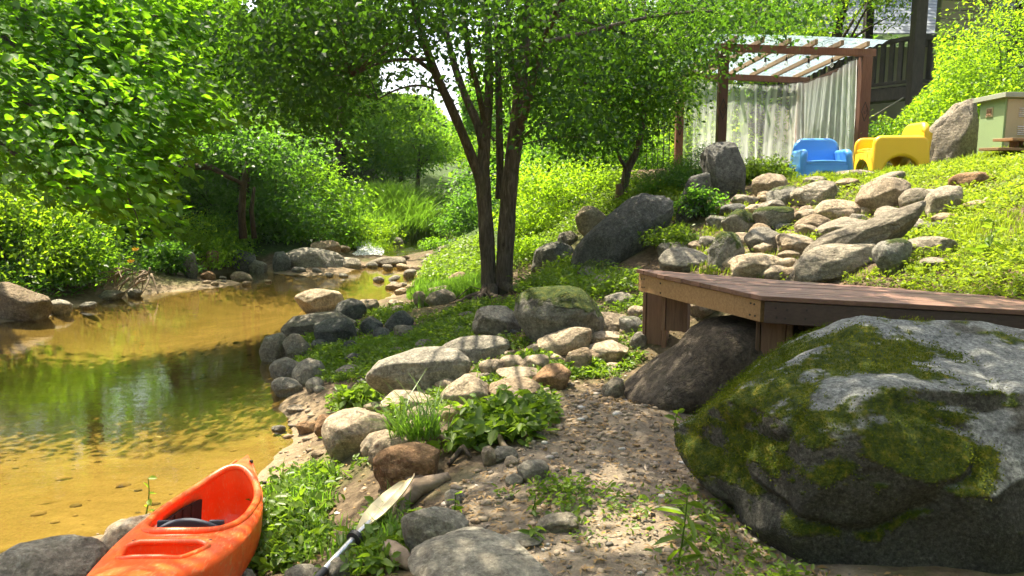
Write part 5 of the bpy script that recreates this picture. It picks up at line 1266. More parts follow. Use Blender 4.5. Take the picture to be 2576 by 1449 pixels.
def tree(name, label, x, y, h, rad, base, nl, leaf, mat, seed, lean=(0, 0), tr=.16, group=None, bark='dark_bark', clusters=None, keepgap=True, up=.7, sunfilter=False, ztop=None, flat=.38, fork=False, csize=None):
    """tapered trunk with limbs, and a crown of leaf sprays gathered in clumps"""
    r = np.random.RandomState(seed); z0 = gz(x, y) - .15
    o = thing(name, label, 'tree', (x, y, z0 + .15), group=group); org = np.array([x, y, z0 + .15])
    top = Vector((x + lean[0], y + lean[1], z0 + h * .9)); tp = bez((x, y, z0), top, (r.uniform(-.3, .3) - lean[0] * .3, r.uniform(-.3, .3), 0), 10)
    mb = MB(); O = Vector(org); mb.tube([p - O for p in tp], [tr * (1.25 if i == 0 else 1) * (1 - .85 * i / 9) for i in range(10)], 9)
    nc = clusters or int(30 + rad * 9)
    U = unit(r.normal(0, 1, (nc, 3))); rr = r.uniform(.45, 1, nc) ** .6
    C = np.c_[U[:, 0] * rr * rad, U[:, 1] * rr * rad, U[:, 2] * rr]
    zc = (base + h) / 2; C[:, 2] = z0 + zc + C[:, 2] * (h - base) / 2
    wz = 1 - .35 * np.clip((C[:, 2] - z0 - zc) / (h - zc), 0, 1); C[:, 0] *= wz; C[:, 1] *= wz
    lf = np.clip((C[:, 2] - z0) / h, 0, 1); C[:, 0] += x + lean[0] * lf; C[:, 1] += y + lean[1] * lf
    C[:, 2] = np.maximum(C[:, 2], np.maximum(ground(C[:, 0], C[:, 1], False), 0) + .25)
    if keepgap: C = C[gap_ok(C)]
    if sunfilter: C = C[sun_ok(C, r)]
    # limbs to some of the clumps
    for i in r.permutation(len(C))[:min(len(C), 13)]:
        f = r.uniform(.35, .8); k = int(f * 9); a = tp[k]; b = Vector(C[i]); rl = tr * (1 - .85 * k / 9) * .5
        L_ = bez(a, b, (0, 0, .15 * (b - a).length), 6); mb.tube([p - O for p in L_], [rl * (1 - .85 * q / 5) for q in range(6)], 6)
    mb.build('trunk', M[bark], o, smooth=True)
    per = max(1, nl // max(1, len(C))); cs = csize or max(.24, rad * .21)
    idx = np.repeat(np.arange(len(C)), per); n = len(idx); off = r.normal(0, 1, (n, 3)) * np.array([cs, cs, cs * flat]) * r.uniform(.6, 1.25, len(C))[idx][:, None]
    P = C[idx] + off; ct = r.uniform(-.05, .35, len(C))[idx]
    if keepgap: m = gap_ok(P); P = P[m]; ct = ct[m]; off = off[m]
    m = P[:, 2] > np.maximum(ground(P[:, 0], P[:, 1], False), 0) + .05; P = P[m]; ct = ct[m]; off = off[m]
    sz = leaf * r.uniform(.6, 1.3, len(P))
    cr = leaf_mesh('crown', P - org, sz, r, M[mat], o, ct, up=up, dirs=off * np.array([1, 1, .3]))
    return o

# --- the forked tree in the middle
r = np.random.RandomState(5)
TB = hit(1247, 748); TY = TB[1] + .1
def tp_(u, v, dy=0): return Vector(PY(u, v, TY + dy))
ft = thing('forked_tree', 'forked tree with several dark stems rising beside the pool', 'tree', (TB[0], TY, TB[2])); OF = Vector((TB[0], TY, TB[2]))
stems = [
    ([(1236, 768, 0), (1232, 735, 0), (1228, 660, 0), (1222, 560, 0), (1216, 470, .0), (1217, 385, .05), (1226, 300, .1), (1231, 200, .15), (1228, 90, .2), (1218, -60, .3), (1205, -260, .5)], [30, 23, 22, 21, 20, 17, 13, 12, 10, 8, 5]),
    ([(1212, 470, 0), (1196, 420, -.05), (1165, 340, -.15), (1128, 255, -.3), (1096, 185, -.4), (1066, 100, -.5), (1040, 10, -.6), (1000, -120, -.9), (950, -260, -1.3)], [15, 14, 13, 12, 11, 10, 9, 7, 4]),
    ([(1217, 375, .03), (1200, 310, .1), (1170, 240, .3), (1142, 160, .5), (1120, 70, .7), (1090, -60, 1.0), (1050, -230, 1.4)], [13, 12, 11, 10, 8, 6, 4]),
    ([(1218, 300, .1), (1200, 215, -.1), (1182, 150, -.3), (1170, 60, -.5), (1160, -60, -.9), (1150, -220, -1.6)], [9, 8.5, 8, 7, 6, 4]),
    ([(1268, 768, .0), (1266, 735, 0), (1270, 650, 0), (1276, 550, 0), (1282, 460, 0), (1294, 370, 0), (1305, 270, .0), (1316, 170, .05), (1326, 60, .1), (1334, -60, .1), (1350, -250, .1)], [32, 26, 25, 24, 23, 22, 20, 17, 14, 11, 6]),
    ([(1256, 500, .1), (1258, 420, .15), (1256, 320, .2), (1254, 200, .3), (1250, 80, .4), (1240, -60, .6), (1230, -220, .9)], [12, 11, 10.5, 10, 8, 6, 4]),
    ([(1306, 330, .0), (1326, 265, -.2), (1340, 200, -.3), (1360, 120, -.5), (1400, 30, -.8), (1450, -80, -1.3), (1500, -230, -2.2)], [12, 13, 11, 9, 8, 6, 4]),
    ([(1302, 260, 0), (1292, 190, .2), (1284, 110, .4), (1280, 0, .6), (1300, -140, .9)], [9, 8, 7, 6, 4]),
    ([(1096, 185, -.4), (1040, 145, -.5), (980, 110, -.4), (900, 70, -.3), (820, 60, -.2)], [7, 6, 5, 4, 2]),
    ([(1080, 150, -.45), (1010, 150, -.8), (950, 160, -1.0), (890, 190, -1.2)], [5, 4, 3.5, 2]),
    ([(1120, 235, -.3), (1060, 215, -.1), (1000, 225, 0), (950, 250, .1)], [4, 3.5, 3, 1.5]),
    ([(1330, 60, .1), (1420, 40, .8), (1530, 70, 1.8), (1640, 110, 2.6), (1740, 130, 3.0)], [8, 7, 6, 4, 2]),
    ([(1345, 170, -.3), (1420, 180, .6), (1500, 230, 1.8), (1560, 290, 2.5)], [5, 4, 3, 1.5]),
    ([(1360, 110, -.5), (1480, 80, .6), (1650, 40, 2.0), (1800, 30, 2.8), (1900, 60, 3.0)], [7, 6, 5, 4, 2]),
]
mbs = [MB() for _ in stems]; k_ = TY / F
for (pts, rad), mb in zip(stems, mbs):
    Pm = [tp_(*p) - OF for p in pts]
    # refine
    P2 = []; R2 = []
    for i in range(len(Pm) - 1):
        for q in range(4):
            t_ = q / 4; p0 = Pm[max(i - 1, 0)]; p1 = Pm[i]; p2 = Pm[i + 1]; p3 = Pm[min(i + 2, len(Pm) - 1)]
            P2.append(.5 * ((2 * p1) + (-p0 + p2) * t_ + (2 * p0 - 5 * p1 + 4 * p2 - p3) * t_ ** 2 + (-p0 + 3 * p1 - 3 * p2 + p3) * t_ ** 3)); R2.append(.9 * (rad[i] + (rad[i + 1] - rad[i]) * t_) * k_ * (1 + .05 * math.sin(i * 5.1 + q * 1.7)))
    P2.append(Pm[-1]); R2.append(rad[-1] * k_)
    mb.tube(P2, R2, 14 if rad[0] > 12 else 8)
for i, mb in enumerate(mbs): mb.build('stem' if i in (0, 4) else 'branch', M['bark'], ft, smooth=True)
# surface roots at its foot
for a_, l_ in ((-2.6, .7), (-1.9, .5), (.2, .6), (-.7, .8), (2.6, .5)):
    P = []
    for i in range(7):
        d_ = .10 + l_ * i / 6; x = TB[0] + math.cos(a_ + .1 * i) * d_; y = TY + math.sin(a_ + .1 * i) * d_; P.append(Vector((x, y, gz(x, y) + .05 - .07 * i / 6 + (.10 if i == 0 else 0))) - OF)
    mb = MB(); mb.tube(P, [.075 * (1 - .8 * i / 6) for i in range(7)], 8); mb.build('root', M['bark'], ft, smooth=True)
CAN = [(560, -20), (600, 120), (640, 230), (700, 300), (770, 330), (850, 300), (905, 200), (950, 130), (1040, 90), (1180, 120), (1215, 210), (1260, 240), (1330, 270), (1400, 330), (1480, 370), (1560, 380), (1630, 330), (1690, 250), (1720, 190), (1800, 170), (1830, 130), (1950, 115), (2060, 60), (2080, -20)]
def sample_canopy(n, poly, ya, yb, r, vlo=-20):
    out = []
    uu = [p[0] for p in poly]; 
    while len(out) < n:
        u = r.uniform(min(uu), max(uu)); v = r.uniform(-20, 390)
        if inpoly(np.array([[u, v]]), poly)[0]: out.append(PY(u, v, r.uniform(ya, yb)))
    return np.array(out)
Cv = sample_canopy(460, CAN, TY - 1.9, TY + 2.0, r); qv = toPX(Cv); kx = np.clip((qv[:, 0] - 1380) / 200, 0, 1) * 3.0; Cv = np.array([PY(q_[0], q_[1], c_[1] + k_) for q_, c_, k_ in zip(qv, Cv, kx)])
# crown above the picture, round and dense
U = unit(r.normal(0, 1, (900, 3))); U[:, 2] = np.abs(U[:, 2]); Cu = np.c_[U[:, 0] * 4.6, U[:, 1] * 4.4, U[:, 2] * 3.2] * (r.uniform(.3, 1, (900, 1)) ** .5) + np.array([TB[0] - .2, TY - .4, 5.0])
# and the long boughs over the path (they throw the dappled shade there)
SH = [[(930, 770), (1480, 740), (1700, 620), (1600, 870), (1400, 860), (1000, 1000), (900, 960)], [(1250, 1449), (1200, 1230), (1420, 1030), (1600, 1000), (1700, 1010), (2700, 900), (2700, 1600), (1200, 1600)],
      [(1780, 720), (2600, 770), (2600, 900), (1950, 800)], [(240, 1449), (300, 1370), (520, 1345), (640, 1340), (900, 1250), (1050, 1330), (1200, 1449)], [(1300, 640), (1480, 700), (1700, 520), (1850, 470), (1700, 680), (1500, 760)]]
def up_from(poly, n, r, z0=5.2, z1=8.0, lo=None):
    out = []; us = [p[0] for p in poly]; vs = [p[1] for p in poly]
    cand = np.c_[r.uniform(min(us), max(us), n * 4), r.uniform(min(vs), max(vs), n * 4)]; cand = cand[inpoly(cand, poly)][:n]
    for u, v in cand:
        zz = .6 if v > 850 else 1.0; p = PZ(u, max(v, 560), zz if (u < 1700 or v > 1000) else 1.3); t_ = (r.uniform(z0, z1) - p[2]) / SUN.z; out.append(p + np.array(SUN) * t_)
    return np.array(out)
Co = np.concatenate([up_from(SH[0], 90, r, 5, 8), up_from(SH[1], 150, r, 5, 7.5), up_from(SH[2], 34, r, 5, 7.5), up_from(SH[3], 46, r, 5, 7), up_from(SH[4], 50, r, 5, 8)])
Call = np.concatenate([Cv, Cu, Co])
inview = toPX(Call)[:, 1] > -40
ok = sun_ok(Call, r, .0) | (inview & ((r.rand(len(Call)) < .25) | (Call[:, 1] > TY + 1.2))); ok &= gap_ok(Call) | (r.rand(len(Call)) < .75)
qc = toPX(Call); thin = (qc[:, 0] > 1010) & (qc[:, 0] < 1340) & (qc[:, 1] > 20) & (qc[:, 1] < 340); ok &= ~thin | (r.rand(len(Call)) < .38)
Call = Call[ok]; inview = inview[ok]
Cg = sample_canopy(26, [(940, 240), (945, 140), (1000, 110), (1100, 110), (1150, 180), (1175, 320), (1110, 300)], TY - 1, TY + 1, r); Call = np.concatenate([Call, Cg]); inview = np.r_[inview, np.zeros(len(Cg), bool)]; lacy = np.r_[np.zeros(len(Call) - len(Cg), bool), np.ones(len(Cg), bool)]
per = np.where(lacy, 22, np.where(inview, 95, 34)); idx = np.repeat(np.arange(len(Call)), per)
off = r.normal(0, 1, (len(idx), 3)) * np.array([.30, .30, .15]) * np.where(inview[idx], 1, 1.35)[:, None]; P = Call[idx] + off
m = gap_ok(P) | lacy[idx] | (r.rand(len(P)) < .55); m &= sun_ok(P, r, .0) | inview[idx] | lacy[idx] | (r.rand(len(P)) < .015); P = P[m]; off = off[m]
leaf_mesh('crown', P - np.array(OF), np.where(toPX(P)[:, 1] > -60, .075, .12) * r.uniform(.65, 1.3, len(P)), r, M['leaf_main'], ft, r.uniform(-.05, .3, len(Call))[idx][m], aspect=.6, up=.6, dirs=off * np.array([1, 1, .3]), droop=.4)
mb = MB()
far_c = Call[~inview & ~lacy]
stem_tops = [tp_(*s[0][-2]) for s in stems[:8]]
for i in r.permutation(len(far_c))[:36]:
    b = Vector(far_c[i]); a = min(stem_tops, key=lambda q: (q - b).length); L_ = bez(a, b, (0, 0, .35), 7); mb.tube([p - OF for p in L_], [.032 * (1 - .85 * q / 6) for q in range(7)], 6)
for i in r.permutation(np.where(inview)[0])[:90]:
    b = Vector(Call[i]); c = [p for s in stems for p in [tp_(*q) for q in s[0][3:]]]; a = min(c, key=lambda q: (q - b).length + max(0, q.z - b.z) * .4); 
    L_ = bez(a, b, (0, 0, .10 * (a - b).length), 6); mb.tube([p - OF for p in L_], [.012 * (1 - .8 * q / 5) for q in range(6)], 5)
mb.build('twigs', M['bark'], ft, smooth=True)

# --- large-leaved tree reaching in over the pool from the left
r = np.random.RandomState(9); LX, LYy = -10.2, 11.0
lt = thing('broad_leaved_tree', 'broad leaved tree hanging large sunlit leaves over the pool', 'tree', (LX, LYy, gz(LX, LYy))); OL = Vector((LX, LYy, gz(LX, LYy)))
trunk = bez((LX, LYy, gz(LX, LYy) - .2), (LX + 1.2, LYy - .3, 8.0), (-.3, .2, 0), 10); mb = MB(); mb.tube([p - OL for p in trunk], [.24 - .02 * i for i in range(10)], 10); mb.build('trunk', M['bark'], lt, smooth=True)
BOUGH = [([(-120, -260, 7.0), (60, 60, 6.6), (190, 110, 6.4), (330, 150, 6.2), (520, 190, 6.0)], .035), ([(-120, 0, 6.8), (80, 150, 6.4), (230, 250, 6.0), (420, 250, 5.8), (590, 265, 5.6)], .035), ([(-150, 120, 6.6), (60, 240, 6.0), (180, 350, 5.7), (300, 430, 5.4), (350, 560, 5.3)], .03),
         ([(-150, -300, 7.4), (100, -60, 7.0), (280, 20, 6.8), (430, 60, 6.6), (540, 100, 6.5)], .03), ([(-150, 260, 6.4), (40, 380, 6.1), (140, 450, 5.9), (250, 500, 5.6)], .025), ([(0, 100, 6.5), (150, 230, 6.2), (240, 330, 6.0), (400, 330, 5.8), (440, 400, 5.7)], .025), ([(60, 30, 7), (200, 50, 6.9), (340, 60, 6.8), (470, 20, 6.8)], .025)]
C = []; DR = []
for pts, rad in BOUGH:
    Pm = [Vector(PY(p[0], p[1], p[2] * 1.55)) for p in pts]; P2 = []
    for i in range(len(Pm) - 1):
        for q in range(5): P2.append(Pm[i].lerp(Pm[i + 1], q / 5) + Vector((0, 0, .05 * math.sin(i * 5 + q))))
    P2.append(Pm[-1]); st = trunk[6]; P3 = [p for p in bez(st, P2[0], (0, 0, .5), 6)][:-1] + P2
    mb = MB(); mb.tube([p - OL for p in P3], [max(.006, 1.4 * rad * (1.5 - 1.4 * i / (len(P3) - 1))) for i in range(len(P3))], 7); mb.build('branch', M['bark'], lt, smooth=True)
    for k in range(330):
        f = r.uniform(.0, 1.0); p = P2[int(f * (len(P2) - 1))]; dd = np.array([r.normal(.33, .52), r.normal(0, .55), r.normal(-.02, .27)]); C.append(np.array(p) + dd); DR.append(dd)
C = np.array(C); DR = np.array(DR)
LP = [(-200, -300), (640, -300), (560, 20), (590, 110), (480, 150), (560, 210), (640, 270), (560, 320), (450, 320), (420, 400), (440, 440), (400, 480), (410, 600), (330, 610), (280, 540), (170, 520), (60, 460), (-200, 460)]
k2 = inpoly(toPX(C), LP); C = C[k2]; DR = DR[k2]
idx = np.repeat(np.arange(len(C)), 8); off = r.normal(0, 1, (len(idx), 3)) * np.array([.15, .17, .055]); P = C[idx] + off; dirs = np.tile(np.array([.9, -.1, -.25]), (len(P), 1)) + DR[idx] * .8
leaf_mesh('crown', P - np.array(OL), .115 * r.uniform(.45, 1.5, len(P)), r, M['leaf_big'], lt, r.uniform(-.1, .35, len(C))[idx], aspect=.58, up=1.1, droop=.30, dirs=dirs, fine=True)
# its upper crown, out of the picture; shades the middle of the pool
Cb = up_from([(150, 900), (360, 850), (720, 835), (730, 1040), (560, 1035), (300, 1010), (40, 1010)], 60, r, 5.5, 8.5); Cb = np.concatenate([Cb, up_from([(-100, 940), (700, 950), (710, 1050), (560, 1040), (-100, 1035)], 60, r, 5.5, 7.5)]); Cb = np.concatenate([Cb, up_from([(-200, 1449), (-200, 1180), (60, 1200), (40, 1330), (10, 1449)], 40, r, 5.5, 8)])
U = unit(r.normal(0, 1, (160, 3))); Cb = np.concatenate([Cb, U * r.uniform(.3, 1, (160, 1)) * np.array([2.6, 2.6, 2.0]) + np.array([LX + .4, LYy, 7.5])])
Cb = Cb[sun_ok(Cb, r)]; qq = Cb - ((Cb[:, 2] - 3.4) / SUN.z)[:, None] * np.array(SUN); Cb = Cb[~((qq[:, 0] > -6.8) & (qq[:, 0] < -2.5) & (qq[:, 1] > 7.3) & (qq[:, 1] < 10.5)) | (r.rand(len(Cb)) < .15)]; idx = np.repeat(np.arange(len(Cb)), 85); off = r.normal(0, 1, (len(idx), 3)) * np.array([.30, .30, .2]); P = Cb[idx] + off; P = P[sun_ok(P, r)]; P = P[toPX(P)[:, 1] < -10]
leaf_mesh('upper_crown', P - np.array(OL), .115 * r.uniform(.7, 1.3, len(P)), r, M['leaf_big'], lt, None, aspect=.58, up=.9)
mb = MB()
for i in r.permutation(len(Cb))[:26]: L_ = bez(trunk[8], Cb[i], (0, 0, .6), 7); mb.tube([p - OL for p in L_], [.06 * (1 - .85 * q / 6) for q in range(7)], 6)
mb.build('limb', M['bark'], lt, smooth=True)
# --- woods on both banks
LBG = 'trees on the far bank of the pool'; RBG = 'trees behind the pergola'
W_ = [
 ('bank_tree', 'dark green tree at the far bank behind the broad leaved branches', -9.6, 13.6, 9.5, 3.4, 2.2, 10000, .16, 'leaf_deep', (1.2, -.6), LBG),
 ('bank_tree', 'tall tree rising behind the broad leaved branches', -13.0, 17.5, 13, 4.6, 2.5, 14000, .20, 'leaf_mid', (1, -.5), LBG),
 ('bank_tree', 'leaning tree with dense layered leaves over the far waterline', -6.4, 18.2, 8.2, 3.0, 1.8, 13000, .13, 'leaf_mid', (1.6, -1.0), LBG),
 ('bank_tree', 'rounded mid green tree above the banded grey boulder', -5.0, 21.5, 7.5, 2.6, 1.4, 12000, .14, 'leaf_mid', (1.0, -1.0), LBG),
 ('bank_tree', 'tall dense tree behind the leaning far bank tree', -8.2, 23.5, 13, 4.2, 2.5, 18000, .20, 'leaf_deep', (.8, -1), LBG),
 ('bank_tree', 'tall pale tree deep in the far bank wood', -14, 25, 15, 5, 3, 14000, .24, 'leaf_mid', (0, 0), LBG),
 ('bank_tree', 'airy tree upstream on the far bank behind the bright grass', -6.6, 30.5, 5.6, 2.9, .8, 12000, .17, 'leaf_bright', (.6, -.4), LBG),
 ('bank_tree', 'broad tree upstream behind the airy tree', -9.5, 33, 13, 5, 3, 14000, .26, 'leaf_mid', (0, 0), LBG),
 ('stream_tree', 'several stemmed tree beside the bright tall grass upstream', -3.5, 28.0, 4.2, 2.0, 1.7, 10000, .14, 'leaf_mid', (.2, 0), LBG),
 ('stream_tree', 'low rounded tree hanging over the stream bend', -1.0, 40, 5.8, 3.0, 1.0, 9000, .20, 'leaf_bright', (0, 0), RBG),
 ('stream_tree', 'bushy tree on the near bank upstream of the forked tree', .2, 24.5, 5.2, 2.0, .6, 14000, .13, 'leaf_deep', (-.5, -.5), RBG),
 ('stream_tree', 'full green tree behind the stems of the forked tree', 2.2, 28.5, 8.5, 3.0, .8, 16000, .17, 'leaf_mid', (-.4, -.4), RBG),
 ('stream_tree', 'bright tree standing on the weedy bank', 3.0, 20.0, 7.5, 2.5, .8, 18000, .13, 'leaf_mid', (-.5, -.3), RBG),
 ('stream_tree', 'sunlit tree between the forked tree and the pergola', 5.4, 24.0, 9.5, 3.4, 1.0, 15000, .18, 'leaf_bright', (-.5, 0), RBG),
 ('stream_tree', 'tree behind the back post of the pergola', 6.2, 20.5, 5.0, 1.9, .6, 9000, .13, 'leaf_bright', (0, 0), RBG),
 ('stream_tree', 'tall tree far behind the pergola', 9.5, 31, 14, 5, 2, 12000, .27, 'leaf_mid', (0, 0), RBG),
 ('stream_tree', 'tall tree upstream on the near bank', 3.6, 38, 10.5, 4.2, 1, 11000, .26, 'leaf_mid', (-.4, 0), RBG),
 ('stream_tree', 'distant tree closing the stream valley', -6.5, 48, 4.6, 4.2, .5, 7000, .28, 'leaf_bright', (0, 0), LBG),
 ('yard_tree', 'bright yellow green tree leaning in front of the veranda', 7.1, 18.0, 6.4, 1.6, 2.6, 9000, .10, 'leaf_bright', (.2, -.3), None),
 ('yard_tree', 'tree with bright leaves hiding the house wall', 10.6, 13.6, 6.4, 2.1, 1.2, 15000, .11, 'leaf_bright', (-.5, -.5), None),
 ('yard_tree', 'tall tree beyond the house roof', 15.5, 30, 15, 5, 3, 8000, .28, 'leaf_bright', (0, 0), None),
 ('bank_tree', 'dense tree behind the bright tall grass', -6.4, 36, 5.6, 3.4, .4, 10000, .22, 'leaf_mid', (0, 0), LBG),
 ('bank_tree', 'low leafy tree behind the several stemmed tree', -4.6, 32.5, 3.6, 2.2, .3, 9000, .17, 'leaf_deep', (0, 0), LBG),
 ('bank_tree', 'spreading tree halfway up the far bank', -7.4, 28, 9.5, 3.0, .8, 11000, .18, 'leaf_mid', (0, 0), LBG),
]
for i, (nm, lb, x, y, h, rad, base, nl, leaf, mat, lean, grp) in enumerate(W_):
    tree(nm, lb, x, y, h, rad, base, nl, leaf, mat, 300 + i, lean, tr=.06 + h * .012, group=grp, sunfilter=(y < 27))
BW = 'woods behind the viewer'
for i, (x, y, h, rad) in enumerate(((3.5, -5.5, 10, 4.2), (-1.5, -8, 11, 4.5), (-7, -6.5, 10, 4.0), (8, -2.5, 10, 4.0), (9, -9, 12, 5))):
    tree('woodland_tree', 'leafy woodland tree behind the path', x, y, h, rad, 1.0, 3600, .38, 'leaf_mid', 500 + i, (0, 0), tr=.2, group=BW, sunfilter=True)
# curved little tree on the bank
sx = PY(1566, 492, 12.6); stt = thing('curved_tree', 'small tree with an s-curved trunk on the bank beside the shrubs', 'tree', (sx[0], 12.6, sx[2]))
OS = Vector((sx[0], 12.6, sx[2]))
P = [Vector(PY(u, v, 12.6 + dy)) - OS for u, v, dy in ((1563, 506, 0), (1570, 470, 0), (1578, 425, 0), (1600, 385, 0), (1614, 335, 0), (1618, 280, .05), (1625, 220, .1), (1640, 150, .1), (1650, 60, .1))]
mb = MB(); mb.tube(P, [.085, .07, .075, .06, .055, .052, .045, .035, .02], 10); mb.build('trunk', M['bark'], stt, smooth=True)
mb = MB(); mb.tube([P[2], Vector(PY(1560, 400, 12.5)) - OS, Vector(PY(1545, 360, 12.4)) - OS], [.04, .03, .012], 7); mb.build('branch', M['bark'], stt, smooth=True)
r = np.random.RandomState(77); Cc = sample_canopy(60, [(1500, 120), (1700, 60), (1730, 200), (1680, 300), (1640, 250), (1600, 300), (1520, 330)], 11.8, 13.4, r); idx = np.repeat(np.arange(60), 120); off = r.normal(0, 1, (len(idx), 3)) * [.3, .3, .18]; Pq = Cc[idx] + off
leaf_mesh('crown', Pq - np.array(OS), .085 * r.uniform(.6, 1.3, len(Pq)), r, M['leaf_mid'], stt, None, dirs=off)
# arching dark branches of an old tree on the far bank
at = thing('arching_tree', 'old tree with an arching bare limb under the far bank foliage', 'tree', tuple(PY(385, 500, 16.5))); OA = Vector(PY(385, 500, 16.5))
def pts16(L_, y=16.5): return [Vector(PY(u, v, y + dy)) - OA for u, v, dy in L_]
for nm, L_, R_ in (('trunk', [(372, 640, 0), (380, 560, 0), (385, 490, 0), (400, 420, .1), (420, 330, .3), (440, 240, .5)], [.16, .15, .14, .11, .09, .06]), ('limb', [(388, 480, 0), (420, 435, -.1), (470, 418, -.2), (530, 420, -.3), (575, 445, -.4), (610, 462, -.5)], [.10, .085, .075, .065, .05, .03]),
                   ('limb', [(415, 440, 0), (440, 400, .1), (470, 375, .2), (510, 365, .3)], [.06, .05, .04, .02]), ('stem', [(612, 600, 0), (608, 540, 0), (612, 470, 0), (625, 400, .2)], [.09, .08, .07, .05]), ('stem', [(640, 600, .2), (632, 530, .2), (640, 470, .3)], [.06, .05, .03])):
    P = pts16(L_); mb = MB(); mb.tube(P, R_, 9); mb.build(nm, M['dark_bark'], at, smooth=True)
r = np.random.RandomState(78); Cc = sample_canopy(70, [(400, 300), (560, 260), (700, 340), (900, 380), (900, 380), (760, 390), (600, 390), (450, 380)], 15.5, 18, r); idx = np.repeat(np.arange(70), 110); off = r.normal(0, 1, (len(idx), 3)) * [.4, .4, .2]; Pq = Cc[idx] + off
leaf_mesh('crown', Pq - np.array(OA), .12 * r.uniform(.6, 1.3, len(Pq)), r, M['leaf_deep'], at, None, dirs=off)

# --- shrubs
def shrub(name, label, u, v, y, w, h, nl, leaf, mat, seed, group=None, depth=.8, stems=6, aspect=.42, up=.7, clumps=None):
    """w,h in metres; u,v is the foot"""
    r = np.random.RandomState(seed)
    p = hit(u, v) if y is None else PY(u, v, y); x, yy = p[0], p[1]; z0 = max(gz(x, yy), 0)
    o = thing(name, label, 'shrub', (x, yy, z0), group=group)
    nc = clumps or int(18 + w * 14); U = unit(r.normal(0, 1, (nc, 3))); U[:, 2] = np.abs(U[:, 2]); rr = r.uniform(.35, 1, (nc, 1)) ** .6
    C = U * rr * np.array([w / 2, w * depth / 2, h * .86]); C[:, 2] += h * .06
    gzz = np.maximum(ground(C[:, 0] + x, C[:, 1] + yy, False), 0) - z0; C[:, 2] = np.maximum(C[:, 2], gzz + .05)
    mb = MB()
    for i in r.permutation(nc)[:stems]:
        L_ = bez((r.normal(0, .06), r.normal(0, .06), -.06), C[i], (0, 0, .1 * h), 6); mb.tube(L_, [.016 * (.5 + h * .4) * (1 - .8 * q / 5) for q in range(6)], 5)
    mb.build('stems', M['dark_bark'], o, smooth=True)
    idx = np.repeat(np.arange(nc), max(1, nl // nc)); cs = .105 * (w + h) / 2 + .02; off = r.normal(0, 1, (len(idx), 3)) * np.array([cs, cs, cs * .6]); P = C[idx] + off
    P[:, 2] = np.maximum(P[:, 2], .02); m = gap_ok(P + np.array([x, yy, z0])) & (P[:, 2] > (np.maximum(ground(P[:, 0] + x, P[:, 1] + yy, False), 0) - z0 - .02)); P = P[m]
    leaf_mesh('foliage', P, leaf * r.uniform(.6, 1.3, len(P)), r, M[mat], o, r.uniform(-.05, .35, nc)[idx][m], up=up, aspect=aspect, dirs=off[m])
    return o
SG = 'undergrowth on the far bank'
shrub('shrub', 'pale green leafy shrub on the far bank beside the reflected boulder', 40, 660, 12.6, 2.6, 1.6, 5200, .09, 'leaf_bright', 1)
shrub('shrub', 'dark shrub with orange flowers on the far bank', 190, 715, 13.2, 1.9, 1.0, 6000, .085, 'leaf_mid', 2)
shrub('shrub', 'big bright shrub overhanging the reflected boulder', 90, 560, 14.0, 3.4, 2.0, 6000, .11, 'leaf_mid', 3)
shrub('shrub', 'low dark fern like shrub above the tangled roots', 410, 690, 14.8, 1.1, .6, 3600, .08, 'leaf_deep', 4)
shrub('shrub', 'yellow green shrub above the orange far rocks', 470, 625, 16.2, 1.9, 1.1, 5200, .075, 'leaf_bright', 5)
shrub('shrub', 'airy light shrub beside the yellow green far shrub', 555, 630, 17.0, 1.5, 1.0, 4200, .075, 'leaf_mid', 6)
shrub('shrub', 'broad layered shrub leaning over the dark egg shaped boulder', 680, 600, 18.8, 2.8, 2.2, 9000, .10, 'leaf_deep', 7)
shrub('shrub', 'wide layered shrub with drooping bright leaves above the banded boulder', 790, 590, 20.0, 2.8, 2.4, 9000, .11, 'leaf_mid', 8)
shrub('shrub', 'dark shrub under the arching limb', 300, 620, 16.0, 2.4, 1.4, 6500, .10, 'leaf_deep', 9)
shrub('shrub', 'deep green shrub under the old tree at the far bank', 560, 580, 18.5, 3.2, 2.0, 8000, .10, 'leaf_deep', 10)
shrub('shrub', 'yellowish bush at the foot of the tall bright grass', 905, 628, 21.3, 2.2, 1.0, 6500, .075, 'leaf_bright', 11)
shrub('shrub', 'leafy clump growing in the stream beside the falls', 1100, 645, 19.8, .85, .34, 1400, .07, 'leaf_mid', 12)
shrub('shrub', 'round pale shrub upstream beside the several stemmed tree', 1090, 570, 27, 1.9, 1.2, 3600, .09, 'leaf_mid', 13)
shrub('shrub', 'dark shrub on the near bank upstream of the trunk', 1190, 600, 19.2, 1.5, 1.3, 4200, .09, 'leaf_deep', 14)
shrub('shrub', 'weedy yellow green thicket on the crest of the bank', 1420, 500, 13.9, 2.4, .8, 7000, .065, 'leaf_bright', 15)
shrub('shrub', 'sunlit thicket on the bank beside the forked trunk', 1345, 590, 13.2, 1.5, .75, 5600, .06, 'leaf_bright', 16)
shrub('shrub', 'bright low thicket spilling down the bank beside the trunk', 1320, 650, 11.9, .9, .42, 3200, .05, 'leaf_bright', 17)
shrub('shrub', 'clipped dark shrub below the pergola', 1690, 490, 11.2, .95, .62, 8000, .032, 'leaf_deep', 18, clumps=60)
shrub('shrub', 'clipped rounded dark shrub in front of the pergola post', 1800, 455, 11.3, .75, .62, 6500, .032, 'leaf_deep', 19, clumps=50)
shrub('shrub', 'lush light green plant between the standing stone and the blue chair', 1925, 455, 10.7, .66, .36, 2600, .06, 'weed', 20)
shrub('shrub', 'shaded leafy plant below the standing dark stone', 1765, 520, 9.7, .55, .38, 1600, .06, 'leaf_deep', 21)
shrub('shrub', 'shaded weeds behind the huge dark boulder', 1690, 600, 9.2, .6, .3, 1600, .055, 'weed', 22)
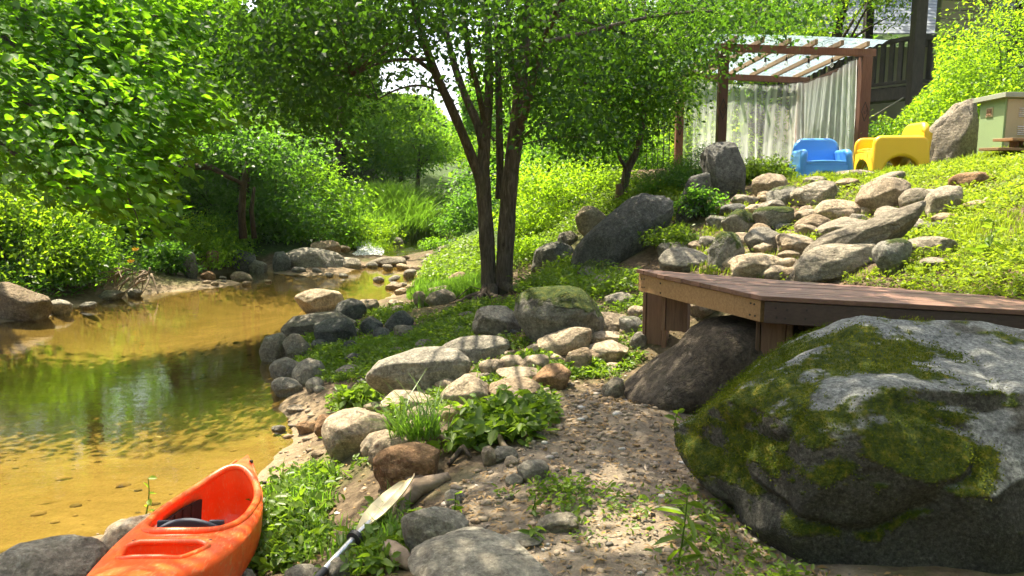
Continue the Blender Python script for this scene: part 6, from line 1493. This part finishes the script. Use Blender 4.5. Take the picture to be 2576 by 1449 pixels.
shrub('shrub', 'arching yellow leaved shrub above the tall rugged rock', 2370, 330, 13.2, 2.1, 1.3, 9000, .06, 'leaf_bright', 23)
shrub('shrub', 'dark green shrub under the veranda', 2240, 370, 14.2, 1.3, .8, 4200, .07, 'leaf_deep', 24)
shrub('shrub', 'tall bright shrub behind the metal cabinet', 2530, 270, 12.9, 2.8, 2.4, 12000, .07, 'leaf_bright', 25)
shrub('shrub', 'bright shrub climbing the end of the veranda', 2420, 235, 14.0, 1.9, 2.3, 10000, .065, 'leaf_bright', 26)
shrub('shrub', 'sunny green shrub seen through the pergola curtain', 1760, 395, 17.8, 2.4, 1.6, 5200, .09, 'leaf_bright', 27)
shrub('shrub', 'bush behind the curved tree', 1500, 450, 17.0, 3.2, 2.2, 8000, .10, 'leaf_mid', 28)
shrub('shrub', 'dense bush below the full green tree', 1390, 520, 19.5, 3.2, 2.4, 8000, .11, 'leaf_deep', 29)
shrub('shrub', 'leafy bush at the bend of the stream', 1240, 560, 23.0, 2.8, 1.8, 6000, .11, 'leaf_mid', 30)
shrub('shrub', 'weed clump with broad leaves on the beach side of the pale boulders', 905, 1020, None, .34, .16, 260, .085, 'weed', 31, aspect=.6)
shrub('shrub', 'tall weeds around the oval pale stone', 1000, 1075, None, .16, .20, 150, .06, 'weed', 32)

# far-off wood closing every gap in the valley
r = np.random.RandomState(55); n = 45000; A = r.uniform(-1.25, 1.25, n); R_ = r.uniform(52, 95, n) ; X = np.sin(A) * R_; Y = np.cos(A) * R_
cl = r.randint(0, 700, n); ca = r.uniform(-1.25, 1.25, 700); cr_ = r.uniform(52, 90, 700); cx = np.sin(ca) * cr_; cyy = np.cos(ca) * cr_; cg = ground(cx, cyy, False); ch = r.uniform(1.0, 9, 700)
P = np.c_[cx[cl], cyy[cl], cg[cl] + ch[cl]] + r.normal(0, 1, (n, 3)) * [1.7, 1.7, 1.3]; P = P[gap_ok(P)]
q = toPX(P); P = P[~((q[:, 0] > 930) & (q[:, 0] < 1180) & (q[:, 1] < 340))]
tag(leaf_mesh('far_woodland', P, .75 * r.uniform(.6, 1.3, len(P)), r, M['leaf_mid'], None, None, aspect=.6, up=.6), 'far green woodland closing the valley', 'woodland', kind='stuff')

# --- ground plants: leaves and blades, too many to count
BARE = [PATH, SAND]
def clear(P, f=.85):
    m = np.ones(len(P), bool)
    for x, y, z, rad in ROCKS:
        d = np.hypot(P[:, 0] - x, P[:, 1] - y); m &= d > rad * f
    return m
def scatter(n, x0, x1, y0, y1, r, zmin=.03):
    X = r.uniform(x0, x1, n); Y = r.uniform(y0, y1, n); Z = ground(X, Y); return np.c_[X, Y, Z][Z > zmin]
def weeds(name, label, P, r, mat, leaf, per, hgt, spread, aspect=.45, fine=False):
    k = len(P); idx = np.repeat(np.arange(k), per); n = len(idx); a = r.uniform(0, 6.283, n); rad = spread * np.sqrt(r.rand(n)); sc_ = r.uniform(.6, 1.3, k)[idx]
    off = np.c_[np.cos(a) * rad * sc_, np.sin(a) * rad * sc_, r.uniform(.1, 1, n) * hgt * sc_]; Q = P[idx] + off; dirs = np.c_[np.cos(a), np.sin(a), np.full(n, .35)]
    return tag(leaf_mesh(name, Q, leaf * sc_ * r.uniform(.6, 1.25, n), r, M[mat], None, r.uniform(-.05, .35, k)[idx], aspect=aspect, dirs=dirs, up=.9, droop=.1, fine=fine), label, 'weeds', kind='stuff')
def blades(name, label, P, r, mat, per, hgt, spread, width=.006, lean=.5, cat='grass'):
    k = len(P); idx = np.repeat(np.arange(k), per); n = len(idx); B = P[idx] + np.c_[r.normal(0, spread, (n, 2)), np.zeros(n)]; a = r.uniform(0, 6.283, n); h = hgt * r.uniform(.45, 1.25, n) * r.uniform(.7, 1.25, k)[idx]
    dx = np.c_[np.cos(a), np.sin(a), np.zeros(n)]; sd = np.c_[-np.sin(a), np.cos(a), np.zeros(n)] * width * r.uniform(.7, 1.4, n)[:, None]; ln = (lean * r.uniform(.3, 1.3, n) * h)[:, None]
    mid = B + dx * ln * .35 + np.c_[np.zeros((n, 2)), h * .62]; tipp = B + dx * ln + np.c_[np.zeros((n, 2)), h * .92]
    V = np.stack([B - sd, B + sd, mid + sd * .8, mid - sd * .8, tipp + sd * .12, tipp - sd * .12], 1).reshape(-1, 3); b = np.arange(n)[:, None] * 6
    Fc = np.concatenate([b + [[0, 1, 2, 3]], b + [[3, 2, 4, 5]]]); tint = np.clip(r.rand(n) * .8 + .1, 0, 1)
    return tag(link(name, mesh_np(name, V, Fc, np.concatenate([tint, tint])), M[mat]), label, cat, kind='stuff')
def dens(P, s, sd, lo, hi): return np.clip((fbm(np.c_[P[:, 0] * s, P[:, 1] * s, np.zeros(len(P))], 3, sd) - lo) / (hi - lo), 0, 1)
def notbare(P):
    q = toPX(P); m = np.ones(len(P), bool)
    for p in BARE: m &= ~inpoly(q, p)
    return m
r = np.random.RandomState(21)
# sunny slope, low yellow-green creepers
SL = [(1740, 690), (1780, 560), (1850, 480), (2000, 445), (2300, 430), (2576, 400), (2760, 400), (2760, 780), (2200, 730)]
P = scatter(60000, 1.2, 6.5, 4.3, 11.5, r); q = toPX(P); P = P[inpoly(q, SL) & clear(P, .8)]
rt = np.clip((toPX(P)[:, 0] - 1900) / 450, .05, 1); P = P[r.rand(len(P)) < dens(P, 1.1, 61, -.35, .3) * rt * .55]
weeds('slope_weeds', 'low yellow green weeds covering the sunny rock slope', P[:5200], r, 'weed_yellow', .040, 7, .07, .055)
P = scatter(60000, 1.2, 6.5, 4.3, 11.8, r); q = toPX(P); P = P[inpoly(q, SL) & clear(P, .8)]; P = P[r.rand(len(P)) < dens(P, 1.4, 64, .0, .5) * .5]
blades('slope_grass', 'short bright grass tufts on the sunny slope and crest', P[:1700], r, 'weed_yellow', 9, .065, .03, .0032)
P = scatter(9000, 2.0, 7.2, 9.8, 13.5, r); P = P[clear(P)]; P = P[r.rand(len(P)) < dens(P, .9, 62, -.4, .3)]
blades('plateau_grass', 'sunlit short grass around the plastic chairs', P[:3200], r, 'weed_yellow', 6, .10, .05, .008)
P = scatter(16000, 2.4, 5.5, 4.0, 7.0, r); q = toPX(P); P = P[inpoly(q, [(2200, 735), (2330, 670), (2750, 620), (2750, 800)]) & clear(P, .8)]
weeds('deck_weeds', 'bright weeds growing up against the back edge of the deck', P[:700], r, 'weed_yellow', .034, 8, .06, .05)
# right bank behind the tree
BK = [(1290, 660), (1300, 500), (1560, 450), (1700, 480), (1690, 560), (1480, 560), (1400, 640), (1600, 720), (1700, 760), (1300, 760)]
P = scatter(60000, -.3, 3.6, 7.2, 17, r); q = toPX(P); P = P[inpoly(q, BK) & clear(P)]; P = P[r.rand(len(P)) < dens(P, 1.2, 66, -.5, .2)]
weeds('bank_weeds', 'leafy weeds on the bank behind the forked tree', P[:6000], r, 'weed', .05, 6, .16, .08)
# shaded weeds in the middle and along the pool
MD = [(720, 880), (860, 800), (1040, 770), (1250, 760), (1500, 740), (1640, 760), (1620, 870), (1400, 870), (1150, 900), (960, 970), (800, 960)]
P = scatter(60000, -3.2, 1.6, 5.5, 10.8, r); q = toPX(P); P = P[inpoly(q, MD) & clear(P)]; P = P[r.rand(len(P)) < dens(P, 1.3, 67, -.15, .35)]
weeds('shade_weeds', 'fresh green weeds growing in the shade below the forked tree', P[:6500], r, 'weed', .034, 7, .06, .05, .55)
SG_ = [(1030, 760), (1060, 700), (1200, 640), (1240, 650), (1230, 760), (1100, 800)]
P = scatter(60000, -3.2, .4, 7.6, 16, r); q = toPX(P); P = P[inpoly(q, SG_) & clear(P, .7)]
P = P[r.rand(len(P)) < dens(P, 1.2, 91, -.1, .4)]; blades('bank_grass', 'bright green grass on the bank between the tree and the pool', P[:1100], r, 'grass', 11, .15, .05, .005)
P = scatter(30000, -3.2, .4, 9, 17, r); q = toPX(P); P = P[inpoly(q, [(1060, 720), (1080, 650), (1230, 600), (1240, 700)]) & clear(P, .7)]
weeds('bank_herbs', 'low green herbs on the bank beside the stream', P[:1800], r, 'weed', .06, 6, .18, .08)
# sunlit band among the pale stones, and the broad-leaved patch
BD = [(830, 1010), (960, 960), (1120, 920), (1350, 880), (1560, 820), (1620, 900), (1560, 950), (1400, 1010), (1360, 1090), (1200, 1160), (1080, 1180), (880, 1180), (860, 1120)]
P = scatter(60000, -1.8, 1.3, 4.3, 7.6, r); q = toPX(P); P = P[inpoly(q, BD) & clear(P, 1.12)]; P = P[r.rand(len(P)) < dens(P, 1.7, 68, -.05, .35)]
weeds('sunny_weeds', 'bright leafy weeds between the pale sunlit stones', P[:1500], r, 'weed', .038, 7, .05, .045, .5, True)
BL = [(1080, 1110), (1180, 1050), (1300, 1030), (1380, 1060), (1330, 1120), (1200, 1150), (1090, 1150)]
P = scatter(20000, -.8, .5, 4.2, 6.2, r); q = toPX(P); P = P[inpoly(q, BL) & clear(P, 1.0)][:140]
weeds('broadleaf_weeds', 'broad leaved weeds on the sunny edge of the path', P, r, 'weed', .075, 7, .11, .07, .55, True)
# weeds round kayak and paddle
KP = [(660, 1200), (760, 1190), (930, 1180), (1020, 1240), (1010, 1330), (980, 1449), (640, 1449), (660, 1380)]
P = scatter(60000, -1.6, .1, 2.8, 5.6, r); q = toPX(P); P = P[inpoly(q, KP) & clear(P, .9)]; P = P[r.rand(len(P)) < dens(P, 2.4, 70, .0, .55)]
weeds('kayak_weeds', 'mixed green weeds on the ground between kayak and paddle', P[:480], r, 'weed', .048, 9, .075, .06, .58, True)
P = P[r.permutation(len(P))[:330]]
blades('kayak_grass', 'thin grass blades between kayak and paddle', P, r, 'grass', 6, .11, .03, .0035)
# sparse tufts along the path
P = scatter(40000, -1.0, 1.8, 2.2, 6.6, r); P = P[clear(P, .9)]; q = toPX(P); P = P[inpoly(q, PATH)]; P = P[r.rand(len(P)) < dens(P, 1.2, 72, .18, .55) * .5]
weeds('path_weeds', 'scattered small weeds pushing through the gravel path', P[:330], r, 'weed', .030, 7, .05, .04, .5, True)
# tall grass on the mound upstream
MDW = [(840, 625), (860, 560), (950, 520), (1020, 530), (1080, 570), (1090, 615), (1000, 625)]
P = scatter(30000, -7.5, -1.5, 20.5, 29, r); q = toPX(P); P = P[inpoly(q, MDW)]
blades('tall_grass', 'tall bright green grass on the mound upstream', P[:2400], r, 'grass', 12, .75, .12, .014, .8)
# far bank ground cover
P = scatter(26000, -13, -4.0, 11.2, 24, r, .08); P = P[clear(P, 1.5)]; q = toPX(P); P = P[~inpoly(q, [(240, 800), (240, 690), (460, 640), (700, 620), (900, 620), (900, 720)])]; P = P[r.rand(len(P)) < dens(P, .6, 73, -.5, .2)]
weeds('far_bank_weeds', 'dark green undergrowth covering the far bank', P[:7000], r, 'leaf_deep', .09, 6, .30, .16)
# grass tuft drooping over the brown block
P = np.array([hit(1000 + i * 12, 1152 - (i % 3) * 6) for i in range(9)]); blades('grass_tuft', 'drooping grass tuft hanging over the brown block', P + [0, -.02, .12], r, 'grass', 26, .24, .03, .0035, 1.4)
# dry leaves and sticks on the ground
P = scatter(30000, -1.5, 4.5, 2.2, 10, r); q = toPX(P); P = P[clear(P, .8)]; P = P[r.rand(len(P)) < .20]
n = len(P); tag(leaf_mesh('leaf_litter', P + [0, 0, .012], .04 * r.uniform(.5, 1.3, n), r, M['dry'], None, None, up=1.6, droop=0, aspect=.45), 'dry brown leaves lying on the ground', 'leaf litter', kind='stuff')
P = np.c_[r.uniform(-4.6, -1.6, 30), r.uniform(4.6, 9, 30), np.zeros(30)]; P[:, 2] = ground(P[:, 0], P[:, 1]) + .015; P = P[P[:, 2] < -.04]
n = len(P); tag(leaf_mesh('sunken_leaves', P, .09 * r.uniform(.3, 1.3, n), r, M['dry'], None, None, up=2, droop=0, aspect=.2), 'dark leaves and twigs lying on the bed of the pool', 'leaf litter', kind='stuff')
P = scatter(30000, -1.0, 2.0, 2.0, 6.5, r); q = toPX(P); P = P[inpoly(q, PATH) & clear(P, .9)]; P = P[r.rand(len(P)) < dens(P, 1.5, 95, -.2, .4)][:2600]
n = len(P); tag(leaf_mesh('bark_litter', P + [0, 0, .008], .035 * r.uniform(.4, 1.6, n), r, M['dry'], None, None, up=2.2, droop=0, aspect=.22), 'bits of bark and dead twigs strewn over the path', 'litter', kind='stuff')
X = r.uniform(-5, -1.7, 170); Y = r.uniform(4.4, 10, 170); Z = ground(X, Y); kk0 = Z < -.05
D0, T0 = ico(2); Vs = []; Ts = []; tn = []; b = 0
for x, y, z in zip(X[kk0], Y[kk0], Z[kk0]):
    s_ = .012 * (5 ** (r.rand() ** 2)); V = D0 * r.uniform(.8, 1.2, (len(D0), 1)) * [s_, s_ * .8, s_ * .45] + [x, y, z]; Vs.append(V); Ts.append(T0 + b); b += len(V); tn.append(np.full(len(T0), r.rand() * .8))
tag(link('bed_gravel', mesh_np('bed_gravel', np.concatenate(Vs), np.concatenate(Ts), np.concatenate(tn), smooth=True), M['gravel']), 'small stones lying on the bed of the pool', 'gravel', kind='stuff')
# moss cushions on the giant boulder
gv = np.empty(len(gb.data.vertices) * 3, np.float32); gb.data.vertices.foreach_get('co', gv); gv = gv.reshape(-1, 3); gn = np.empty(len(gv) * 3, np.float32); gb.data.vertices.foreach_get('normal', gn); gn = gn.reshape(-1, 3)
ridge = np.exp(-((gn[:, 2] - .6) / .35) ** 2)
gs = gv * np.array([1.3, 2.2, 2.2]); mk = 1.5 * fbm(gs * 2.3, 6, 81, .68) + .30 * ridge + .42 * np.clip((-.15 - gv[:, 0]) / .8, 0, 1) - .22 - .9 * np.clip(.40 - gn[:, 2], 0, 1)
lichen_toplight = 1.8 * fbm(gv * 3.0 + 5, 6, 84, .7) + 1.7 * np.clip(gn[:, 2], -.4, 1) - .95  # lichen weighted to upward faces, painting a lit top and a shaded front
for nm, a in (('moss', np.clip(mk / .10 + .2, 0, 1)), ('lichen', np.clip(lichen_toplight / .35, 0, .9))):
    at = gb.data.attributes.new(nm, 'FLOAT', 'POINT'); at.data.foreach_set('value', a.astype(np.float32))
pick = np.where(mk > .0)[0]; pick = pick[r.rand(len(pick)) < .85]
idx = np.repeat(pick, 4); Pm = gv[idx] + r.normal(0, .009, (len(idx), 3)); dirs = gn[idx] + r.normal(0, .5, (len(idx), 3))
M['moss'] = leaf_mat('moss', (.045, .075, .008), (.17, .17, .015), (.10, .13, .01), .25, .0)
tag(leaf_mesh('moss', Pm, .0095 * r.uniform(.5, 1.5, len(idx)), r, M['moss'], gb, np.clip(fbm(gv[idx] * 3, 3, 82) * .8, -.15, .5), aspect=.5, up=.3, dirs=dirs * 2, droop=.1), kind='stuff')

# --- single plants and wood lying about
def stalk(name, label, u, v, h, nleaf, leaf, mat, seed, cat='plant', aspect=.24, bend=.03, group=None, p=None):
    r = np.random.RandomState(seed); p = hit(u, v) if p is None else p; o = thing(name, label, cat, tuple(p), group=group)
    L_ = bez((0, 0, -.02), (bend, 0, h), (bend * .5, .02, 0), 8); mb = MB(); mb.tube(L_, [.005 * (1 - .6 * i / 7) for i in range(8)], 6); mb.build('stem', M['weed'], o)
    C = []; D = []
    for i in range(nleaf):
        f = .25 + .75 * i / max(1, nleaf - 1); q = L_[min(7, int(f * 7))]; a = i * 2.4; C.append(q); D.append((math.cos(a), math.sin(a), .5))
    for c, d in zip(C, D):
        V, Fc, k = leaf_geo(np.array([c]), np.array([leaf * r.uniform(.75, 1.15)]), r, up=.9, droop=.12, aspect=aspect, dirs=np.array([d]) * 3, fine=True); link('leaf', mesh_np('leaf', V, Fc, np.full(2, r.rand())), M[mat], o)
    return o
stalk('weed_plant', 'tall narrow leaved weed in front of the giant boulder', 1704, 1425, .30, 15, .13, 'weed', 1)
stalk('weed_plant', 'small leafy weed beside the dark tipped path rock', 1330, 1300, .10, 8, .055, 'weed', 2, aspect=.4)
stalk('weed_plant', 'thin leafy weed against the mottled grey rock', 1130, 1330, .16, 12, .055, 'weed', 3, aspect=.45)
stalk('weed_plant', 'young weed in shade at the foot of the giant boulder', 1690, 1075, .10, 9, .07, 'weed', 4, aspect=.5)
stalk('weed_plant', 'leafy shoot at the pool edge behind the kayak', 366, 1290, .22, 6, .07, 'leaf_bright', 5, aspect=.6)
stalk('weed_plant', 'weed in the sunlit gap beside the oval stone', 998, 1085, .24, 16, .07, 'weed', 6, aspect=.45)
stalk('weed_plant', 'narrow weed at the foot of the round sandy boulder', 828, 1170, .18, 14, .10, 'weed', 7, aspect=.2)
stalk('weed_plant', 'low weed at the end of the flat path slab', 1325, 1365, .07, 9, .07, 'weed', 8, aspect=.35)
stalk('weed_plant', 'pale rosette weed on the sunny slope above the deck', 2480, 660, .28, 12, .13, 'weed', 9, aspect=.3)
for i, (u, v) in enumerate(((330, 660), (215, 665), (342, 630))):
    p = PY(u, v, 13.0); o = thing('lily', 'orange lily flower on a thin stem on the far bank', 'flower', tuple(p), group='orange lilies on the far bank'); mb = MB(); mb.tube([(0, 0, -.5), (.02, 0, 0)], .006, 5); mb.build('stem', M['weed'], o)
    for k in range(6):
        a = k * 1.047; V, Fc, kk_ = leaf_geo(np.zeros((1, 3)), np.array([.08]), np.random.RandomState(k), up=.4, droop=-.1, aspect=.4, dirs=np.array([[math.cos(a), math.sin(a), .4]]) * 4, fine=True); link('petal', mesh_np('petal', V, Fc, np.full(2, .5)), M['petal'], o)
def root(name, label, pts, rad, mat='pale_bark', cat='root', zo=.02, yd=None):
    P = []
    for i, q in enumerate(pts):
        h_ = hit(q[0], q[1]) if yd is None else PY(q[0], q[1], yd); P.append(Vector(h_) + Vector((0, 0, zo + (q[2] if len(q) > 2 else 0))))
    o0_ = P[0].copy(); mb = MB(); P2 = []; R2 = []
    for i in range(len(P) - 1):
        for k in range(4): t_ = k / 4; P2.append(P[i].lerp(P[i + 1], t_) - o0_); R2.append(rad[i] + (rad[i + 1] - rad[i]) * t_)
    P2.append(P[-1] - o0_); R2.append(rad[-1]); mb.tube(P2, R2, 9); o = mb.build(name, M[mat], None, smooth=True); o.location = o0_
    return tag(o, label, cat)
root('root', 'thick bare root curling along the path edge beside the mottled rock', [(1130, 1205), (1090, 1225), (1050, 1250, .03), (1010, 1290, .03), (1005, 1330), (985, 1360)], [.02, .045, .05, .045, .035, .02])
root('root', 'hooked brown root sticking out of the weeds', [(1128, 1178), (1150, 1160, .02), (1165, 1150, .04), (1185, 1160)], [.012, .016, .016, .008], 'dark_bark')
root('root', 'short grey root standing above the broad leaved weeds', [(1242, 1090, .06), (1250, 1105, .05), (1262, 1130, .02), (1275, 1140)], [.010, .014, .018, .02])
root('root', 'pale gnarled root beside the flat path slab', [(965, 1385, .02), (985, 1410, .03), (1010, 1430, .03), (1040, 1440)], [.02, .04, .04, .02])
root('fallen_branch', 'thin curved branch lying in shade between tree and boulders', [(1060, 830), (1110, 815, .02), (1160, 812, .02), (1200, 800)], [.008, .012, .012, .006], 'dark_bark', 'branch')
root('fallen_branch', 'thin twig lying on the bank beside the tree foot', [(1140, 770, .04), (1185, 742, .10), (1215, 745, .06), (1235, 760)], [.006, .007, .008, .008], 'dark_bark', 'branch')
# tangle of bare roots at the far waterline
tr_ = PY(335, 715, 13.0); tg = thing('root_tangle', 'tangle of bare grey roots at the far waterline', 'roots', tuple(tr_))
rr2 = random.Random(3)
for k in range(26):
    a = Vector((rr2.uniform(-.35, .25), rr2.uniform(-.1, .3), rr2.uniform(.0, .28))); b = a + Vector((rr2.uniform(-.5, .2), rr2.uniform(-.35, .05), rr2.uniform(-.35, -.02))); mb = MB(); mb.tube(bez(a, b, (rr2.uniform(-.1, .1), 0, rr2.uniform(0, .16)), 7), [.02 * (1 - .7 * i / 6) for i in range(7)], 6); mb.build('root', M['pale_bark'], tg, smooth=True)
st_ = hit(1548, 498); stump = MB(); Ps = PY(1556, 495, 12.3); stump.tube([(0, 0, -.1), (.01, 0, .12), (.0, 0, .2)], [.07, .055, .05], 9); s_ = stump.build('stump', M['deck_post'], None, smooth=True, angle=50); s_.location = Ps; tag(s_, 'short sawn stump beside the curved tree', 'stump')
# dark iron trellis left of the pergola
q = PY(1655, 375, 15.2); tl = thing('iron_trellis', 'thin dark iron garden trellis left of the pergola', 'trellis', (q[0], q[1], gz(q[0], q[1])))
for k in range(5):
    mb = MB(); x = -.22 + k * .11; mb.tube([(x, 0, -.1), (x, 0, 1.25 - .12 * abs(k - 2))], .009, 6); mb.build('bar', M['screw'], tl)
for z in (.4, .8):
    mb = MB(); mb.tube([(-.22, 0, z), (.22, 0, z)], .007, 6); mb.build('bar', M['screw'], tl)

# ---------------------------------------------------------------- the air of the valley
mb = MB(); mb.box((0, 690, 96), (3600, 2060, 212)); hz = mb.build('haze', None); tag(hz, 'thin bright summer haze in the air', 'haze', kind='stuff')
hm = bpy.data.materials.new('haze'); hm.use_nodes = True; nt = hm.node_tree; nt.nodes.clear(); ho = nt.nodes.new('ShaderNodeOutputMaterial'); pv = nt.nodes.new('ShaderNodeVolumePrincipled')
pv.inputs['Color'].default_value = (.80, .88, 1.0, 1); pv.inputs['Density'].default_value = .00025; pv.inputs['Anisotropy'].default_value = .35; nt.links.new(pv.outputs[0], ho.inputs['Volume']); hz.data.materials.append(hm)
